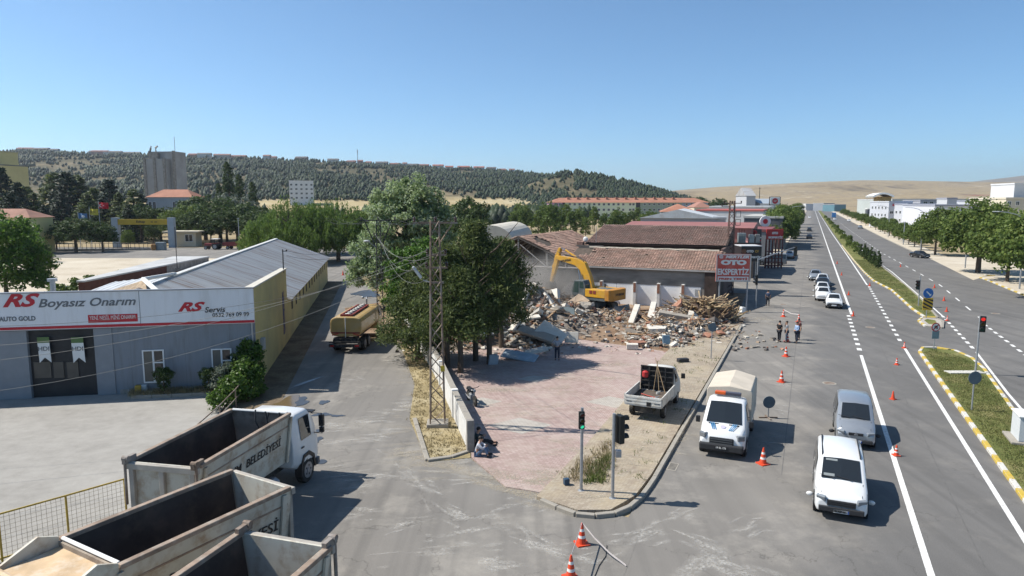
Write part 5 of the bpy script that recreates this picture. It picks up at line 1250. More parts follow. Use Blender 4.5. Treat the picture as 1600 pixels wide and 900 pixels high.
        g = MB(); panel(g, rg[4][4:7], rg[3][4:7], .05, .98, .02, .98, .03, (0, 1, 1)); g.build('windscreen', GLASS, o)
        for s, ix in ((-1, (2, 3)), (1, (8, 7))):
            g = MB(); panel(g, [rg[2][ix[0]], rg[2][ix[1]]], [rg[1][ix[0]], rg[1][ix[1]]], .02, .95, .06, .85, .03, (s, 0, .2)); g.build('side_window', GLASS, o)
            MB().box((s * 1.235, cy + .62, 1.62), (.03, .2, .05)).build('door_handle', BLACK, o)
            m = MB(); m.tube([(s * 1.1, cy + 1.6, 2.75), (s * 1.5, cy + 1.75, 2.72), (s * 1.5, cy + 1.75, 1.85), (s * 1.18, cy + 1.65, 1.9)], .022, 5); m.box((s * 1.5, cy + 1.75, 2.42), (.2, .14, .48)); m.box((s * 1.5, cy + 1.75, 2.02), (.18, .12, .22)); m.build('mirror', BLACK, o)
            MB().prof([(cy + .35, .45), (cy + .42, .95), (cy + .65, 1.28), (cy + 1.1, 1.32), (cy + 1.5, 1.05), (cy + 1.62, .5), (cy + 1.5, .5), (cy + 1.38, .95), (cy + 1.05, 1.18), (cy + .7, 1.15), (cy + .52, .9), (cy + .47, .45)], s * 1.0, s * 1.27).build('mudguard', BLACK, o)
            wheel(o, s * 1.06, cy + 1.0, .53, .33, s)
            MB().box((s * .86, cy + 2.0, .82), (.34, .1, .2)).build('headlight', LAMP, o, bevel=.02)
        MB().b2(-1.2, 1.2, cy + 1.85, cy + 2.08, .42, .72).build('bumper', mat('bumper_grey', (.10, .10, .105), .6, .1, 3), o, bevel=.04)
        k = MB()
        for z in (1.05, 1.22, 1.39, 1.56): k.b2(-.8, .8, cy + 1.97, cy + 2.02, z - .06, z + .06)
        k.build('grille', CARIN, o)
        MB().box((0, cy + 1.95, 2.72), (2.1, .3, .05)).build('sun_visor', BLACK, o)
        MB().tube([(.7, cy - .12, 1.2), (.7, cy - .12, 2.95)], .12, 8).build('exhaust_stack', CHASSIS, o)
        MB().b2(-.9, -.2, cy - .22, cy - .02, 1.1, 2.2).build('air_filter', CHASSIS, o)
    if text:
        for t, y, zf, sz in text:
            z = z0 + (top - z0) * zf; xx = lo + (w - lo) * zf + .02
            e = writing(t, sz, SBLACK, sd, (xx + .004, y, z), (0, 0, 0), offset=.004, align='CENTER', extrude=.004)
            tilt = math.atan2(w - lo, top - z0)
            e.rotation_euler = (Matrix.Rotation(tilt, 3, 'Y') @ Matrix(((0, 0, 1), (1, 0, 0), (0, 1, 0)))).to_euler()
    return o
tA = dump_truck('white cabbed dump truck facing away with BELEDİYESİ lettering on its side', (-10.95, 20.65, 0), rad(-11.5), 5.4, text=[('ÇORUM', 1.5, .52, .44), ('BELEDİYESİ', 3.72, .52, .44)])
b = MB(); pth = [(.35 + .0, 5.2, 3.42), (.5, 5.05, 3.0), (.7, 5.0, 2.45), (.95, 5.0, 2.3), (1.05, 5.05, 2.7), (.95, 5.2, 3.42)]
b.tube(pth, .035, 6); b.tube([(-.1, 5.25, 3.45), (.0, 5.05, 3.05), (.2, 5.0, 2.75), (.45, 5.05, 3.0), (.5, 5.2, 3.4)], .03, 6)
ho = b.build('rubber_hose', BLACK, None, tA.location, tA.rotation_euler); tag(ho, 'black hose hanging over the headboard of the white cabbed truck', 'hose')
tB = dump_truck('middle dump truck with rusty cab guard plate facing the camera', (-7.5, 19.4, 0), rad(150), 4.9, guard=True, hinge=False, text=[('ÇORUM', 3.6, .5, .44), ('BELEDİYESİ', 1.5, .5, .44)])
for c in tB.children:
    if c.name.startswith('bed_side'):
        for g in c.children:
            if g.name.startswith('lettering'):
                g.location.x *= -1; tl = math.atan2(.27, 1.95); g.rotation_euler = (Matrix.Rotation(-tl, 3, 'Y') @ Matrix(((0, 0, -1), (-1, 0, 0), (0, 1, 0)))).to_euler()
tC = dump_truck('nearest dump truck cut by the lower edge with dark empty bed', (-5.55, 15.75, 0), rad(163), 5.4, hinge=True, cab=True)

# ------------------------------------------------------------------ water tanker
TAN = mat('tanker_ochre', (.42, .28, .105), .45, .08, 1.5, coat=.25, dirt=(.40, .33, .22), dscale=1.2, damt=.45)
DRED = mat('dark_red_trim', (.20, .035, .028), .6, .15, 3)
q = empty('water_tanker', G(540, 552), rad(-1.5), 'ochre water tanker lorry driving away up the side street', 'tanker')
def tanksec(y, k=1.0): 
    pts = []
    for i in range(24):
        t = 2 * PI * i / 24; c, s = math.cos(t), math.sin(t); e = .42
        pts.append((1.22 * k * math.copysign(abs(c) ** e, c), y, 2.0 + .76 * k * math.copysign(abs(s) ** (e + .12), s)))
    return pts
b = MB(); b.loft([tanksec(.2, .9), tanksec(.22, .97), tanksec(.3, 1.0), tanksec(5.9, 1.0), tanksec(5.98, .96), tanksec(6.0, .9)]); b.build('tank', TAN, q, smooth=False)
b = MB(); b.loft([tanksec(5.2, 1.02), tanksec(5.35, 1.02)]); b.build('tank_band', TAN, q)
b = MB(); b.box((0, .19, 1.55), (2.2, .03, .1)); b.build('rear_red_band', DRED, q)
for s in (-1, 1): MB().box((s * .8, .185, 1.42), (.5, .03, .09), rot=Matrix.Rotation(s * .25, 3, 'Y')).build('warning_chevron', mat('chevron_red', (.45, .08, .04), .5, .2, 12), q)
MB().tube([(.0, .15, 1.2), (.0, .15, 2.75)], .03, 6).build('level_pipe', CWHITE, q)
w_ = MB()
for s in (-1, 1): w_.box((s * .42, 3.2, 2.83), (.12, 5.2, .16))
for y in (.62, 5.78): w_.box((0, y, 2.83), (.96, .12, .16))
w_.build('walkway_frame', DRED, q)
MB().b2(-.36, .36, .7, 5.7, 2.76, 2.79).build('walkway', CHASSIS, q)
for k in range(7):
    d = MB(); y = 1.0 + k * .75; d.tube([(0, y, 2.79), (0, y, 2.92)], .22, 10); d.tube([(.1, y + .1, 2.92), (.1, y + .1, 3.02)], .09, 8); d.build('hatch', mat('pale_hatch', (.5, .49, .45), .5, .15, 4), q)
ch = MB()
for s in (-1, 1): ch.b2(s * .42 - .06, s * .42 + .06, 0, 7.6, .8, 1.1)
ch.b2(-1.2, 1.2, -.25, -.05, .5, .75); ch.b2(-1.2, 1.2, -.2, -.12, .85, .93); ch.b2(-.9, .9, .1, .7, .75, 1.15)
ch.build('chassis', CHASSIS, q)
for s in (-1, 1): MB().box((s * .95, -.27, .62), (.3, .04, .12)).build('tail_light', TAIL, q)
for y in (1.3, 2.6):
    for s in (-1, 1): wheel(q, s * .98, y, .5, .5, s)
for s in (-1, 1): wheel(q, s * 1.05, 7.1, .5, .32, s); MB().box((s * 1.42, 7.6, 2.2), (.16, .1, .5)).build('mirror', CHASSIS if s > 0 else TAN, q)
stt = [(6.25, 1.0, 1.16, 1.15, 1.0, .8, 1.0, 1.75, 2.55), (6.6, 1.02, 1.2, 1.18, 1.02, .7, .95, 1.75, 2.68), (7.4, 1.02, 1.2, 1.18, 1.02, .6, .9, 1.75, 2.66), (7.8, 1.02, 1.2, 1.18, 1.06, .55, .85, 1.7, 2.3), (8.0, 1.0, 1.15, 1.14, 1.06, .5, .85, 1.6, 1.75)]
rg = [ring(*s) for s in stt]; b = MB(); b.loft(rg); b.build('cab', TAN, q, bevel=.05, smooth=True)
for s, ix in ((-1, (2, 3)), (1, (8, 7))):
    g = MB(); panel(g, [rg[2][ix[0]], rg[2][ix[1]]], [rg[1][ix[0]], rg[1][ix[1]]], .02, .95, .06, .85, .03, (s, 0, .2)); g.build('side_window', GLASS, q)
g = MB(); panel(g, rg[4][4:7], rg[3][4:7], .05, .98, .02, .98, .03, (0, 1, 1)); g.build('windscreen', GLASS, q)
n_ = MB(); n_.tube([(.1, 6.7, 2.7), (.1, 6.7, 3.25), (.1, 6.8, 3.4), (.35, 7.4, 3.35)], .07, 7); n_.tube([(-.3, 6.75, 3.3), (.5, 6.75, 3.3)], .03, 5); n_.ball((-.25, 6.8, 3.35), .12, 8, 5)
n_.build('water_cannon', STEEL, q)

# ------------------------------------------------------------------ tracked excavator
EY = mat('excavator_yellow', (.58, .30, .022), .45, .08, 2, coat=.2, dirt=(.36, .27, .15), dscale=1.6, damt=.45)
EYSHADE = mat('counterweight_shaded_yellow', (.45, .20, .03), .5, .1, 2, dirt=(.3, .22, .14), dscale=1.8, damt=.4)  # body yellow turned orange, painting in the shade on the rear
EG = mat('excavator_grey', (.085, .10, .105), .6, .1, 2, dirt=(.25, .22, .18), dscale=2, damt=.35)
TRK = mat('track_steel', (.15, .13, .105), .75, .3, 4, metal=.3, dirt=(.30, .25, .19), dscale=2, damt=.7)
ex = empty('excavator', (8.6, 70.6, .38), rad(48.5), 'yellow tracked excavator tearing down the tiled building', 'excavator')
TR = .43
for s in (-1, 1):
    tk = MB(); Lh = 1.85; pth = []
    for k in range(10): a = -PI / 2 + PI * k / 9; pth.append((Lh + TR * math.cos(a), TR + TR * math.sin(a)))
    for k in range(10): a = PI / 2 + PI * k / 9; pth.append((-Lh + TR * math.cos(a), TR + TR * math.sin(a)))
    tk.prof(pth, s * 1.3 - .3, s * 1.3 + .3)
    tko = tk.build('track', TRK, ex, rot=(0, 0, rad(-30)))
    sm = MB().box((0, 0, 0), (.64, .15, .07)).mesh('track_shoe', TRK)
    tot = []
    for (a, b2) in zip(pth, pth[1:] + pth[:1]):
        n = max(1, int(math.hypot(b2[0] - a[0], b2[1] - a[1]) / .2))
        for k in range(n): tot.append((a[0] + (b2[0] - a[0]) * k / n, a[1] + (b2[1] - a[1]) * k / n, math.atan2(b2[1] - a[1], b2[0] - a[0])))
    for (y, z, a) in tot: link('track_shoe', sm, tko, (s * 1.3, y, z), (a, 0, 0))
    for k in range(6): MB().tube([(s * 1.3 - .34, -1.5 + k * .6, .35), (s * 1.3 + .34, -1.5 + k * .6, .35)], .2, 10).build('roller', CHASSIS, tko)
u = MB(); u.b2(-1.1, 1.1, -1.2, 1.2, .35, .9); u.tube([(0, 0, .85), (0, 0, 1.15)], .8, 18); u.build('undercarriage', EG, ex)
dk = MB(); dk.b2(-1.45, 1.45, -2.3, 1.6, 1.12, 1.4); dk.build('turntable', EG, ex)
MB().b2(-1.5, -.55, -2.3, .15, 1.42, 2.25).build('side_housing', EY, ex, bevel=.05)
MB().b2(.55, 1.5, -2.3, 1.4, 1.42, 2.25).build('side_housing', EY, ex, bevel=.05)
MB().b2(-.55, .55, -2.3, -.6, 1.42, 2.3).build('engine_hood', EG, ex, bevel=.05)
for k in range(2): MB().b2(-1.53, -1.505, -1.2 + k * .45, -.86 + k * .45, 1.8, 2.12).build('vent_grille', DRED, ex)
cwp = [(-1.5, -2.25), (-1.5, -2.75), (-1.15, -3.1), (1.15, -3.1), (1.5, -2.75), (1.5, -2.25)]
MB().prism(cwp, 1.18, 2.32).build('counterweight', EYSHADE, ex, bevel=.07)
writing('HYUNDAI', .34, SBLACK, ex, (0, -3.11, 1.78), (PI / 2, 0, 0), offset=.01)
cb = MB(); cb.prof([(.15, 1.42), (1.75, 1.42), (1.9, 1.9), (1.55, 3.02), (.35, 3.08), (.15, 2.6)], -1.5, -.5); cb.build('cab', EG, ex, bevel=.05)
CG = glass_mat('cab_green_glass', (.03, .055, .05), .08)
g = MB(); g.add([(-1.508, .95, 1.75), (-1.508, 1.72, 1.8), (-1.508, 1.45, 2.9), (-1.508, .95, 2.93)], [(0, 1, 2, 3)]); g.add([(-1.508, .28, 2.25), (-1.508, .85, 2.25), (-1.508, .85, 2.93), (-1.508, .4, 2.93)], [(0, 1, 2, 3)]); g.build('door_glass', CG, ex)
g = MB(); g.add([(-1.42, 1.9, 1.98), (-.58, 1.9, 1.98), (-.58, 1.6, 2.92), (-1.42, 1.6, 2.92)], [(0, 1, 2, 3)]); g.build('front_glass', CG, ex)
g = MB(); g.add([(-1.4, .142, 2.3), (-.6, .142, 2.3), (-.6, .142, 2.62), (-1.4, .142, 2.62)], [(0, 1, 2, 3)]); g.build('rear_glass', CG, ex)
for (x, y) in ((-1.4, -.4), (1.4, -1.8)):
    m = MB(); m.tube([(x, y, 2.25), (x, y, 2.7), (x, y + .4, 2.7)], .02, 5); m.build('handrail', CHASSIS, ex)
m = MB(); m.tube([(.6, -.9, 2.25), (.6, -.9, 2.65)], .09, 8); m.build('exhaust', CHASSIS, ex)
def arm(poly, x0, x1, name, m): return MB().prof(poly, x0, x1).build(name, m, ex, bevel=.04)
boom = arm([(.15, 1.35), (.75, 1.45), (1.35, 2.9), (1.95, 3.95), (2.6, 4.4), (5.15, 4.9), (5.25, 5.2), (5.0, 5.35), (2.3, 5.15), (1.3, 4.75), (.65, 3.5), (.25, 2.3)], -.02, .5, 'boom', EY)
writing('HYUNDAI', .3, SBLACK, boom, (-.035, 3.75, 4.85), (PI / 2, 0, -PI / 2), offset=.006).rotation_euler = (Matrix.Rotation(-.17, 3, 'X') @ Matrix.Rotation(-PI / 2, 3, 'Z') @ Matrix.Rotation(PI / 2, 3, 'X')).to_euler()
stick = arm([(4.55, 6.15), (4.8, 6.2), (5.3, 5.3), (6.05, 2.3), (5.8, 2.15), (5.3, 3.4), (4.85, 4.9)], .04, .44, 'stick', EY)
CHR = mat('hydraulic_rod', (.45, .46, .48), .2, .05, 4, metal=.9)
for (a, bq, c, r1) in (((2.5, 5.2), (4.0, 5.95), (4.6, 6.15), .1), ((5.15, 5.25), (5.75, 4.0), (6.05, 3.0), .09)):
    p = MB().tube([(.24, *a), (.24, *bq)], r1, 10).build('hydraulic_cylinder', EY, ex); MB().tube([(.24, *bq), (.24, *c)], r1 * .5, 8).build('piston_rod', CHR, p)
for s in (-.28, .76): p = MB().tube([(s, 1.0, 1.5), (s, 1.7, 2.9)], .1, 10).build('hydraulic_cylinder', EY, ex); MB().tube([(s, 1.7, 2.9), (s, 1.9, 4.0)], .05, 8).build('piston_rod', CHR, p)
bk = MB(); outer = [(5.8, 2.45), (6.15, 2.4), (6.35, 1.9), (6.2, 1.45), (5.8, 1.2), (5.2, 1.2), (5.05, 1.35), (5.55, 1.75)]
bk.prof(outer, -.35, .83)
for k in range(4): bk.prof([(5.1, 1.2), (5.08, 1.34), (4.82, 1.2)], -.32 + k * .3, -.18 + k * .3)
bk.build('bucket', mat('bucket_steel', (.10, .085, .07), .7, .3, 3, metal=.3), ex, bevel=.03)
for x in (.06, .4): MB().tube([(x, .9, 2.3), (x, 1.0, 3.7), (x, 1.5, 4.95), (x, 2.4, 5.32), (x, 4.2, 5.5), (x, 4.95, 5.75)], .035, 6).build('hydraulic_hose', BLACK, ex)
# ================================================================== POLES, SIGNS, STREET FURNITURE
def pylon(label, loc, rz, H, wb, wt, arms, m=RUST, name='lattice_pylon', k=1.0):
    o = empty(name, loc, rz, label, 'pylon')
    leg = lambda sx, sy, z: Vector((sx * (wb + (wt - wb) * z / H) / 2, sy * (wb + (wt - wb) * z / H) / 2, z))
    for sx in (-1, 1):
        for sy in (-1, 1): MB().tube([leg(sx, sy, 0), leg(sx, sy, H)], .04 * k, 4).build('leg', m, o)
    b = MB(); n = int(H / .75)
    for i_ in range(n):
        z0, z1 = H * i_ / n, H * (i_ + 1) / n
        for a, c in (((-1, -1), (1, -1)), ((1, -1), (1, 1)), ((1, 1), (-1, 1)), ((-1, 1), (-1, -1))):
            p, q = (a, c) if i_ % 2 else (c, a)
            b.tube([leg(*p, z0), leg(*q, z1)], .03 * k, 3)
    b.build('bracing', m, o)
    for (z, x0, x1, ins) in arms:
        ar = MB().box(((x0 + x1) / 2, 0, z), (x1 - x0, .09, .09)).build('cross_arm', m, o)
        for x in ins:
            i = MB(); i.tube([(x, 0, z + .04), (x, 0, z + .12), (x, 0, z + .16), (x, 0, z + .22), (x, 0, z + .3)], [.03, .09, .05, .09, .04], 8); i.build('insulator', mat('dark_insulator', (.045, .03, .025), .25, .1, 5), ar)
    return o
P1 = G(684, 665)
py1 = pylon('rusty lattice power pylon in front of the pines', P1, rad(4), 10.55, .74, .42, [(10.45, -1.1, 1.12, (-1.02, .02, 1.02)), (8.85, -.45, .55, (-.4, .5)), (8.2, -.5, .6, (-.45, .55)), (7.45, -.3, .4, ())])
lp = MB(); lp.tube([(-.2, 0, 7.45), (-.55, -.05, 7.55), (-.62, -.05, 7.6)], .035, 6); lp.build('lamp_arm', STEEL, py1)
hd = MB(); hd.box((-.92, -.05, 7.98), (.72, .26, .13), rot=Matrix.Rotation(.95, 3, 'Y')); hd.build('lamp_head', mat('lamp_shell', (.50, .51, .50), .4, .05, 3), py1, bevel=.04)
MB().box((.3, -.35, 3.1), (.22, .05, .28)).build('warning_plate', mat('warning_yellow', (.5, .36, .04), .6, .15, 5), py1)
MB().b2(-.55, .55, -.5, .5, 0, .22).build('footing', KERB, py1, bevel=.03)
MB().tube([(.2, 0, 9.4), (.85, 0, 10.4)], .035, 4).build('brace', RUST, py1)
P2 = Vector((-12.2, 62.5, 0))
py2 = pylon('darker power pylon behind the silver poplar on the side street', P2, rad(10), 9.9, .6, .35, [(9.8, -1.6, 1.6, (-1.5, 0, 1.5)), (8.4, -.4, .4, (-.4, .4))], CHASSIS)
for s in (-1, 1): MB().tube([(s * 1.2, 0, 9.75), (s * .2, 0, 7.2)], .05, 4).build('brace', CHASSIS, py2)
MB().tube([(-.2, 0, 7.3), (-.9, -.3, 7.9)], .04, 5).build('lamp_arm', STEEL, py2); MB().ball((-1.05, -.35, 7.95), (.3, .16, .1), 10, 6).build('lamp_head', mat('lamp_shell', (.5, .51, .5)), py2)
P3 = Vector((26.9, 84.0, 0))
py3 = pylon('dark lattice pylon with transformer rising behind the red billboard', P3, rad(-8), 11.6, .9, .55, [(11.3, -1.0, 1.1, (-.95, 0, 1.05)), (10.9, -1.25, -.2, (-1.2,)), (6.35, -.5, 3.6, ())], mat('old_pylon_brown', (.13, .08, .065), .8, .3, 4), k=1.25)
MB().b2(.6, 3.5, -.5, .6, 6.4, 6.5).build('platform', CHASSIS, py3)
t = MB().b2(.8, 1.7, -.4, .4, 6.5, 7.7).build('transformer', mat('transformer_grey', (.26, .28, .27), .5, .1, 3), py3, bevel=.05)
for k in range(5): MB().b2(.82 + k * .18, .86 + k * .18, -.52, -.4, 6.6, 7.5).build('cooling_fin', mat('transformer_grey', (.26, .28, .27)), t)
for x in (.95, 1.25, 1.55): MB().tube([(x, 0, 7.7), (x, 0, 8.15)], .05, 6).build('bushing', mat('bush_red', (.12, .03, .025), .3, .1, 5), t)
MB().b2(2.1, 2.7, -.35, .35, 6.5, 7.5).build('switch_box', mat('transformer_grey', (.26, .28, .27)), py3, bevel=.04); MB().b2(2.85, 3.35, -.35, .35, 6.5, 7.55).build('switch_box', GREYC, py3, bevel=.04)
f = MB()
for zz in (8.6, 9.6): f.b2(.45, 1.05, -.03, .03, zz, zz + .06); f.b2(.45, 1.05, -.03, .03, zz + .7, zz + .76); f.b2(.45, .5, -.025, .025, zz, zz + .76); f.b2(1.0, 1.05, -.025, .025, zz, zz + .76)
f.build('fuse_frame', CHASSIS, py3)
def wire(a, b, sag, label, r=.009, n=18, m=WIRE, g='overhead wires'):
    a, b = Vector(a), Vector(b)
    pts = [a + (b - a) * (k / n) + Vector((0, 0, -4 * sag * (k / n) * (1 - k / n))) for k in range(n + 1)]
    o = MB().tube(pts, r, 4).build('overhead_wire', m); tag(o, label, 'wire', g)
PALEW = mat('pale_cable', (.20, .195, .18), .6, .1, 3)
p1 = lambda x, z: P1 + Vector((x, 0, z)); p2 = lambda x, z: P2 + Vector((x * .98, x * .17, z))
wire(p1(-.45, 8.5), (-24, 21, 4.9), 1.6, 'pale cable from the pylon sagging low over the workshop yard', m=PALEW); wire(p1(-.4, 9.1), (-26, 23, 5.6), 1.5, 'second pale cable over the workshop yard, above the lowest', m=PALEW)
wire(p1(.5, 9.1), (-30, 26, 5.9), 1.7, 'third cable over the yard passing the dark garage door', m=PALEW); wire(p1(.55, 8.5), (-32, 28, 6.6), 1.4, 'thin dark cable crossing the white sign band', .008)
for i, (x, lab) in enumerate(((-1.02, 'left'), (.02, 'middle'), (1.02, 'right'))): wire(p1(x, 10.75), p2((-1.5, 0, 1.5)[i], 10.1), .55, lab + ' top wire from the rusty pylon to the darker pylon', .009)
for i, (x, z, lab) in enumerate(((-.4, 9.1, 'upper low voltage wire between the two pylons'), (.5, 9.1, 'upper right low voltage wire between the pylons'), (-.45, 8.5, 'lower low voltage wire between the two pylons'), (-.3, 7.7, 'lamp cable sagging lowest between the two pylons'))): wire(p1(x, z), p2(.2 * i - .3, 8.6 - .25 * i), 1.1 + .15 * i, lab, .009, m=PALEW)
for i, (x, lab) in enumerate(((-1.5, 'left'), (0, 'middle'), (1.5, 'right'))): wire(p2(x, 10.1), (-42 + i, 150, 9.6), 1.6, lab + ' wire running from the darker pylon to the far poles', .014)
for i, (px, py, h, lab) in enumerate([(450, 403, 7.2, 'thin pole at the end of the grey roofed workshop'), (373, 372, 7.5, 'thin pole in the field behind the tractor'), (410, 372, 6.5, 'short thin pole right of the field pole')]):
    g = G(px, py) if i == 0 else Vector((at(px, 360, 172).x, 172, 0))
    o = empty('utility_pole', g, 0, lab, 'pole'); MB().tube([(0, 0, 0), (0, 0, h)], [.11, .08], 7).build('shaft', STEEL, o); MB().box((0, 0, h - .2), (.7, .07, .07)).build('cross_arm', STEEL, o)
g = RS0 + Vector((-math.sin(RSZ) * 13.6, math.cos(RSZ) * 13.6, 0))
o = empty('roof_mast', (g.x, g.y, 6.0), 0, 'short wire mast standing on the yellow parapet', 'mast'); MB().tube([(0, 0, -.2), (0, 0, 1.7)], .045, 6).build('shaft', CHASSIS, o); MB().box((.15, 0, 1.55), (.4, .05, .05)).build('bracket', CHASSIS, o); MB().ball((.3, 0, 1.62), .07, 8, 5).build('insulator', CHASSIS, o)
for k, zz in enumerate((1.6, 1.2)): wire((g.x + .3, g.y, 6 + zz), (-12.4, 62.3, 8.4 - k * .4), .9, ('upper' if k == 0 else 'lower') + ' wire from the parapet mast to the darker pylon', .012)
o = empty('roof_mast', (*G(277, 420, 4.8).xy, 4.8), 0, 'thin mast on the flat shed roof', 'mast'); MB().tube([(0, 0, 0), (0, 0, 4.2)], .035, 5).build('shaft', CHASSIS, o); MB().box((0, 0, .03), (.3, .3, .05)).build('foot', CHASSIS, o)

# cones
def cone_mesh(h, striped):
    b = MB(); n = 16
    zs = [0.03, .32, .44, .62, .74, 1.0] if striped else [.03, 1.0]
    R0, R1 = .17 * h / .75, .03
    for k in range(len(zs) - 1):
        r0, r1 = (R0 + (R1 - R0) * z for z in (zs[k], zs[k + 1]))
        b.loft([[(r * math.cos(2 * PI * i / n), r * math.sin(2 * PI * i / n), z * h) for i in range(n)] for r, z in ((r0, zs[k]), (r1, zs[k + 1]))], 1 if striped and k % 2 else 0, k == len(zs) - 2)
    return b.mesh('cone_body', [ORANGE, CONEW])
def base_mesh(h): s = .44 * h / .75; return MB().box((0, 0, .025), (s, s, .05)).mesh('cone_base', ORANGE)
CM = {(h, s): (cone_mesh(h, s), base_mesh(h)) for h in (.75, .5) for s in (0, 1)}
cones = [(1192, 725, .75, 1, 'striped cone beside the canvas covered van'), (1221, 597, .75, 1, 'striped cone between the van and the standing people'), (1228, 557, .75, 1, 'striped cone just in front of the standing people'), (1230, 534, .75, 1, 'striped cone standing between the people'),
    (1224, 495, .75, 1, 'striped cone behind the people, nearer the rubble'), (1248, 503, .75, 1, 'striped cone behind the people, nearer the traffic lane'), (1400, 712, .5, 1, 'short cone on the white line beside the silver van'), (1395, 624, .55, 0, 'plain red cone in the lane beyond the silver van'), (1401, 570, .55, 1, 'red cone in the lane near the median tip'),
    (1413, 544, .6, 1, 'red cone on the line opposite the median end'), (1333, 494, .6, 0, 'red cone at the end of the solid line near the queue'), (1326, 461, .5, 0, 'red cone on the line beside the white queue cars'), (1315, 430, .5, 0, 'tiny red cone on the line behind the queue'), (1308, 412, .5, 0, 'tiny red cone farthest along the queue line'), (1359, 447, .5, 0, 'red cone where the second solid line begins'),
    (1479, 487, .6, 0, 'red cone on right carriageway beyond the hazard board'), (1480, 501, .6, 1, 'red cone at right carriageway edge line'), (1475, 470, .55, 0, 'red cone right of the traffic light on the far lane'), (1460, 450, .55, 0, 'red cone farther up the dashed far lane line'), (1407, 417, .5, 0, 'tiny red cone by the far dashed line'),
    (909, 850, .75, 1, 'striped cone holding the barrier tape in the foreground'), (892, 903, .75, 1, 'striped cone cut by the lower edge of the picture'), (536, 430, .75, 0, 'lone red cone at the far bend of the side street')]
cone_at = {}
for px, py, h, s, lab in cones:
    h = .75 if h > .7 else .5
    o = empty('traffic_cone', G(px, py), (px * 7 % 10) / 10, lab, 'cone', 'traffic cones')
    link('cone_body', CM[h, s][0], o); link('cone_base', CM[h, s][1], o); cone_at[px] = o.location.copy()
a = cone_at[909] + Vector((0, 0, .72)); e = G(978, 886)
TAPE = mat('barrier_tape', (.6, .55, .53), .5, .1, 3)
def tape(pts, label, w=.06, m=TAPE):
    b = MB()
    for p, q in zip(pts, pts[1:]): p, q = Vector(p), Vector(q); b.quad(p, q, q + Vector((0, 0, w)), p + Vector((0, 0, w)))
    o = b.build('barrier_tape', m); o.modifiers.new('t', 'SOLIDIFY').thickness = .006; tag(o, label, 'tape')
tape([a, lerp(a, e, .3) + Vector((0, 0, -.1)), lerp(a, e, .65) + Vector((0, 0, -.1)), e + Vector((0, 0, .02))], 'white barrier tape slanting from the foreground cone to the asphalt')
tape([a, cone_at[892] + Vector((0, 0, .7))], 'barrier tape strung between the two foreground cones')
tape([G(948, 852, .01), G(946, 870, .01), G(936, 884, .01), G(928, 903, .01)], 'dark strap trailing on the asphalt by the foreground cone', .03, BLACK)
tape([cone_at[1224] + Vector((0, 0, .7)), lerp(cone_at[1224], cone_at[1248], .5) + Vector((0, 0, .55)), cone_at[1248] + Vector((0, 0, .7))], 'thin tape strung between the two cones behind the people')

# traffic lights
TLB = mat('signal_housing', (.012, .013, .012), .5, .2, 5)
def signal_head(o, c, rz, s=1.0, lit=None, n=3):
    x, y, z = c
    M_ = Matrix.Rotation(rz, 3, 'Z')
    h = MB().box((x, y, z), (.32 * s, .2 * s, .33 * s * n), rz=rz).build('signal_head', TLB, o, bevel=.03)
    for k in range(n):
        zz = z + (n / 2 - .5 - k) * .32 * s
        p = Vector((x, y, zz)); f = M_ @ Vector((0, -1, 0))
        col = {0: (.10, .012, .012), 1: (.08, .05, .01), 2: (.01, .05, .035)}[k]
        m_ = mat('lens_%d_%s' % (k, lit == k), col, .3, .1, 5) if lit != k else mat('lens_%d_%s' % (k, True), col, .3, .1, 5, emit=({0: (1, .03, .02), 1: (1, .5, 0), 2: (.05, .9, .5)}[k], .55))
        MB().tube([p + f * .1 * s, p + f * .115 * s], .115 * s, 14).build('lens', m_, h)
        v = MB(); A = [p + f * .1 * s + M_ @ Vector((.135 * s * math.cos(t), 0, .135 * s * math.sin(t))) for t in [PI * q / 8 for q in range(9)]]
        v.loft([A, [q + f * .2 * s for q in A]], 0, False, False); vo = v.build('visor', TLB, h); vo.modifiers.new('t', 'SOLIDIFY').thickness = .012
    return h
def tlight(label, g, H, head, rz=0.0, s=1.0, lit=None, extra=None, lean=0.0):
    o = empty('traffic_light', g, 0, label, 'traffic light')
    MB().tube([(0, 0, 0), (0, 0, .02), (0, 0, H)], [.14, .065, .06], 10).build('pole', STEEL, o)
    if head: signal_head(o, head, rz, s, lit)
    return o
g = G(908, 766, .14); zt = at(910, 637, g.y).z - .14
tlight('traffic light on grey pole at the pavement corner facing us, green lit', g, zt, (-.03, -.12, at(910, 655, g.y).z - .14), rad(8), .72, 2)
g = G(957, 778, .14); zt = at(960, 646, g.y).z - .14; o = tlight('taller traffic light at the pavement corner seen from its side', g, zt, (.24, .05, at(960, 671, g.y).z - .14), rad(118), 1.12)
MB().b2(.08, .30, -.1, .1, at(960, 714, g.y).z - .14, at(960, 703, g.y).z - .14).build('control_box', STEEL, o, bevel=.02)
g = G(1524, 582, .13); zt = at(1528, 494, g.y).z; tlight('traffic light showing red on the right hand median', g, zt - .13, (.14, -.1, at(1528, 506, g.y).z - .13), rad(-30), 1.08, 0)
MB().b2(-1.9, .5, -.35, .35, -.02, .05).build('footing', KERBW, bpy.data.objects['traffic_light.002'])
g = R(11.3, 86, .13); tlight('black traffic light beside the blue arrow sign on the median', g, at(1442, 433, g.y).z, (-.25, -.1, at(1442, 445, g.y).z - .13), rad(-60), 1.05)
g = G(1181, 480); o = tlight('mast arm traffic light reaching over the left carriageway', g, 5.4, (-.1, -.15, at(1180, 437, g.y).z), rad(-100), 1.1)
e = at(1243, 391, g.y + 2); MB().tube([(0, 0, 5.2), Vector((e.x - g.x, e.y - g.y, e.z + .25)) * .6 + Vector((0, 0, 2.2)), (e.x - g.x, e.y - g.y, e.z + .35)], [.07, .055, .045], 8).build('mast_arm', STEEL, o)
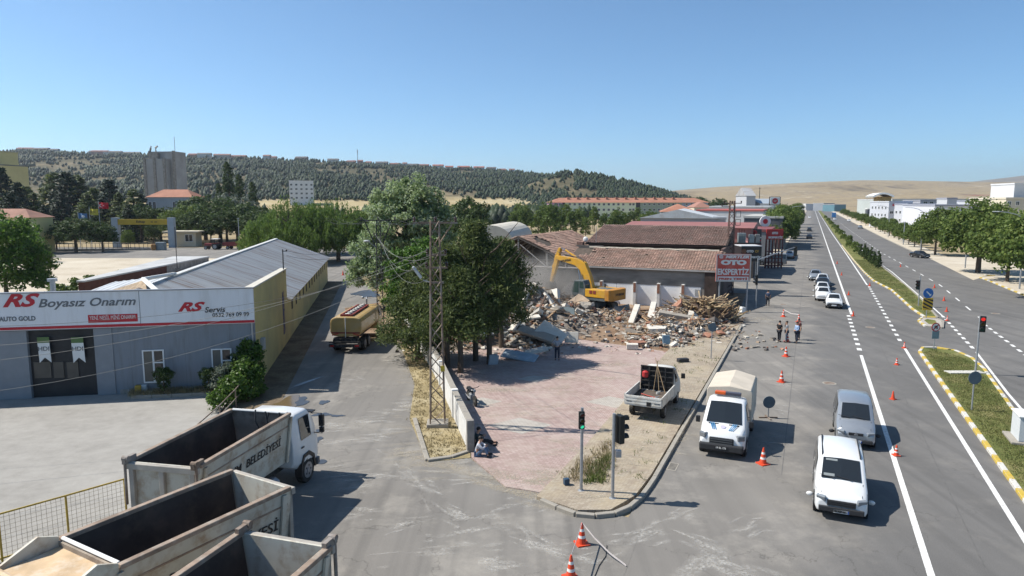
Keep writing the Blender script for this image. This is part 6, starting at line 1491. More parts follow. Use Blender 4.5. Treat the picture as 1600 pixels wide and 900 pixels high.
signal_head(o, (e.x - g.x, e.y - g.y, e.z - .1), rad(150), 1.15)
# round and rectangular signs
def post_sign(label, g, H, r=.3, face=None, m=SIGNB, rz=0.0, name='road_sign'):
    o = empty(name, g, rz, label, 'sign'); MB().tube([(0, 0, 0), (0, 0, H + r * .7)], .038, 8).build('post', STEEL, o)
    d = MB(); d.tube([(0, -.045, H), (0, -.065, H)], r, 24); dd = d.build('disc', m, o)
    return o, dd
g = G(1111, 560, .14); post_sign('round road sign seen from behind on the pavement by the rubble', g, at(1111, 511, g.y).z - .14, .32)
g = G(1200, 653); o, d = post_sign('round portable road sign seen from behind in the closed lane', g, at(1200, 628, g.y).z, .33); f = MB(); f.b2(-.5, .5, -.04, .04, 0, .06); f.b2(-.04, .04, -.4, .4, 0, .055); f.build('foot', RUST, o)
MB().b2(-.06, .06, .0, .03, at(1200, 628, g.y).z - .3, at(1200, 628, g.y).z + .3).build('bracket', CHASSIS, o)
g = G(1518, 641, .13); post_sign('round road sign seen from behind on the near median lawn', g, at(1521, 590, g.y).z - .13, .36)
g = G(1459, 545, .13); zt = at(1461, 511, g.y).z - .13; o, d = post_sign('no u-turn sign with small plate at the median end', g, zt, .34, m=SRED)
MB().tube([(0, -.066, zt), (0, -.07, zt)], .27, 24).build('white_face', CWHITE, d)
b = MB(); b.b2(-.12, -.05, -.08, -.072, zt - .14, zt + .06); b.b2(.05, .12, -.08, -.072, zt - .08, zt + .06); b.b2(-.12, .12, -.0805, -.073, zt + .05, zt + .12); b.add([(.0, -.076, zt - .06), (.17, -.076, zt - .06), (.085, -.076, zt - .17)], [(0, 1, 2)]); b.build('arrow', SBLACK, d)
MB().box((0, -.075, zt), (.6, .008, .07), rot=Matrix.Rotation(rad(-45), 3, 'Y')).build('red_bar', SRED, d)
MB().box((.02, -.05, at(1460, 523, g.y).z - .13), (.55, .02, .62)).build('plate', mat('grey_plate', (.17, .24, .26), .5, .1, 3), o)
g = G(1447, 497, .12); zt = at(1451, 458, g.y).z - .12; o, d = post_sign('blue keep right sign above striped hazard board on the median tip', g, zt, .50, m=mat('sign_blue', (.02, .13, .38), .4, .05, 3))
b = MB(); b.box((0, -.072, zt), (.5, .008, .11), rot=Matrix.Rotation(rad(42), 3, 'Y')); b.add([(.05, -.073, zt - .27), (.29, -.073, zt - .27), (.29, -.073, zt - .02)], [(0, 1, 2)]); b.build('white_arrow', CWHITE, d)
zh = at(1449, 475, g.y).z - .12
hb = MB().box((.03, -.06, zh), (.98, .03, 1.2)).build('hazard_board', mat('hazard_yellow', (.58, .36, .03), .5, .06, 3), o)
for k in range(4):
    zc = zh - .62 + k * .36; pts = [(-.46, zc + .28), (.52, zc - .22), (.52, zc - .04), (-.46, zc + .46)]
    pts = [(x, min(max(z, zh - .6), zh + .6)) for x, z in pts]
    MB().add([(x, -.08, z) for x, z in pts], [(0, 1, 2, 3)]).build('black_stripe', SBLACK, hb)
# street lamps with curved arms
def street_lamp(label, g, H, d, reach=2.6):
    o = empty('street_lamp', g, 0, label, 'street lamp'); d = Vector((d[0], d[1], 0)).normalized()
    MB().tube([(0, 0, 0), (0, 0, H * .6), (0, 0, H - 1.4)] + [Vector((0, 0, H - 1.4)) + d * reach * (1 - math.cos(t)) + Vector((0, 0, 1.4 * math.sin(t))) for t in (.4, .8, 1.2, 1.5)], [.11, .09, .075, .065, .06, .055, .05], 8).build('pole', STEEL, o)
    p = Vector((0, 0, H)) + d * (reach + .1); MB().box(p, (.75, .26, .12), rz=math.atan2(d.y, d.x)).build('lamp_head', mat('lamp_shell', (.5, .51, .5)), o, bevel=.04)
street_lamp('curved street lamp arching over the left carriageway from the trees', R(-6.4, 190), 10.4, R(1, 0), 4.6)
for i, (u, v) in enumerate(((25.5, 108), (25.0, 140), (23.0, 178), (23.0, 250))): street_lamp(['curved street lamp arm nearest on the right pavement', 'second curved street lamp on the right pavement', 'third curved street lamp behind the right hand trees', 'farthest curved street lamp on the right'][i], R(u, v), 10.2, R(-1, 0), 3.2)
o = empty('utility_pole', R(22.8, 208), 0, 'grey pole standing at the kerb among right hand trees', 'pole'); MB().tube([(0, 0, 0), (0, 0, 6.2)], .12, 7).build('shaft', STEEL, o); MB().box((0, 0, 5.8), (.6, .1, .1)).build('bracket', STEEL, o)
# utility cabinet on the median
g = G(1598, 690, .13); o = empty('utility_cabinet', g, -TH, 'white utility cabinet on the median at the right edge', 'cabinet')
MB().b2(-.3, .35, -.5, .9, .12, 1.3).build('body', mat('cabinet_white', (.55, .57, .58), .5, .04, 3), o, bevel=.02); MB().b2(-.36, .41, -.56, .96, 1.3, 1.36).build('roof', CWHITE, o, bevel=.01); MB().b2(-.6, .5, -.7, 1.1, 0, .12).build('plinth', KERB, o, bevel=.02)
MB().b2(-.29, .34, -.512, -.502, .18, 1.24).build('door', mat('cabinet_door', (.48, .5, .51), .5, .04, 3), o)

# ------------------------------------------------------------------ walls, fences
wl_ = empty('boundary_wall', (0, 0, 0), 0, 'low white plastered boundary wall beside the paved forecourt', 'wall')
wp = [G(735, 706), G(711, 652), G(690, 602), G(668, 563), G(650, 536), G(632, 505)]
for i, (a, b_) in enumerate(zip(wp, wp[1:])):
    d = b_ - a; h = 1.42 + .03 * i
    c = (a + b_) / 2; s = MB().box((0, 0, h / 2), (d.length - .02, .2, h)).build('wall_section', WHITEP, wl_, c, (0, 0, math.atan2(d.y, d.x)), bevel=.015)
    MB().box((0, 0, h + .04), (d.length, .3, .08)).build('coping', KERB, s, bevel=.015)
    p = MB().box((0, 0, h / 2 + .06), (.3, .34, h + .12)).build('pillar', GREYC if i == 0 else WHITEP, wl_, a, (0, 0, math.atan2(d.y, d.x)), bevel=.02)
vk = bpy.data.objects['grass_verge']
painted_kerb(vk, [G(648, 656), G(668, 721), G(705, 716), G(735, 706)], 1.3, h=.12, w=.22, plain=True)
o = empty('mesh_fence', (0, 0, 0), 0, 'yellow framed wire mesh fence around the workshop yard', 'fence')
FY = mat('fence_yellow', (.45, .31, .05), .6, .15, 3, dirt=(.3, .24, .12), dscale=2); fp_ = [Vector(p) for p in ((-19.4, 17.2, 0), (-17.9, 18.95, 0), (-16.4, 20.7, 0), (-15.15, 22.1, 0), (-13.95, 23.5, 0))]
for p in fp_: MB().tube([p, p + Vector((0, 0, 1.62))], .035, 6).build('post', FY, o)
for a, b_ in zip(fp_, fp_[1:]):
    for z in (1.6, .12): MB().tube([a + Vector((0, 0, z)), b_ + Vector((0, 0, z))], .03, 6).build('rail', FY, o)
    w = MB(); n = int((b_ - a).length / .14)
    for k in range(1, n): p = lerp(a, b_, k / n); w.tube([p + Vector((0, 0, .12)), p + Vector((0, 0, 1.58))], .006, 3)
    for k in range(1, 10): w.tube([a + Vector((0, 0, .12 + k * .15)), b_ + Vector((0, 0, .12 + k * .15))], .006, 3)
    w.build('wire_mesh', mat('mesh_wire', (.17, .14, .09), .6, .2, 3), o)
o = empty('blue_gate', (-16.9, 16.2, 0), rad(-50), 'blue steel gate with wire mesh behind the near trucks', 'gate')
BL = mat('gate_blue', (.025, .045, .12), .5, .15, 3)
for x in (0, -2.6): MB().b2(x - .07, x + .07, -.07, .07, 0, 1.6).build('gate_post', BL, o)
for z in (.25, 1.45): MB().b2(-2.55, -.05, -.03, .03, z, z + .08).build('gate_rail', BL, o)
MB().tube([(-2.5, 0, .3), (-.1, 0, 1.45)], .03, 4).build('gate_brace', BL, o)
w = MB()
for k in range(20): w.tube([(-2.5 + k * .125, 0, .3), (-2.5 + k * .125, 0, 1.6)], .006, 3)
for k in range(9): w.tube([(-2.55, 0, .3 + k * .14), (-.05, 0, .3 + k * .14)], .006, 3)
w.build('wire_mesh', CHASSIS, o)
o = empty('handrail', (0, 0, 0), 0, 'rusty sloping handrail overgrown by the ivy hedge', 'railing')
rp = [Vector((-14.75, 31.0, 0)), Vector((-15.0, 34, 0)), Vector((-15.4, 37, 0)), Vector((-15.9, 40, 0))]
for p in rp: MB().tube([p, p + Vector((0, 0, 1.15))], .035, 6).build('post', RUST, o)
for z in (1.13, .6): MB().tube([p + Vector((0, 0, z)) for p in rp], .032, 6).build('rail', RUST, o)
# front planter of the workshop
o = empty('planter_bed', (0, 0, 0), 0, 'raised dry planting bed below the workshop windows', 'planter')
a, b_ = G(205, 624), G(332, 618); a2, b2_ = G(200, 612), G(330, 606)
pb = MB(); pb.prism([a, b_, b2_, a2], 0, .16); pb.build('soil', STRAW, o)
for p, q_ in zip(smooth_path([a, b_], 1.2), smooth_path([a, b_], 1.2)[1:]): d = q_ - p; c = (p + q_) / 2; MB().box((0, 0, .1), (d.length - .02, .14, .22)).build('edge_stone', KERB, o, c, (0, 0, math.atan2(d.y, d.x)), bevel=.02)
for i, (px, py, col, lab) in enumerate([(217, 612, (.42, .26, .04), 'small yellow tin beside the workshop window'), (226, 611, (.40, .44, .46), 'pale box with papers beside the yellow tin')]):
    g = G(px, py, .16); q = MB().box((0, 0, .2), (.35, .3, .4)).build('storage_tin', mat('tin_%d' % i, col, .6, .15, 5), None, g, (0, 0, .2), bevel=.03); tag(q, lab, 'box')
# gate of the grain depot, booth, flags, railing
yd = 172
o = empty('depot_gate', (at(227, 380, yd).x, yd, 0), rad(4), 'depot entrance gate with yellow beam on two grey pylons', 'gate')
x0, x1 = at(184, 380, yd).x - at(227, 380, yd).x, at(268, 380, yd).x - at(227, 380, yd).x
for x in (x0, x1): MB().b2(x - .75, x + .75, -.5, .9, 0, zat(340, yd)).build('gate_pylon', mat('pylon_grey', (.36, .39, .41), .8, .08, .5), o)
MB().b2(x0 + .75, x1 - .2, -.35, .5, zat(351, yd), zat(342.5, yd)).build('beam', mat('beam_yellow', (.50, .32, .03), .6, .08, .5), o)
fit('Eskap', o, -.6, zat(346.8, yd), 2.1, .75, SBLACK, y=-.37, off=.02); fit('...  ....', o, 2.6, zat(346.8, yd), 1.6, .2, SBLACK, y=-.37, off=.03)
x, w = ctr(262, 306, 176); bo = building('gate_booth', 'cream gatekeeper booth with flat overhanging roof', 'booth', (x, 176, 0), (w - 1.2, 4, zat(366, 176)), rad(4), CREAM, 'flat', CREAM, wins=(1, 1, 1.3, 0, 2.2, 1), wsize=(1.9, 1.8))
MB().b2(-w / 2 - 1.2, w / 2 + .5, -1.2, 4.4, zat(366, 176) + .51, zat(361, 176)).build('roof_slab', CREAM, bo)
def flag(label, px, py0, py1, Y, w, h, col, extra=None):
    g = Vector((at(px, 360, Y).x, Y, 0)); o = empty('flag_pole', g, 0, label, 'flag'); zt = zat(py0, Y)
    MB().tube([(0, 0, 0), (0, 0, zt + .3)], .07, 6).build('pole', STEEL, o)
    b = MB(); n = 8; top = [(w * k / n, .25 * math.sin(k * 1.1), zt - .12 * k / n) for k in range(n + 1)]; bot = [(p[0], p[1] + .1, p[2] - h) for p in top]
    b.add(top + bot, [(i, i + 1, n + 2 + i, n + 1 + i) for i in range(n)]); c = b.build('cloth', mat('flag_' + label[:8], col, .8, .06, 2), o); c.modifiers.new('t', 'SOLIDIFY').thickness = .02
    return o, zt, w, h
o, zt, w, h = flag('red national flag with white crescent and star', 157, 316, 345, 168, 2.3, 1.5, (.45, .015, .025))
b = MB(); cx, cz = .75, zt - .8
A = [(cx + .38 * math.cos(t), -.32, cz + .38 * math.sin(t)) for t in [.6 + (2 * PI - 1.2) * k / 16 for k in range(17)]]; Bq = [(cx + .12 + .30 * math.cos(t), -.32, cz + .30 * math.sin(t)) for t in [.8 + (2 * PI - 1.6) * k / 16 for k in range(17)]]
b.add(A + Bq, [(i, i + 1, 18 + i, 17 + i) for i in range(16)])
st_ = [(cx + .62 + (.2 if k % 2 == 0 else .08) * math.cos(PI + k * PI / 5), -.33, cz + (.2 if k % 2 == 0 else .08) * math.sin(PI + k * PI / 5)) for k in range(10)]; b.add(st_, [tuple(range(10))]); b.build('crescent_and_star', CWHITE, o)
o, zt, w, h = flag('yellow company flag left of the national flag', 142, 326, 345, 168, 2.0, 1.5, (.5, .42, .05)); fit('Eskap', o, 1.0, zt - .8, 1.4, .45, SBLACK, y=-.35)
o, zt, w, h = flag('blue and white flag left of the yellow flag', 124, 333, 345, 168, 2.1, 1.4, (.10, .20, .36)); MB().ball((1.35, -.2, zt - .8), (.4, .12, .3), 8, 5).build('white_emblem', CWHITE, o)
o = empty('iron_railing', (0, 0, 0), 0, 'dark iron railing on low wall along the depot frontage', 'railing')
a, b_ = Vector((at(58, 390, 158).x, 158, 0)), Vector((at(238, 390, 163).x, 163, 0)); n = 26
MB().box((a + b_) / 2 + Vector((0, 0, .25)), ((b_ - a).length, .3, .5), rz=math.atan2(5, b_.x - a.x)).build('low_wall', GREYC, o)
for z in (.75, 1.7): MB().tube([a + Vector((0, 0, z)), b_ + Vector((0, 0, z))], .05, 4).build('rail', CHASSIS, o)
for k in range(n + 1): p = lerp(a, b_, k / n); MB().tube([p + Vector((0, 0, .5)), p + Vector((0, 0, 1.8))], .06, 4).build('post', CHASSIS, o)
q = MB().b2(-1.0, 1.0, -.7, .7, 0, 1.9).build('waste_container', mat('container_grey', (.20, .235, .25), .6, .15, 2), None, (at(252, 388, 163).x, 163, 0), bevel=.08); tag(q, 'grey waste container beside the depot gate', 'container')
q = MB().box((0, 0, .8), (1.1, .9, 1.5)).build('rubbish_bag', mat('bag_orange', (.30, .16, .06), .8, .3, 2), None, (at(240, 388, 162).x, 162, 0), (0, 0, .4), bevel=.3); tag(q, 'orange brown rubbish heap bag left of the waste container', 'bag')
# tractor and trailer
o = empty('tractor', (at(335, 380, 165).x, 165, 0), rad(83), 'red farm tractor with white cab roof by the depot gate', 'tractor'); TRD = mat('tractor_red', (.22, .04, .035), .6, .15, 2)
MB().b2(-.35, .35, .3, 2.4, .9, 1.5).build('bonnet', TRD, o, bevel=.08); MB().b2(-.6, .6, -1.0, .4, .8, 1.3).build('axle_body', CHASSIS, o)
c = MB(); 
for sx in (-.6, .6):
    for yy in (-1, .3): c.b2(sx - .04, sx + .04, yy - .04, yy + .04, 1.3, 2.5)
c.build('cab_frame', CHASSIS, o); MB().b2(-.75, .75, -1.2, .5, 2.5, 2.65).build('cab_roof', CWHITE, o, bevel=.05)
for s in (-1, 1): wheel(o, s * .8, -.6, .75, .4, s); wheel(o, s * .65, 1.9, .45, .25, s); MB().b2(s * .8 - .22, s * .8 + .22, -1.1, .1, 1.5, 1.56).build('mudguard', TRD, o)
o = empty('farm_trailer', (at(362, 380, 166).x, 166, 0), rad(83), 'dull red farm trailer hitched behind the tractor', 'trailer')
b = MB(); b.b2(-1.1, 1.1, -3.4, 1.8, .9, 1.05); b.b2(-1.1, -1.04, -3.4, 1.8, 1.05, 1.7); b.b2(1.04, 1.1, -3.4, 1.8, 1.05, 1.7); b.b2(-1.1, 1.1, -3.4, -3.34, 1.05, 1.7); b.b2(-1.1, 1.1, 1.74, 1.8, 1.05, 1.7); b.build('tipping_body', TRD, o)
for s in (-1, 1): wheel(o, s * .85, -2.2, .45, .3, s); wheel(o, s * .85, .6, .45, .3, s)
MB().tube([(0, 1.8, .7), (0, 3.4, .7)], .06, 5).build('drawbar', CHASSIS, o)
# round dealer sign and gas style totem near the trees
g = R(-9.5, 205); o = empty('totem_sign', g, 0, 'white square dealer sign with round red emblem above roadside trees', 'sign'); zc = zat(314, g.y)
MB().tube([(0, 0, 0), (0, 0, zc)], .15, 8).build('post', STEEL, o); pn = MB().box((0, 0, zc), (2.9, .4, 2.1)).build('panel', CWHITE, o, bevel=.2); MB().tube([(0, -.21, zc), (0, -.23, zc)], .8, 20).build('red_disc', SRED, pn); f = MB(); f.box((0, .02, zc), (3.2, .3, 2.4)); f.build('frame', CHASSIS, pn, bevel=.2)
fit('GP', pn, 0, zc, .8, .5, CWHITE, y=-.25)
g = at(1196, 346, 150); q = MB().tube([(0, 0, 0), (0, .35, 0)], 1.2, 20).build('round_sign', CWHITE, None, (g.x, 150, g.z)); tag(q, 'white round sign with red ring on the showroom roof edge', 'sign'); MB().tube([(0, -.03, 0), (0, -.01, 0)], .55, 16).build('dark_emblem', SRED, q)
MB().tube([(0, .17, -1.1), (0, .17, -g.z)], .12, 6).build('post', STEEL, q)
# drain grate
o = empty('storm_drain', G(1051, 729, .006), -TH + PI / 2, 'rusty slotted storm drain near the pavement kerb', 'drain')
MB().box((0, 0, .0), (.9, .42, .008)).build('frame', KERB, o)
for k in range(6): MB().box((-.32 + k * .13, 0, .007), (.06, .32, .004)).build('slot', CHASSIS, o)
q = MB().box((0, 0, .13), (.22, .2, .26)).build('blue_crate', mat('small_blue', (.03, .06, .10), .6, .1, 4), None, G(885, 757, .15), (0, 0, .3), bevel=.02); tag(q, 'small dark blue box at the pavement corner', 'box')
# ================================================================== PEOPLE
def skin_obj(name, verts, edges, radii, m, parent, root=0, sub=1):
    me = bpy.data.meshes.new(name); me.from_pydata(verts, edges, []); me.materials.append(m)
    o = link(name, me, parent)
    sk = o.modifiers.new('skin', 'SKIN'); sk.use_smooth_shade = True
    lay = me.skin_vertices[0].data
    for i, r in enumerate(radii):
        lay[i].radius = r if isinstance(r, tuple) else (r, r)
    lay[root].use_root = True
    s = o.modifiers.new('sub', 'SUBSURF'); s.levels = sub; s.render_levels = sub
    return o
def person(label, loc, rz, J, shirt, trousers, hair=HAIR, sleeves='short', scale=1.0, vest=None):
    """J: joint positions in metres, x right, y forward"""
    o = empty('person', loc, rz, label, 'person'); o.scale = (scale,) * 3
    V = lambda k: Vector(J[k])
    # body: pelvis, spine, neck, head, arms with fingers, legs
    vs, es, rr = [], [], []
    def add(p, r, par=None):
        vs.append(tuple(p)); rr.append(r)
        if par is not None: es.append((par, len(vs) - 1))
        return len(vs) - 1
    pel = add(V('pelvis'), (.15, .11)); w = add(lerp(V('pelvis'), V('chest'), .5), (.135, .10), pel); ch = add(V('chest'), (.165, .115), w); nb = add(lerp(V('chest'), V('head'), .5), (.058, .058), ch)
    h1 = add(lerp(V('chest'), V('head'), .80), (.07, .085), nb); h2 = add(V('head') + Vector((0, .01, .05)), (.078, .095), h1); add(V('head') + Vector((0, 0, .125)), (.055, .07), h2)
    for s in ('l', 'r'):
        sh = add(V(s + 'sh'), .068, ch); el = add(V(s + 'el'), .047, sh); wr = add(V(s + 'ha'), .031, el)
        d = (V(s + 'ha') - V(s + 'el')).normalized(); side = d.cross(Vector((0, 1, .2))).normalized()
        pm = add(V(s + 'ha') + d * .06, (.036, .02), wr)
        for k in range(4): f1 = add(V(s + 'ha') + d * .115 + side * (k - 1.5) * .02, .0095, pm); add(V(s + 'ha') + d * (.165 - .008 * abs(k - 1.3)) + side * (k - 1.5) * .021 + Vector((0, .012, 0)), .008, f1)
        t1 = add(V(s + 'ha') + d * .06 + side * .045, .011, wr); add(V(s + 'ha') + d * .1 + side * .06, .009, t1)
        hp = add(V(s + 'hip'), .088, pel); kn = add(V(s + 'kn'), .06, hp); an = add(V(s + 'an'), .04, kn); add(V(s + 'to'), (.045, .03), an)
    body = skin_obj('body', vs, es, rr, SKIN, o)
    # shirt
    vs, es, rr = [], [], []
    pel = add(V('pelvis') + Vector((0, 0, .0)), (.168, .13)); w = add(lerp(V('pelvis'), V('chest'), .5), (.158, .122), pel); ch = add(V('chest'), (.185, .135), w); add(lerp(V('chest'), V('head'), .34), (.08, .075), ch)
    for s in ('l', 'r'):
        sh = add(V(s + 'sh'), .084, ch)
        if sleeves == 'short': add(lerp(V(s + 'sh'), V(s + 'el'), .7), .07, sh)
        else: el = add(V(s + 'el'), .062, sh); add(lerp(V(s + 'el'), V(s + 'ha'), .92), .046, el)
    skin_obj('shirt', vs, es, rr, shirt, o)
    vs, es, rr = [], [], []
    pel = add(V('pelvis') + Vector((0, 0, -.02)), (.165, .128))
    for s in ('l', 'r'):
        hp = add(V(s + 'hip'), .105, pel); kn = add(V(s + 'kn'), .078, hp); add(lerp(V(s + 'kn'), V(s + 'an'), .92), .062, kn)
    skin_obj('trousers', vs, es, rr, trousers, o)
    for s in ('l', 'r'):
        a, t = V(s + 'an'), V(s + 'to'); d = (t - a); d.z = 0; d = d.normalized() if d.length > .01 else Vector((0, 1, 0))
        MB().ball((a + d * .06 + Vector((0, 0, -.035))), (.055, .13, .05), 10, 6).build('shoe', CARIN, o, smooth=True)
    hd = V('head'); hm = MB(); hm.ball((hd.x, hd.y - .02, hd.z + .09), (.092, .108, .095), 12, 8); hm.build('hair', hair, o, smooth=True)
    f = MB(); f.add([(hd.x - .016, hd.y + .085, hd.z + .03), (hd.x + .016, hd.y + .085, hd.z + .03), (hd.x, hd.y + .125, hd.z + .0), (hd.x, hd.y + .088, hd.z - .015)], [(0, 1, 2), (0, 2, 3), (1, 3, 2)]); f.build('nose', SKIN, o)
    for s in (-1, 1): MB().ball((hd.x + s * .032, hd.y + .088, hd.z + .045), (.012, .008, .008), 6, 4).build('eye', HAIR, o); MB().ball((hd.x + s * .085, hd.y, hd.z + .03), (.014, .026, .034), 6, 4).build('ear', SKIN, o)
    MB().box((hd.x, hd.y + .09, hd.z - .038), (.045, .012, .012)).build('mouth', mat('lips', (.28, .11, .09), .6, .05, 5), o)
    return o
def stand(lean=0., stride=0., arms='down', turn=0.):
    J = dict(pelvis=(0, 0, .97), chest=(0, lean, 1.36), head=(0, lean + .03, 1.62), lsh=(-.19, lean, 1.42), rsh=(.19, lean, 1.42), lhip=(-.095, 0, .92), rhip=(.095, 0, .92), lkn=(-.11, stride * .6 + .02, .50), rkn=(.11, -stride * .4 + .02, .50), lan=(-.12, stride, .09), ran=(.12, -stride, .09), lto=(-.14, stride + .16, .03), rto=(.14, -stride + .16, .03))
    if arms == 'down': J.update(lel=(-.25, -.03, 1.14), rel=(.25, -.03, 1.14), lha=(-.26, .06, .90), rha=(.26, .06, .90))
    elif arms == 'hips': J.update(lel=(-.42, -.08, 1.18), rel=(.42, -.08, 1.18), lha=(-.22, .04, 1.03), rha=(.22, .04, 1.03))
    elif arms == 'front': J.update(lel=(-.24, .02, 1.15), rel=(.24, .02, 1.15), lha=(-.08, .2, 1.06), rha=(.08, .2, 1.06))
    elif arms == 'phone': J.update(lel=(-.24, -.02, 1.15), lha=(-.25, .06, .92), rel=(.30, .12, 1.22), rha=(.13, .12, 1.5))
    return J
def cl(n, c): return mat(n, c, .85, .08, 4)
JEANS, DARKT = cl('jeans', (.05, .075, .13)), cl('dark_trousers', (.018, .02, .026))
def pg(px, py, z=0.): return G(px, py, z)
person('man all in black standing left in the roadside group', pg(1217, 534), rad(-60), stand(0, .06, 'front'), cl('black_shirt', (.015, .015, .017)), DARKT)
person('man in grey shirt with hand to his ear in the roadside group', pg(1228.5, 535), rad(75), stand(0, .03, 'phone'), cl('grey_shirt', (.22, .24, .26)), cl('slate_trousers', (.08, .1, .13)))
person('man in light blue shirt standing right in the roadside group', pg(1244.5, 536), rad(100), stand(0, .05, 'front'), cl('light_blue_shirt', (.26, .36, .52)), cl('navy_trousers', (.025, .03, .05)), sleeves='long')
person('dark clothed man behind the one in light blue', pg(1247, 531), rad(110), stand(0, .02, 'down'), cl('dark_red_shirt', (.10, .03, .03)), DARKT)
person('man seen from behind with hands on hips by the rubble', pg(870.5, 563, .05), rad(-5), stand(-.02, .0, 'hips'), cl('light_grey_shirt', (.30, .31, .34)), cl('blue_black_trousers', (.025, .032, .05)))
person('person in dark blue walking away on the shaded roadside', pg(1199.5, 478), rad(-20), stand(0, .16, 'down'), cl('dark_blue_shirt', (.05, .075, .13)), DARKT)
person('left of two dark clothed people under the right trees', R(27.3, 113, .13), rad(60), stand(0, .04, 'down'), cl('dark_coat', (.02, .02, .024)), DARKT, sleeves='long')
person('right of two dark clothed people under the right trees', R(28.3, 111, .13), rad(60), stand(0, .12, 'down'), cl('charcoal_coat', (.03, .03, .033)), DARKT, sleeves='long')
person('person in blue shirt behind the right hand tree trunks', R(27.0, 141, .01), rad(0), stand(0, .04, 'down'), cl('blue_work_shirt', (.05, .08, .15)), DARKT)
SIT = dict(pelvis=(0, 0, .14), chest=(0, .10, .52), head=(0, .20, .76), lsh=(-.19, .11, .57), rsh=(.19, .11, .57), lhip=(-.1, .04, .13), rhip=(.1, .04, .13), lkn=(-.16, .38, .46), rkn=(.16, .38, .46), lan=(-.17, .52, .09), ran=(.17, .52, .09), lto=(-.18, .68, .03), rto=(.18, .68, .03), lel=(-.27, .3, .42), rel=(.27, .3, .42), lha=(-.08, .42, .48), rha=(.08, .42, .48))
person('person in pale shirt and jeans crouching against the white wall end', pg(745, 712, .05), rad(-95), SIT, cl('pale_shirt', (.42, .43, .47)), cl('light_jeans', (.11, .17, .26)), sleeves='long')
S2 = dict(SIT); S2.update(lkn=(-.14, .55, .22), lan=(-.16, .95, .09), lto=(-.16, 1.06, .13), rkn=(.14, .5, .3), ran=(.16, .88, .09), rto=(.16, 1.0, .13))
person('person in dark clothes sitting with legs out in the wall shade', pg(742, 697, .05), rad(-80), S2, cl('dark_teal_shirt', (.03, .05, .055)), cl('black_trousers', (.02, .02, .022)), sleeves='long')
# motorcycle parked in the tree shade
o = empty('motorcycle', pg(737, 630, .05), rad(-160), 'dark motorcycle parked in the tree shade by the wall', 'motorcycle')
for y in (-.62, .66): t = MB(); n = 18; t.loft([[(x, y + r * math.cos(2 * PI * k / n), .31 + r * math.sin(2 * PI * k / n)) for k in range(n)] for x, r in ((-.05, .22), (-.05, .29), (0, .31), (.05, .29), (.05, .22))]); wq = t.build('wheel', RUBBER, o); MB().tube([(-.06, y, .31), (.06, y, .31)], .07, 8).build('hub', RIM, wq)
MB().ball((0, .12, .78), (.15, .3, .14), 10, 6).build('fuel_tank', DKW, o, smooth=True); MB().box((0, -.35, .80), (.24, .62, .1)).build('saddle', CARIN, o, bevel=.04); MB().box((0, .05, .42), (.28, .42, .34)).build('engine', STEEL, o, bevel=.04)
MB().tube([(0, .66, .31), (0, .52, .7), (0, .45, .98)], .04, 6).build('fork', RIM, o); MB().tube([(-.36, .33, 1.06), (-.15, .42, 1.0), (.15, .42, 1.0), (.36, .33, 1.06)], .018, 6).build('handlebar', CARIN, o); MB().ball((0, .6, .88), (.09, .07, .09), 8, 6).build('headlamp', LAMP, o); MB().tube([(.13, .1, .3), (.15, -.8, .36)], .045, 7).build('exhaust', RIM, o); MB().box((0, -.72, .66), (.14, .36, .05)).build('rear_mudguard', DKW, o)
# ================================================================== RUBBLE
PILES = [(1.6, 66.0, 3.0, 4.2), (-3.6, 60.0, 2.1, 3.8), (-.6, 57.5, 1.7, 3.2), (3.2, 61.5, 1.7, 3.6), (5.6, 66.0, 1.5, 3.2), (9.0, 69.5, .7, 3.4), (-6.5, 63.5, 1.6, 4.0), (-1.5, 64, 2.4, 4.0), (13.0, 59.0, 1.1, 3.0), (16.6, 59.5, 1.05, 2.8), (15.5, 64.2, 1.3, 3.0), (19.0, 66.2, .8, 3.0), (5.0, 75, 1.0, 4), (-3, 74, 1.6, 4.5), (12.0, 67.0, .55, 3.5), (12.4, 55.5, .5, 2.6), (-6.2, 57.2, 1.3, 3.2), (-4.6, 54.6, .8, 2.6), (1.2, 55.2, .7, 2.4)]
def hz(x, y):
    z = 0
    for (a, b, h, r) in PILES:
        d2 = ((x - a) ** 2 + (y - b) ** 2) / (r * r)
        if d2 < 1.6: z = max(z, h * math.exp(-1.4 * d2)) + .12 * h * math.exp(-2 * d2)
    return z
heap = empty('rubble_heap', (4, 62, 0), 0, 'broad heap of broken masonry in front of the tiled building', 'rubble')
nx, ny, x0, x1, y0, y1 = 96, 84, -12.5, 23.5, 50.5, 79
rn = np.random.RandomState(5)
V = []
for j in range(ny + 1):
    for i in range(nx + 1):
        x, y = x0 + (x1 - x0) * i / nx, y0 + (y1 - y0) * j / ny
        h = hz(x, y); V.append((x - 4 + rn.uniform(-.1, .1), y - 62 + rn.uniform(-.1, .1), max(-.05, h - .12) + (rn.uniform(-.14, .16) if h > .06 else -.03)))
F = [(j * (nx + 1) + i, j * (nx + 1) + i + 1, (j + 1) * (nx + 1) + i + 1, (j + 1) * (nx + 1) + i) for j in range(ny) for i in range(nx)]
link('debris_bed', np_mesh('debris_bed', V, F, m_ground('debris', [(.33, (.10, .075, .055)), (.45, (.20, .15, .11)), (.55, (.30, .255, .21)), (.68, (.42, .385, .34))], 1.1, 6, .9)), heap)
RUBM = [mat('rubble_white', (.58, .545, .48), .9, .14, 2, dirt=(.36, .295, .22), dscale=2, damt=.6), mat('rubble_grey', (.31, .275, .23), .95, .2, 2, dirt=(.2, .17, .14), dscale=2), mat('rubble_brick', (.29, .135, .085), .9, .25, 3, dirt=(.36, .28, .22), dscale=3), mat('rubble_tan', (.35, .265, .19), .9, .2, 3), mat('rubble_dark', (.10, .085, .075), .9, .3, 2), mat('rubble_blue', (.17, .26, .32), .8, .15, 3)]
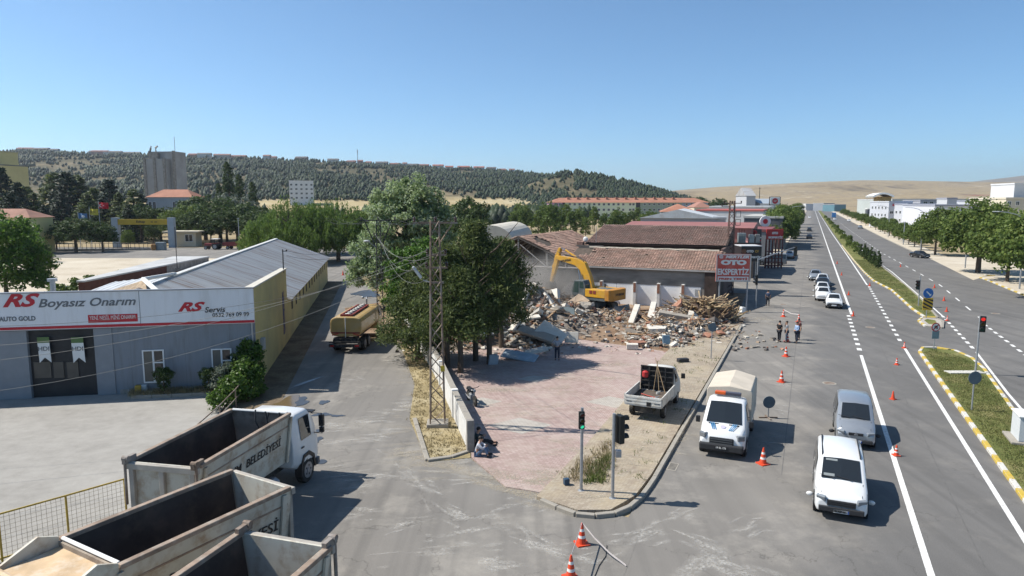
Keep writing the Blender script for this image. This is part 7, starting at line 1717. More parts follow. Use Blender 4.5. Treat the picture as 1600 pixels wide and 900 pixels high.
RWOOD = mat('broken_wood', (.27, .175, .10), .85, .3, 4, island=.35)
def chunk_mesh(seed, flat=1.0):
    r = random.Random(seed); b = MB()
    vs = [(sx * r.uniform(.3, .5), sy * r.uniform(.3, .5), sz * r.uniform(.3, .5) * flat) for sz in (-1, 1) for sx, sy in ((-1, -1), (1, -1), (1, 1), (-1, 1))]
    b.add(vs, [(3, 2, 1, 0), (4, 5, 6, 7), (0, 1, 5, 4), (1, 2, 6, 5), (2, 3, 7, 6), (3, 0, 4, 7)])
    return b
CH = {(k, m): chunk_mesh(k, [.9, .5, .28, .6][k]).mesh('chunk', RUBM[m]) for k in range(4) for m in range(len(RUBM))}
r = random.Random(12)
def spot():
    while True:
        a, b_, h, rad_ = r.choice(PILES); x, y = r.gauss(a, rad_ * .55), r.gauss(b_, rad_ * .55)
        if hz(x, y) > .05 and y > 51 and not ((x - 8.6) ** 2 + (y - 70.6) ** 2 < 6): return x, y
cnt = 0
wts = [0, 0, 0, 0, 1, 1, 1, 2, 3, 3, 4]
for i in range(280):
    x, y = spot(); s = min(1.9, .34 + r.expovariate(2.4)); left = x < 8
    if not left: s *= .62
    m = r.choice(wts) if left else r.choice([0, 1, 1, 2, 2, 3, 1, 0, 4])
    if i in (17,): m = 5
    if i % 4 == 0 and left: m, s = 0, s * 1.25
    o = link('masonry_chunk', CH[r.randrange(4), m], heap, (x - 4, y - 62, hz(x, y) - .03 + .1 * s), (r.uniform(-.8, .8), r.uniform(-.8, .8), r.uniform(0, 6.28)))
    o.scale = (s * r.uniform(.8, 2.0), s * r.uniform(.5, 1.1), s * r.uniform(.5, 1))
# the countless small stuff
for gi, (m, n, smin, smax) in enumerate([(RUBM[0], 900, .07, .28), (RUBM[1], 1300, .07, .28), (RUBM[2], 1200, .06, .2), (RUBM[3], 800, .06, .22), (RUBM[4], 500, .08, .3)]):
    b = MB()
    for i in range(n):
        if r.random() < .8: x, y = spot()
        else: x, y = r.uniform(-9, 22), r.uniform(50.5, 72)
        if x > 14 and y < 52: continue
        s = r.uniform(smin, smax); M_ = Matrix.Rotation(r.uniform(0, 6.28), 3, 'Z') @ Matrix.Rotation(r.uniform(-.6, .6), 3, 'X')
        b.box((x - 4, y - 62, hz(x, y) + .03 + s * .15), (s * r.uniform(.8, 2), s, s * r.uniform(.35, .9)), rot=M_)
    o = b.build('small_debris', m, heap); o['kind'] = 'stuff'
b = MB()
for i in range(420):
    x, y = spot(); L = r.uniform(.6, 2.6); d = Vector((r.gauss(0, 1), r.gauss(0, 1), r.gauss(0, .3))).normalized(); p = Vector((x - 4, y - 62, hz(x, y) + .12))
    b.box(p, (L, r.uniform(.04, .12), r.uniform(.03, .07)), rot=d.to_track_quat('X', 'Z').to_matrix())
o = b.build('splintered_wood', RWOOD, heap); o['kind'] = 'stuff'
b = MB()
for i in range(90):
    x, y = spot(); p = Vector((x - 4, y - 62, hz(x, y))); a = r.uniform(0, 6.28); L = r.uniform(.5, 1.6); q = Vector((math.cos(a) * L * .5, math.sin(a) * L * .5, L * .8)); b.tube([p, p + q * .5 + Vector((0, 0, .12)), p + q + Vector((math.cos(a) * L * .4, math.sin(a) * L * .4, -L * .25))], .014, 3)
o = b.build('bent_rebar', RUST, heap); o['kind'] = 'stuff'
# single slabs, beams and sheets one can point to
def slab(label, px, py, z, size, rot, m, name='concrete_slab', cat='slab'):
    g = G(px, py, z); o = MB().box((0, 0, 0), size).build(name, m, None, g, tuple(rad(a) for a in rot), bevel=.03, seg=1); return tag(o, label, cat)
slab('left of two long white beams leaning on the rubble', 991, 492, .75, (.55, 3.3, .4), (24, 0, -22), RUBM[0], 'concrete_beam', 'beam')
slab('right of two long white beams leaning on the rubble', 1018, 490, .8, (.55, 3.5, .4), (27, 0, -20), RUBM[0], 'concrete_beam', 'beam')
slab('large tilted white slab right of the man by the rubble', 861, 521, 1.0, (2.3, 1.5, .22), (35, 28, -25), RUBM[0])
slab('white slab leaning at the top of the main rubble pile', 863, 474, 2.2, (.9, 2.6, .2), (38, 30, 50), RUBM[0])
slab('grey slab lying across the main rubble pile', 838, 522, 1.0, (3.0, 1.0, .25), (20, 14, -22), RUBM[1])
slab('white square panel standing right of the large tilted slab', 893, 527, .6, (1.1, .12, .9), (-18, 0, -8), RUBM[0])
slab('pair-like white plank slab on the left of the rubble pile', 793, 500, 1.5, (.5, 2.0, .25), (20, 10, -35), RUBM[0])
slab('second white plank slab further left on the pile', 806, 506, 1.4, (.6, 2.2, .25), (24, -8, -30), RUBM[0])
slab('white slab lying flat above the man by the rubble', 822, 497, 1.7, (2.4, .8, .15), (8, -6, 10), RUBM[0])
slab('grey green sheet tipped up beside the excavator track', 886, 489, 1.2, (1.5, .1, 1.3), (-40, 12, 12), mat('greenish_sheet', (.26, .30, .28), .7, .15, 2))
slab('thick grey white slab right of the two leaning beams', 1060, 497, .9, (3.6, .9, .7), (4, 8, -14), RUBM[1])
slab('white block at the left end of the right hand rubble', 988, 541, .3, (.9, .5, .42), (3, 0, -8), RUBM[0])
slab('pale blue block in the right hand rubble', 1041, 531, .6, (.6, .12, .75), (-12, 0, 6), RUBM[5])
slab('blue white plastic sheet at the shaded foot of the pile', 812, 556, .3, (2.6, 1.2, .12), (14, 6, -18), mat('pale_blue_sheet', (.28, .35, .40), .6, .2, 2), 'plastic_sheet', 'sheet')
slab('white plastic sheet crumpled right of the blue one', 838, 548, .5, (1.7, .8, .12), (10, -10, 14), RUBM[0], 'plastic_sheet', 'sheet')
slab('grey appliance box standing in the shade by the trees', 770, 562, .35, (.7, .5, .75), (0, 8, 20), mat('appliance_grey', (.33, .37, .40), .5, .1, 3), 'appliance', 'appliance')
slab('white bucket like block near the pavement kerb end', 1160, 484, .35, (.45, .45, .6), (0, 8, 20), CWHITE, 'white_bucket', 'bucket')
slab('black sack lying on the pavement near the rubble', 1067, 563, .25, (.8, .4, .3), (0, 0, 15), CARIN, 'black_sack', 'sack')
def plank(label, p, q, w, m=RWOOD):
    p, q = Vector(p), Vector(q); o = MB().box((0, 0, 0), ((q - p).length, w, w * .7)).build('timber_beam', m, None, (p + q) / 2, (q - p).to_track_quat('X', 'Z').to_euler()); tag(o, label, 'beam')
DW = mat('dark_timber', (.10, .065, .045), .85, .25, 4)
plank('dark beam propped against the top white slab', G(832, 502, 1.2), G(853, 462, 2.9), .18, DW); plank('second dark beam leaning right of the white slab', G(862, 462, 2.9), G(882, 486, 1.6), .18, DW); plank('long brown beam crossing the lower main pile', G(856, 497, 1.4), G(877, 477, 2.0), .16, RWOOD)
plank('tan post standing at the left of the pile', G(803, 492, 1.3), G(800, 470, 2.8), .2, WOOD); plank('dark timber lying across the two white beams', G(985, 482, 1.1), G(1025, 503, .6), .2, DW); plank('grey pole lying from the pile toward the clear ground', G(865, 508, 1.2), G(915, 523, .5), .14, RUBM[1]); plank('thin timber resting over the timber pile foot', G(1000, 485, .9), G(1035, 484, .8), .15, DW)
# stack of roof timbers
tp = empty('timber_pile', (*G(1098, 500).xy, 0), 0, 'tangled pile of old roof timbers beside the kerb', 'timber pile')
pm_ = [MB().box((0, 0, 0), (1, .1, .08)).mesh('plank', mat('plank_%d' % i, c, .85, .2, 3)) for i, c in enumerate([(.34, .245, .14), (.26, .18, .105), (.40, .31, .19), (.20, .135, .085)])]
MB().ball((0, 0, .2), (2.9, 2.4, 1.55), 14, 7).build('core', DW, tp)
for i in range(210):
    a = r.uniform(0, 6.28); q = math.sqrt(r.random()); x, y = 3.3 * q * math.cos(a), 2.7 * q * math.sin(a); z = 2.05 * (1 - q ** 1.6) + .12
    L = r.uniform(1.2, 3.6); yaw = r.gauss(a, .9); pit = -.55 * q + r.gauss(0, .16) if math.cos(yaw - a) > 0 else .55 * q
    o = link('plank', pm_[r.randrange(4)], tp, (x, y, z + r.uniform(-.05, .15)), (0, -pit * -1 if False else -pit * (-1), yaw)); o.scale = (L, r.uniform(.7, 1.6), r.uniform(.7, 1.4))
# ================================================================== TREES AND PLANTS
def quads(P, rs, w, h, up=0.0, N=None):
    """leaf cards at points P, random orientation; up>0 biases the long axis"""
    n = len(P)
    a = rs.normal(size=(n, 3)); a[:, 2] += up
    a /= np.linalg.norm(a, axis=1)[:, None]
    b = rs.normal(size=(n, 3)) if N is None else np.cross(N + rs.normal(size=(n, 3)) * .45, a)
    b -= a * (a * b).sum(1)[:, None]; b /= np.linalg.norm(b, axis=1)[:, None] + 1e-9
    s = rs.uniform(.65, 1.35, size=(n, 1))
    a = a * h * s / 2; b = b * w * s / 2
    V = np.stack([P - a, P + b * .9 - a * .1, P + a, P - b * .9 - a * .1], 1).reshape(-1, 3)
    return V, np.arange(4 * n).reshape(-1, 4)
def crown_pts(blobs, nclump, per, cr, rs, fill=.72):
    vol = np.array([b[3] * b[4] + b[4] * b[5] + b[3] * b[5] for b in blobs]); vol = vol / vol.sum()
    P, Nn = [], []
    for i in range(nclump):
        c = blobs[rs.choice(len(blobs), p=vol)]
        d = rs.normal(size=3); d /= np.linalg.norm(d)
        if d[2] < -.55: d[2] *= -.5
        rad_ = rs.uniform(fill, 1.03)
        ctr_ = np.array(c[:3]) + d * np.array(c[3:]) * rad_
        q = rs.normal(size=(per, 3)); q /= np.linalg.norm(q, axis=1)[:, None]; q *= (rs.uniform(0, 1, size=(per, 1)) ** .45) * cr * rs.uniform(.6, 1.35)
        q[:, 2] *= .75
        P.append(ctr_ + q); Nn.append(q / (np.linalg.norm(q, axis=1)[:, None] + 1e-6) * .7 + d * .6)
    return np.concatenate(P), np.concatenate(Nn)
def trunk_mesh(name, H, r0, limbs, rs, m=BARK, lean=(0, 0), top=None):
    b = MB(); b.tube([(0, 0, -.1), (lean[0] * .3, lean[1] * .3, H * .35), (lean[0] * .7, lean[1] * .7, H * .7), (lean[0], lean[1], H)], [r0 * 1.25, r0, r0 * .7, r0 * .25], 8)
    for k in range(limbs):
        z = H * rs.uniform(.4, .85); a = rs.uniform(0, 6.28); L = H * rs.uniform(.25, .5)
        p = Vector((lean[0] * z / H, lean[1] * z / H, z)); e = p + Vector((math.cos(a) * L, math.sin(a) * L, L * .7)); mid = lerp(p, e, .5) + Vector((0, 0, -L * .08))
        b.tube([p, mid, e], [r0 * .45, r0 * .3, r0 * .08], 5)
    return b.mesh(name, m)
def plant(name, label, cat, loc, meT, meC, rz=0., s=1., group=None, crown='crown', trunkn='trunk', sc=None):
    o = empty(name, loc, rz, label, cat, group); o.scale = sc or (s, s, s)
    if meT: link(trunkn, meT, o)
    link(crown, meC, o); return o
F_AV = foliage('avenue_leaves', (.055, .09, .02), (.115, .17, .036), (.20, .24, .06), .42)
F_DK = foliage('dark_leaves', (.024, .045, .014), (.052, .085, .022), (.10, .14, .04), .3)
F_PINE = foliage('pine_needles', (.035, .055, .02), (.08, .11, .036), (.18, .21, .06), .35)
F_FIR = foliage('fir_needles', (.012, .024, .014), (.024, .044, .022), (.045, .07, .03), .12)
F_SILV = foliage('silver_leaves', (.14, .195, .07), (.255, .33, .14), (.47, .53, .37), .5)
F_WIL = foliage('willow_leaves', (.065, .115, .022), (.11, .175, .036), (.17, .235, .06), .45)
F_GRN = foliage('glossy_green_leaves', (.04, .085, .014), (.085, .165, .026), (.14, .24, .04), .42, .45)
F_YNG = foliage('young_leaves', (.05, .085, .018), (.09, .14, .03), (.15, .20, .05))
F_IVY = foliage('ivy_leaves', (.03, .065, .01), (.07, .13, .02), (.13, .21, .035), .35, .45)
F_GREY = foliage('grey_shrub_leaves', (.08, .10, .07), (.14, .165, .12), (.22, .25, .19), .3)
F_DRY = foliage('dry_weeds', (.17, .135, .07), (.29, .235, .125), (.39, .33, .2), .3)
F_WEED = foliage('green_weeds', (.06, .09, .02), (.10, .14, .03), (.2, .2, .07), .3)
def crown_mesh(name, blobs, nclump, per, cr, w, h, m, seed, fill=.72, up=0., useN=True):
    rs = np.random.RandomState(seed); P, N = crown_pts(blobs, nclump, per, cr, rs, fill)
    V, F = quads(P, rs, w, h, up, N if useN else None)
    return np_mesh(name, V, F, m)
# ---- avenue trees (unit: 10 m tall, 4.4 m radius)
AVB = [[(0, 0, 5.4, 4.6, 4.6, 4.0), (1.4, .6, 7.2, 2.9, 2.9, 2.8), (-1.8, -.5, 4.8, 3.3, 3.2, 2.9), (.6, -1.9, 4.0, 3.3, 2.9, 2.4)], [(0, 0, 5.4, 4.3, 4.4, 4.2), (-1.2, .8, 7.3, 2.6, 2.8, 2.7), (1.9, -.8, 4.3, 3.1, 3.1, 2.7), (-1.9, -1, 4.2, 2.9, 2.9, 2.4)], [(0, 0, 5.6, 4.5, 4.2, 4.0), (1.8, .2, 4.7, 3.1, 3.2, 2.8), (-1.5, 1.0, 6.4, 3.0, 2.8, 3.0), (-.8, -1.7, 4.2, 3.1, 2.8, 2.5)]]
AV = [(trunk_mesh('trunk', 6.5, .2, 6, np.random.RandomState(i)), crown_mesh('crown', AVB[i], 360, 34, .78, .27, .40, F_AV, 20 + i)) for i in range(3)]
rt = [(24.9, 99.5, 1.0, (1.0, 1.0, 1.0), 'nearest roadside tree at the right edge of the picture'), (26.2, 117.5, 1.0, (1.02, 1.02, .92), 'second roadside tree from the right edge with low branches'), (25.3, 132, 1.0, (1.18, 1.18, 1.12), 'large double trunked tree at the right side entrance')]
for i, (u, v, s, sc, lab) in enumerate(rt): plant('roadside_tree', lab, 'tree', R(u, v, .1), *AV[i], rz=i * 2.1, group='trees on the right pavement', sc=tuple(x * 1.08 for x in sc))
link('second_trunk', AV[2][0], bpy.data.objects['roadside_tree.002'], (-.55, .2, 0), (0, 0, 1))
vs_ = [172, 187, 199, 210, 221, 233, 246, 260, 276, 294, 315, 340, 370, 405, 450, 500, 560, 630]
for i, v in enumerate(vs_):
    s = (1.02 if i == 0 else .5 + .1 * ((i * 37) % 5) / 5)
    lab = 'large round tree beside the black car on the right' if i == 0 else ORD[i] + ' tree beyond the entrance in the right hand roadside row'
    plant('roadside_tree', lab, 'tree', R(24.3 if i else 25.0, v, .1), *AV[i % 3], rz=i * 1.3, s=s, group='trees on the right pavement')
for i, v in enumerate([178, 190, 203, 217, 232, 250, 272, 300, 335, 375]):
    plant('roadside_tree', ORD[i] + ' tree from the shops in the left hand roadside row', 'tree', R(-7.0 - .4 * (i % 2), v, .1), *AV[(i + 1) % 3], rz=i * 1.7 + .4, s=.88 + .06 * ((i * 31) % 4), group='trees on the left pavement')
# ---- median shrubs
con = crown_mesh('foliage', [(0, 0, .55, .62, .62, .55), (0, 0, 1.15, .48, .48, .6), (0, 0, 1.8, .3, .3, .6), (0, 0, 2.3, .15, .15, .4)], 90, 22, .16, .1, .17, F_DK, 41, .6)
stem = MB().tube([(0, 0, -.05), (0, 0, .9)], [.06, .04], 6).mesh('stem', BARK)
for i in range(11): plant('conical_shrub', ORD[i] + ' clipped conical shrub along the median, counted from the junction', 'shrub', R(10.9 - .09 * i + (.4 if i % 2 else 0), 132 + i * 2.9, .13), stem, con, rz=i, s=.8 + .1 * ((i * 7) % 4), group='conical shrubs on the median', crown='foliage', trunkn='stem')
shb = crown_mesh('foliage', [(0, 0, 1.1, 1.2, 1.2, 1.0), (.4, .2, 1.7, .8, .8, .7)], 90, 22, .3, .15, .24, F_AV, 42)
for i in range(22): plant('median_bush', ORD[i] + ' rounded bush of the median row beyond the conical shrubs', 'bush', R(9.6 - .02 * i + .5 * math.sin(i * 2.2), 168 + i * 9 + i * i * .45, .13), stem, shb, rz=i * 1.1, s=.62 + .3 * ((i * 5) % 3) / 2, group='bushes on the median', crown='foliage', trunkn='stem')
# ---- pines by the pylon
def pine_mesh(seed, H, Rr, n=300, per=70, lo=.2):
    rs = np.random.RandomState(seed); P, N = [], []
    for i in range(n):
        t = rs.uniform(.0, 1) ** .9; z = H * (lo + (1 - lo) * t); rr = Rr * (1 - t ** 1.5) * rs.uniform(.35, 1.08) + .15; a = rs.uniform(0, 6.28)
        c = np.array([math.cos(a) * rr, math.sin(a) * rr, z + .25 * rr / Rr]); q = rs.normal(size=(per, 3)) * np.array([.30, .30, .20])
        P.append(c + q); N.append(q * 2 + np.array([math.cos(a), math.sin(a), .7]))
    P, N = np.concatenate(P), np.concatenate(N); V, F = quads(P, rs, .085, .28, .35, None)
    return np_mesh('crown', V, F, F_PINE)
for i, (px, Y, H, Rr, lab) in enumerate([(742, 48.5, 9.9, 3.3, 'largest dark pine right of the rusty pylon'), (697, 46.5, 8.4, 2.7, 'dark pine directly behind the rusty pylon'), (783, 53, 8.4, 2.5, 'pine at the right end overlooking the rubble'), (650, 49, 6.4, 2.7, 'low spreading pine over the grass verge'), (718, 45, 6.8, 2.3, 'front pine with bare trunk beside the forecourt'), (764, 47.5, 7.2, 2.5, 'pine leaning over the shaded forecourt')]):
    g = Vector((at(px, 400, Y).x, Y, 0)); me = pine_mesh(60 + i, H, Rr, lo=(.33, .3, .48, .1, .38, .42)[i]); plant('pine_tree', lab, 'tree', g, trunk_mesh('trunk', H * .95, .17, 7, np.random.RandomState(i)), me, group='pines by the pylon')
sv = crown_mesh('crown', [(0, 0, 8.4, 4.3, 4.2, 4.4), (.8, 0, 11.3, 3.1, 2.9, 2.9), (-2.8, -1, 5.6, 3.4, 3.2, 3.2), (2.8, 0, 6.6, 2.8, 2.8, 3.2), (-3.6, -1.6, 3.4, 2.6, 2.6, 2.2), (-1.0, 0, 10.4, 3.4, 3.2, 3.0), (2.4, 0, 9.4, 2.8, 2.8, 3.0)], 760, 66, .72, .2, .36, F_SILV, 71, .5, .4)
plant('silver_poplar', 'tall silver leaved poplar behind the street pylons', 'tree', (-11.6, 75, 0), trunk_mesh('trunk', 10.5, .4, 8, np.random.RandomState(3)), sv)
gm = crown_mesh('crown', [(0, 0, 5.2, 2.6, 2.4, 3.0), (1.0, -.3, 6.6, 2.0, 1.8, 2.0), (-.8, .2, 3.6, 2.2, 2.0, 2.2), (1.6, 0, 4.0, 2.0, 1.8, 2.2)], 300, 52, .5, .17, .22, F_GRN, 72, .75)
plant('green_tree', 'bright green leafy tree between the poplar and the pines', 'tree', (-7.9, 56.5, 0), trunk_mesh('trunk', 6, .2, 6, np.random.RandomState(4)), gm)
# ---- willows
def willow_mesh(seed, H, Rr):
    rs = np.random.RandomState(seed); P = []
    subs = [(0, 0, 1.0, .5)] + [(math.cos(a) * Rr * .55, math.sin(a) * Rr * .55, rs.uniform(.68, .97), rs.uniform(.34, .5)) for a in np.linspace(0, 6.0, 7) + rs.uniform(0, .5)] + [(math.cos(a) * Rr * .85, math.sin(a) * Rr * .85, rs.uniform(.5, .72), .3) for a in np.linspace(.3, 6.2, 9)]
    for i in range(700):
        sx, sy, sh, sr = subs[rs.randint(len(subs))]; a = rs.uniform(0, 6.28); q = math.sqrt(rs.uniform(0, 1)); x, y = sx + Rr * sr * q * math.cos(a), sy + Rr * sr * q * math.sin(a); zt = H * sh * (1 - .3 * q * q) * rs.uniform(.92, 1.04); L = rs.uniform(.2, .7) * zt
        n = int(18 + 9 * L); t = rs.uniform(0, 1, n); P.append(np.stack([x + .15 * (x - sx) * t + rs.normal(size=n) * .2, y + .15 * (y - sy) * t + rs.normal(size=n) * .2, zt - t * L], 1))
    P = np.concatenate(P); V, F = quads(P, rs, .16, .52, 3.0); return np_mesh('crown', V, F, F_WIL)
for i, (px, Y, H, Rr, lab) in enumerate([(452, 128, 12.6, 8.0, 'left weeping willow behind the workshop'), (528, 132, 11.8, 6.8, 'right weeping willow behind the workshop'), (492, 150, 12.0, 6.0, 'weeping willow in the middle of the three')]):
    plant('willow_tree', lab, 'tree', (at(px, 380, Y).x, Y, 0), trunk_mesh('trunk', H * .8, .35, 8, np.random.RandomState(i)), willow_mesh(80 + i, H, Rr), group='weeping willows')
# ---- conifers, poplars and broadleaves on the left
def fir_mesh(seed, H, Rr, m=F_FIR):
    rs = np.random.RandomState(seed); P, N = [], []
    for i in range(210):
        t = rs.uniform(0, 1) ** 1.15; z = H * (.06 + .92 * t); rr = Rr * (1 - t) ** .8 * rs.uniform(.45, 1.08) + .1; a = rs.uniform(0, 6.28); q = rs.normal(size=(22, 3)) * np.array([.42, .42, .2]) * (1.1 - .6 * t)
        P.append(np.array([math.cos(a) * rr, math.sin(a) * rr, z - .25 * rr]) + q); N.append(q + np.array([math.cos(a), math.sin(a), 1.]))
    P, N = np.concatenate(P), np.concatenate(N); V, F = quads(P, rs, .3, .55, 0, N); return np_mesh('crown', V, F, m)
FIR = [fir_mesh(90, 14, 3.6), fir_mesh(91, 14, 4.2, F_PINE), fir_mesh(92, 14, 3.0)]
FT = trunk_mesh('trunk', 12, .3, 0, np.random.RandomState(2))
for i, (px, py, Y, k, w) in enumerate([(8, 258, 215, 0, 1.0), (34, 282, 205, 0, .9), (58, 300, 210, 1, .9), (92, 268, 235, 1, 1.15), (112, 266, 228, 0, 1.2), (128, 272, 240, 1, 1.1), (152, 292, 225, 1, 1.0), (176, 278, 235, 0, 1.15), (190, 300, 210, 1, .9), (213, 294, 205, 1, 1.0), (72, 318, 190, 2, 1.0), (140, 300, 200, 1, 1.0), (203, 318, 190, 2, .9), (20, 300, 185, 0, 1.1), (100, 300, 215, 0, 1.2), (165, 305, 212, 0, 1.2), (48, 290, 225, 1, 1.2), (225, 300, 225, 0, 1.0), (-12, 290, 200, 1, 1.2)]):
    h = zat(py, Y) / 14.2; plant('conifer', ORD[i] + ' dark conifer of the depot grounds as listed from left', 'tree', (at(px, 380, Y).x, Y, 0), FT, FIR[k], rz=i, sc=(h * w * 1.45, h * w * 1.45, h), group='conifers in the depot grounds')
# keep the wording of each label true: number them by their place from the left
cs = sorted([o for o in bpy.data.objects if o.name.startswith('conifer')], key=lambda o: o.location.x / o.location.y)
for i, o in enumerate(cs): o['label'] = ORD[i] + ' dark conifer from the left in the depot grounds'
popm = crown_mesh('crown', [(0, 0, 3.5, 1.3, 1.3, 3.0), (0, 0, 7.5, 1.5, 1.5, 3.6), (0, 0, 11.5, 1.0, 1.0, 3.0)], 170, 26, .5, .3, .45, F_DK, 95, .7)
for px, py, Y, lab in [(362, 253, 260, 'tallest slim poplar right of the office'), (379, 272, 250, 'middle slim poplar right of the office'), (399, 284, 240, 'shortest slim poplar by the willows'), (347, 286, 245, 'slim poplar nearest to the office')]:
    h = zat(py, Y) / 14.4; plant('lombardy_poplar', lab, 'tree', (at(px, 380, Y).x, Y, 0), FT, popm, sc=(h * .85, h * .85, h), group='slim poplars')
BRB = [[(0, 0, 4.2, 3.6, 3.4, 3.0), (1.6, .3, 5.2, 2.2, 2.2, 2.0), (-1.6, -.3, 3.6, 2.4, 2.4, 2.0)], [(0, 0, 4.0, 3.2, 3.4, 3.2), (-1.2, 0, 5.6, 2.0, 2.0, 1.8), (1.6, -.4, 3.4, 2.4, 2.4, 2.0)]]
BR = [crown_mesh('crown', BRB[i], 230, 26, .62, .24, .34, F_DK, 97 + i) for i in range(2)]
BRL = crown_mesh('crown', BRB[0], 230, 26, .62, .24, .34, F_AV, 99); BRS = crown_mesh('crown', BRB[1], 230, 26, .62, .24, .34, F_GREY, 100)
BT = trunk_mesh('trunk', 4.5, .22, 6, np.random.RandomState(8))
for i, (px, py, Y, me, w, lab) in enumerate([(118, 341, 156, BR[0], 1.35, 'broad dark tree with several pale trunks behind the iron railing'), (160, 350, 157, BR[1], 1.1, 'dark tree merging with the broad one behind the railing'), (88, 356, 160, BR[1], 1.0, 'dark bushy tree in front of the yellow house'), (200, 360, 165, BRL, .7, 'small bright bush at the left gate pylon'), (222, 322, 195, BR[0], 1.15, 'dark tree under the yellow gate beam'), (252, 326, 200, BR[1], 1.2, 'dark tree right behind the yellow gate beam'),
        (272, 330, 190, BRL, 1.0, 'mid green tree right of the gate beam'), (300, 322, 195, BRL, 1.2, 'green tree in front of the office right corner'), (322, 306, 205, BR[0], 1.25, 'dark round tree left of the slim poplars'), (345, 312, 190, BR[1], 1.3, 'dark round tree in front of the slim poplars'), (372, 305, 200, BRS, 1.1, 'silvery tree between the poplars and willows'), (388, 318, 185, BR[0], 1.2, 'dark tree at the left of the willows'), (240, 350, 180, BR[0], .7, 'low dark bush below the gate beam'),
        (330, 340, 182, BR[0], .85, 'dark bush behind the tractor'), (732, 310, 145, BR[0], .9, 'round dark tree above the vaulted hall'), (60, 378, 92, BR[1], .55, 'small leafy bush right of the big left tree'), (705, 322, 180, BRL, .9, 'green tree left of the round dark tree'), (570, 330, 170, BRL, 1.1, 'green tree between willow and silver poplar'), (310, 330, 185, BR[1], 1.3, 'wide dark tree behind the gatekeeper booth'), (355, 330, 184, BR[0], 1.3, 'wide dark tree right of the tractor'), (404, 332, 180, BR[1], 1.2, 'dark tree against the left willow'), (36, 350, 130, BR[0], .9, 'dark bush in front of the yellow house wall'), (285, 338, 188, BR[0], 1.1, 'dark tree over the gatekeeper booth roof')]):
    h = zat(py, Y) / 7.2; plant('broadleaf_tree', lab, 'tree', (at(px, 380, Y).x, Y, 0), BT, me, rz=i * 1.9, sc=(h * w, h * w, h))
nl = crown_mesh('crown', [(0, 0, 6.0, 4.4, 4.0, 4.2), (2.6, -.5, 4.0, 3.2, 3.0, 3.0), (-2, 0, 8.0, 3.0, 3.0, 2.6), (3.2, -.8, 2.6, 2.4, 2.2, 1.8)], 420, 44, .75, .24, .32, F_GRN, 103, .7)
plant('broadleaf_tree', 'large dark green tree at the left edge above the workshop', 'tree', (-59.0, 79, 0), BT, nl, sc=(1, 1, 1.0))
# ---- young tree plantation before the hostel
YT = [crown_mesh('crown', [(0, 0, 3.0, 1.6, 1.6, 2.2), (.2, 0, 5.0, 1.1, 1.1, 1.8)], 120, 22, .42, .2, .32, (F_YNG, F_AV)[i], 110 + i) for i in range(2)]; YTT = trunk_mesh('trunk', 4.5, .1, 3, np.random.RandomState(9))
r = random.Random(31)
yl = sorted([(802 + i * 7.6 + r.uniform(-3, 3), r.uniform(185, 290)) for i in range(30)])
for i, (px, Y) in enumerate(yl): plant('young_tree', ORD[i] + ' young tree from the left in the plantation before the hostel', 'tree', (at(px, 350, Y).x, Y, 0), YTT, YT[i % 2], rz=i, s=r.uniform(.95, 1.45) * (1.15 if px < 900 else 1.0), group='young trees before the hostel')
# ---- planting around the workshop
tpm = crown_mesh('foliage', [(0, 0, 1.25, .52, .5, .42), (0, 0, .8, .34, .34, .4), (0, 0, .4, .2, .2, .3)], 110, 26, .13, .06, .1, F_DK, 120, .8)
for px, py, lab, s in [(257, 617, 'clipped goblet shaped bush under the left window', 1.0), (327, 615, 'clipped goblet shaped bush left of the ivy', .95)]: plant('clipped_bush', lab, 'bush', G(px, py, .1), stem, tpm, s=s, crown='foliage', trunkn='stem')
plant('grey_shrub', 'grey leaved shrub between clipped bush and ivy hedge', 'shrub', G(349, 618, .05), stem, crown_mesh('foliage', [(0, 0, .9, .7, .6, .8), (.2, 0, 1.5, .5, .5, .5)], 90, 30, .2, .1, .13, F_GREY, 121), crown='foliage', trunkn='stem')
plant('conical_shrub', 'dark conical shrub in front of the ivy hedge', 'shrub', G(368, 614, .05), stem, con, s=.95, crown='foliage', trunkn='stem')
ivb = [(-.2, -3.2, .55, .6, 1.0, .55), (-.1, -1.9, .8, .75, 1.0, .8), (.1, -.6, 1.1, .85, 1.0, 1.1), (-.1, .7, 1.6, .7, .8, 1.5), (.5, -1.2, .5, .7, 1.2, .5)]
plant('ivy_hedge', 'bright green ivy hedge climbing the corner of the workshop', 'hedge', (-16.0, 40.4, 0), MB().tube([(0, -4, 0), (0, -2, .6), (-.2, .6, 1.6)], .05, 5).mesh('stem', BARK), crown_mesh('foliage', ivb, 330, 40, .34, .13, .17, F_IVY, 122, .8), crown='foliage', trunkn='stem')
plant('creeper', 'sprawling creeper with reddish tips over the shed roof edge', 'creeper', (*G(150, 452, 2.0).xy, 0), stem, crown_mesh('foliage', [(0, 0, 2.4, 3.4, 1.4, 1.2), (3.5, 1.5, 3.0, 2.6, 1.2, 1.0), (-3, -1, 1.6, 2.4, 1.2, 1.1)], 200, 24, .4, .18, .24, F_YNG, 123), crown='foliage', trunkn='stem')
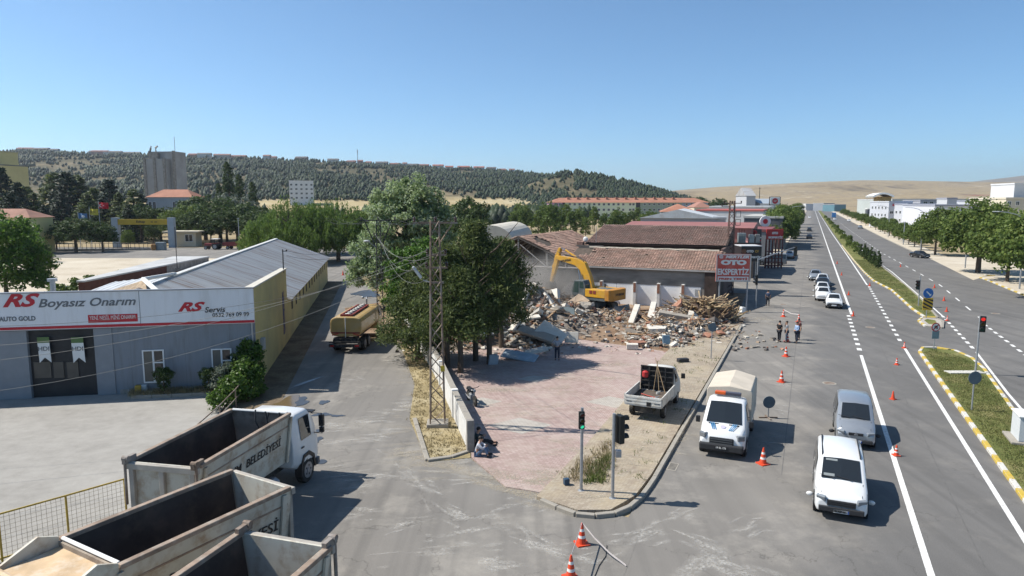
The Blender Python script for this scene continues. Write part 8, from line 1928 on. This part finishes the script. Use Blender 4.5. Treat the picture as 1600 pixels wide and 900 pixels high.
# ---- weeds and grass as stuff
def tufts(name, label, pts, m, h, seed, w=.02, per=9, cat='grass', spread=.1):
    rs = np.random.RandomState(seed); P = np.repeat(np.array([tuple(p) for p in pts]), per, 0); n = len(P); P = P + np.concatenate([rs.normal(size=(n, 2)) * spread, np.zeros((n, 1))], 1)
    d = rs.normal(size=(n, 3)) * .45; d[:, 2] = 1; hh = h * rs.uniform(.4, 1.3, size=(n, 1)); t = rs.normal(size=(n, 3)); t[:, 2] = 0; t /= np.linalg.norm(t, axis=1)[:, None]
    V = np.stack([P - t * w, P + t * w, P + d * hh], 1).reshape(-1, 3); F = np.arange(3 * n).reshape(-1, 3)
    tag(link(name, np_mesh(name, V, F, m)), label, cat, kind='stuff')
def inpoly(poly, n, seed, z):
    r = random.Random(seed); xs = [p[0] for p in poly]; ys = [p[1] for p in poly]; out = []
    while len(out) < n:
        x, y = r.uniform(min(xs), max(xs)), r.uniform(min(ys), max(ys)); c = False; j = len(poly) - 1
        for i in range(len(poly)):
            if (poly[i][1] > y) != (poly[j][1] > y) and x < (poly[j][0] - poly[i][0]) * (y - poly[i][1]) / (poly[j][1] - poly[i][1]) + poly[i][0]: c = not c
            j = i
        if c: out.append((x, y, z))
    return out
vp = [G(562, 432), G(585, 458), G(603, 492), G(622, 530), G(648, 600), G(640, 655), G(668, 722), G(735, 708), G(684, 585), G(650, 535), G(625, 470), G(600, 430)]
tufts('dry_grass', 'dry straw coloured grass along the white wall', inpoly(vp, 2200, 1, .03), F_DRY, .1, 1)
tufts('dry_grass', 'dry grass in the planting bed of the workshop', inpoly([a, b_, b2_, a2], 200, 2, .16) if False else inpoly([G(205, 624), G(332, 618), G(330, 606), G(200, 612)], 260, 2, .16), F_DRY, .25, 2)
wp_ = [G(880, 755), G(940, 762), G(965, 700), G(955, 690), G(920, 720)]
tufts('dry_weeds', 'dry weeds at the pavement corner behind the traffic lights', inpoly(wp_, 110, 3, .15), F_DRY, .27, 3, .018, 9, 'weeds', .12)
tufts('green_weeds', 'green weeds between the two corner traffic lights', inpoly([G(912, 762), G(945, 758), G(952, 720), G(925, 728)], 50, 4, .15), F_WEED, .28, 4, .02, 10, 'weeds', .12)
tufts('pavement_weeds', 'sparse weeds growing through the buff pavement', inpoly([R(-9.2, 26), R(-5.7, 26), R(-5.7, 60), R(-9.4, 60)], 90, 5, .145), F_WEED, .14, 5, .018, 8, 'weeds', .15)
lw = inpoly([R(8.4, 18), R(8.4, 59), R(9, 61), R(10.8, 58), R(10.9, 50), R(9.8, 25)], 6500, 6, .13)
tufts('lawn_grass', 'short lawn grass on the median', lw + inpoly([R(11.1, 79), R(10.6, 92), R(10.4, 101), R(9, 112), R(8.6, 125), R(8.3, 150), R(11.4, 150), R(11.9, 125), R(12.2, 101), R(11.8, 80)], 6000, 7, .13), foliage('lawn_blades', (.07, .09, .024), (.13, .145, .045), (.23, .2, .09)), .07, 6, .016, 4, 'grass', .15)
# ================================================================== HILLS, WOODS, HAZE
def ridge(name, prof, r0, r1, r2, m, nr=26, seed=1, rough=6.0, shape=1.3, back=True):
    """prof: (px, crest y) in the survey photograph; terrain rises from r0 to its crest at r1 and falls to r2"""
    rs = np.random.RandomState(seed); pxs = np.linspace(prof[0][0], prof[-1][0], 150); cy = np.interp(pxs, [p[0] for p in prof], [p[1] for p in prof])
    ph = rs.uniform(0, 6.28, size=(8, 2)); V = []
    rr = list(np.linspace(r0, r1, nr)) + list(np.linspace(r1, r2, 7)[1:])
    for rad_ in rr:
        for px, y in zip(pxs, cy):
            p = at(px, y, r1); top = p.z; X = (px - 800) / FPX * rad_
            t = min(1, max(0, (rad_ - r0) / (r1 - r0))) if rad_ <= r1 else 1 - .8 * (rad_ - r1) / (r2 - r1)
            n = sum(math.sin(X * f + ph[k, 0]) * math.sin(rad_ * f * 1.3 + ph[k, 1]) / (k + 1) for k, f in enumerate((.006, .011, .019, .033))) * rough * math.sin(PI * min(1, t)) if t < 1 else 0
            V.append((X, rad_, max(-1, (top + .5) * (t ** shape)) - .5 + n))
    n = len(pxs); F = [(j * n + i, j * n + i + 1, (j + 1) * n + i + 1, (j + 1) * n + i) for j in range(len(rr) - 1) for i in range(n - 1)]
    o = link(name, np_mesh(name, V, F, m, smooth=True)); o['kind'] = 'structure'
    return o, np.array(V).reshape(len(rr), n, 3)
woodp = [(-300, 232), (-60, 234), (40, 236), (150, 241), (300, 245), (420, 249), (520, 254), (640, 261), (760, 267), (860, 273), (960, 284), (1030, 298), (1080, 313)]
def m_slope():
    m, nt, b = base('wooded_slope'); co = coords(nt)
    f = math_(nt, 'ADD', math_(nt, 'MULTIPLY', noise(nt, co, .009, 6, .6), .6), math_(nt, 'MULTIPLY', noise(nt, co, .06, 6, .7), .4))
    hi = ramp(nt, f, [(.36, (.06, .058, .034)), (.5, (.09, .08, .046)), (.58, (.16, .13, .078)), (.68, (.32, .26, .16))])
    lo = ramp(nt, f, [(.38, (.24, .185, .10)), (.5, (.37, .295, .16)), (.62, (.43, .37, .24))])
    sx = nt.nodes.new('ShaderNodeSeparateXYZ'); nt.links.new(co, sx.inputs[0])
    k = ramp(nt, math_(nt, 'ADD', math_(nt, 'MULTIPLY', sx.outputs[2], .02), math_(nt, 'MULTIPLY', noise(nt, co, .02, 3), .25)), [(.36, (0, 0, 0)), (.46, (1, 1, 1))])      # stubble fields at the foot, scrub under the trees
    nt.links.new(mixc(nt, k, lo, hi), b.inputs['Base Color']); b.inputs['Roughness'].default_value = .95; b.inputs['Specular IOR Level'].default_value = .1
    return m
SCRUB = m_slope()
h1, HV = ridge('wooded_hill', woodp, 560, 1250, 2200, SCRUB, seed=2, rough=3.0, shape=1.0)
hp = [(780, 300), (820, 290), (850, 279), (872, 272), (905, 270), (940, 277), (975, 284), (1005, 292), (1040, 304), (1060, 312)]
h2, HV2 = ridge('wooded_knoll', hp, 620, 860, 1300, SCRUB, seed=5, rough=1.5, shape=1.0, nr=16)
dryp = [(850, 312), (1000, 303), (1060, 297), (1120, 292), (1200, 288), (1280, 284), (1340, 281.5), (1400, 282), (1500, 284), (1600, 285), (1760, 284), (1950, 290)]
h3, _ = ridge('dry_hill', dryp, 900, 2700, 4200, HILLM, seed=8, rough=14, shape=1.5)
h4, _ = ridge('far_mountain', [(1380, 300), (1500, 285), (1560, 278), (1600, 273), (1700, 268), (1900, 270)], 3600, 6000, 8000, m_ground('far_slope', [(.35, (.14, .115, .08)), (.65, (.24, .2, .13))], .004, .02), seed=9, rough=10)
def wood(name, label, grid, n, seed, mask, hmin, hmax, m):
    rs = np.random.RandomState(seed); V, F = [], []; nj, ni, _ = grid.shape; c = 0
    while c < n:
        j = rs.uniform(0, nj - 1.001); i = rs.uniform(0, ni - 1.001); j0, i0 = int(j), int(i); fj, fi = j - j0, i - i0
        p = (grid[j0, i0] * (1 - fi) + grid[j0, i0 + 1] * fi) * (1 - fj) + (grid[j0 + 1, i0] * (1 - fi) + grid[j0 + 1, i0 + 1] * fi) * fj
        if rs.rand() > mask(p, j / (nj - 1)): continue
        h = hmin + (hmax - hmin) * rs.uniform(0, 1) ** 1.4; w = h * rs.uniform(.26, .52); k = len(V); a0 = rs.uniform(0, 6.28); q = 5
        for z, r_ in ((.08, .7), (.3, 1.0), (.62, .66)):
            for s in range(q): a = a0 + 2 * PI * s / q + z; jt = rs.uniform(.75, 1.2); V.append((p[0] + w * r_ * jt * math.cos(a), p[1] + w * r_ * jt * math.sin(a), p[2] + h * z * rs.uniform(.9, 1.1)))
        V.append((p[0] + rs.uniform(-.2, .2) * w, p[1], p[2] + h))
        for l in range(2):
            for s in range(q): t = (s + 1) % q; A, B_, C_, D_ = k + l * q + s, k + l * q + t, k + (l + 1) * q + t, k + (l + 1) * q + s; F += [(A, B_, C_), (A, C_, D_)]
        for s in range(q): F.append((k + 2 * q + s, k + 2 * q + (s + 1) % q, k + 3 * q))
        c += 1
    o = link(name, np_mesh(name, V, F, m)); tag(o, label, 'wood', kind='stuff')
def n2(x, y, s): return math.sin(x * s + 1.3) * math.sin(y * s * .8 + .4) + .6 * math.sin(x * s * 2.3 + y * s * 1.1) + .4 * math.sin(x * s * 5.1 - y * s * 3.3)
F_WOOD = foliage('hill_conifers', (.010, .020, .008), (.020, .036, .013), (.042, .060, .02), .08)
wood('hill_wood', 'dark conifer wood covering the long hill', HV[:27], 17000, 3, lambda p, t: .0 if t < .03 or t > .965 or p[2] < 12 else (.05 if n2(p[0], p[1], .013) > .55 else .5 + .45 * math.sin(p[0] * .04 + p[1] * .01) * math.sin(p[1] * .05)), 3.2, 7.8, F_WOOD)
wood('knoll_wood', 'dark tree cover on the knoll right of the long hill', HV2[:17], 2400, 4, lambda p, t: .08 if n2(p[0], p[1], .021) > .35 else .9, 4, 6.5, F_WOOD)
rows = np.array([[(x, y, 0) for x in np.linspace(a0, a1, 30)] for y, a0, a1 in [(330, -8, 22), (350, -10, 26), (372, -12, 30)]], dtype=float)
wood('plantation_wood', 'dark conifer plantation left of the hostel', rows, 130, 5, lambda p, t: 1, 7, 11, F_WOOD)
rows2 = np.array([[(x, y, 0) for x in np.linspace(-420, 60, 60)] for y in (430, 480, 530, 570)], dtype=float)
wood('valley_wood', 'scattered dark trees on the plain below the long hill', rows2, 330, 6, lambda p, t: .9 if n2(p[0], p[1], .02) > 0 else .15, 6, 11, F_WOOD)
# a few far trees among the sheds
for i, (px, py, Y) in enumerate([(1082, 308, 520), (1098, 309, 500), (1122, 310, 480)]): h = (zat(py, Y) ) / 7.2; plant('distant_tree', ['leftmost', 'middle', 'rightmost'][i] + ' of the far trees below the dry hill', 'tree', (at(px, 320, Y).x, Y, 0), BT, BR[i % 2], sc=(h, h, h), group='far trees below the dry hill')
# ridge-top houses
r = random.Random(17); HR = [mat('ridge_roof_%d' % i, c, .8, .1, .3) for i, c in enumerate([(.27, .10, .075), (.20, .10, .085), (.12, .11, .11)])]; HW = [mat('ridge_wall_%d' % i, c, .85, .05, .3) for i, c in enumerate([(.50, .49, .46), (.42, .36, .30), (.36, .21, .17)])]
hx = [(-20, 16), (38, 22), (62, 24), (80, 18), (142, 8), (155, 24), (175, 26), (205, 24), (300, 12), (318, 20), (346, 24), (372, 22), (416, 10), (427, 8), (470, 18), (520, 16), (548, 13), (562, 8), (575, 8), (596, 18), (616, 14), (632, 6), (645, 16), (662, 14), (684, 16), (702, 12), (724, 18), (748, 16), (768, 14), (785, 10), (800, 8)]
for i, (px, w) in enumerate(hx):
    y = float(np.interp(px, [p[0] for p in woodp], [p[1] for p in woodp])); p = at(px, y, 1235); ww = w * 1235 / FPX
    building('ridge_house', ORD[i % 30] + (' low house from the left on the hill crest' if i < 30 else ' last low house at the right end of the crest') if i < 30 else 'last low house at the right end of the hill crest', 'house', (p.x, 1235, p.z - 2), (ww, 10, 6.5 + r.uniform(-1, 1.5)), r.uniform(-.1, .1), HW[i % 3], 'gable', HR[r.choice([0, 1, 2, 2, 1]) if px > 400 else r.choice([2, 2, 1])], rh=2.4, group='houses on the hill crest', over=.6)
p = at(560, 257, 1235); o = empty('radio_mast', (p.x, 1230, p.z - 4), 0, 'thin radio mast standing on the hill crest', 'mast'); MB().tube([(0, 0, 0), (0, 0, 30)], [.7, .45], 6).build('shaft', STEEL, o); MB().tube([(0, 0, 24), (0, 0, 29)], .9, 8).build('antenna_drum', STEEL, o)
for i in range(14):
    px = 1468 + i * 9.4; Y = 1500; z = zat(306.5, Y); building('distant_house', ORD[i] + ' red roofed house from the left in the far row on the right', 'house', (at(px, 320, Y).x, Y, z - 9), (9.5 + 2 * (i % 3), 9, 8.5), .05, HW[i % 3], 'gable', HR[0], rh=3.2, group='far red roofed houses')
pt = at(1187, 300, 700); o = empty('radio_mast', (pt.x, 700, 0), 0, 'thin dark mast left of the road in front of the dry hill', 'mast'); MB().tube([(0, 0, 0), (0, 0, zat(293, 700))], [.5, .3], 6).build('shaft', CHASSIS, o); MB().box((0, 0, zat(294, 700)), (1.6, .3, .5)).build('head', CHASSIS, o)
# dust raised by the excavator
m = bpy.data.materials.new('demolition_dust'); m.use_nodes = True; nt = m.node_tree; nt.nodes.remove(nt.nodes['Principled BSDF'])
pv = nt.nodes.new('ShaderNodeVolumePrincipled'); pv.inputs['Color'].default_value = (.86, .80, .73, 1); pv.inputs['Anisotropy'].default_value = .2
tc = nt.nodes.new('ShaderNodeTexCoord'); ln = nt.nodes.new('ShaderNodeVectorMath'); ln.operation = 'LENGTH'; nt.links.new(tc.outputs['Object'], ln.inputs[0])
fall = nt.nodes.new('ShaderNodeMapRange'); fall.inputs[1].default_value = .25; fall.inputs[2].default_value = 1.0; fall.inputs[3].default_value = 1.0; fall.inputs[4].default_value = 0.0; nt.links.new(ln.outputs['Value'], fall.inputs[0])
ns = ramp(nt, noise(nt, tc.outputs['Object'], 1.6, 4, .6), [(.35, (0, 0, 0)), (.7, (1, 1, 1))])
den = math_(nt, 'MULTIPLY', math_(nt, 'MULTIPLY', fall.outputs[0], ns), .42); nt.links.new(den, pv.inputs['Density']); nt.links.new(pv.outputs[0], nt.nodes['Material Output'].inputs['Volume'])
b = MB(); b.ball((0, 0, 0), 1.0, 20, 12); o = b.build('dust_cloud', m, None, (2.2, 74.5, 2.2)); o.scale = (7.5, 6.0, 4.4); tag(o, 'pale dust cloud rising where the excavator bites the wall', 'dust', kind='stuff')
# haze: one closed box of air round the whole scene
m = bpy.data.materials.new('air'); m.use_nodes = True; nt = m.node_tree; nt.nodes.remove(nt.nodes['Principled BSDF'])
pv = nt.nodes.new('ShaderNodeVolumePrincipled'); pv.inputs['Color'].default_value = (.80, .88, 1.0, 1); pv.inputs['Density'].default_value = .00009; pv.inputs['Anisotropy'].default_value = .3
nt.links.new(pv.outputs[0], nt.nodes['Material Output'].inputs['Volume'])
o = MB().b2(-9050, 9050, -450, 9050, -8, 420).build('haze', m); tag(o, 'thin pale summer haze over the whole valley', 'haze', kind='stuff')
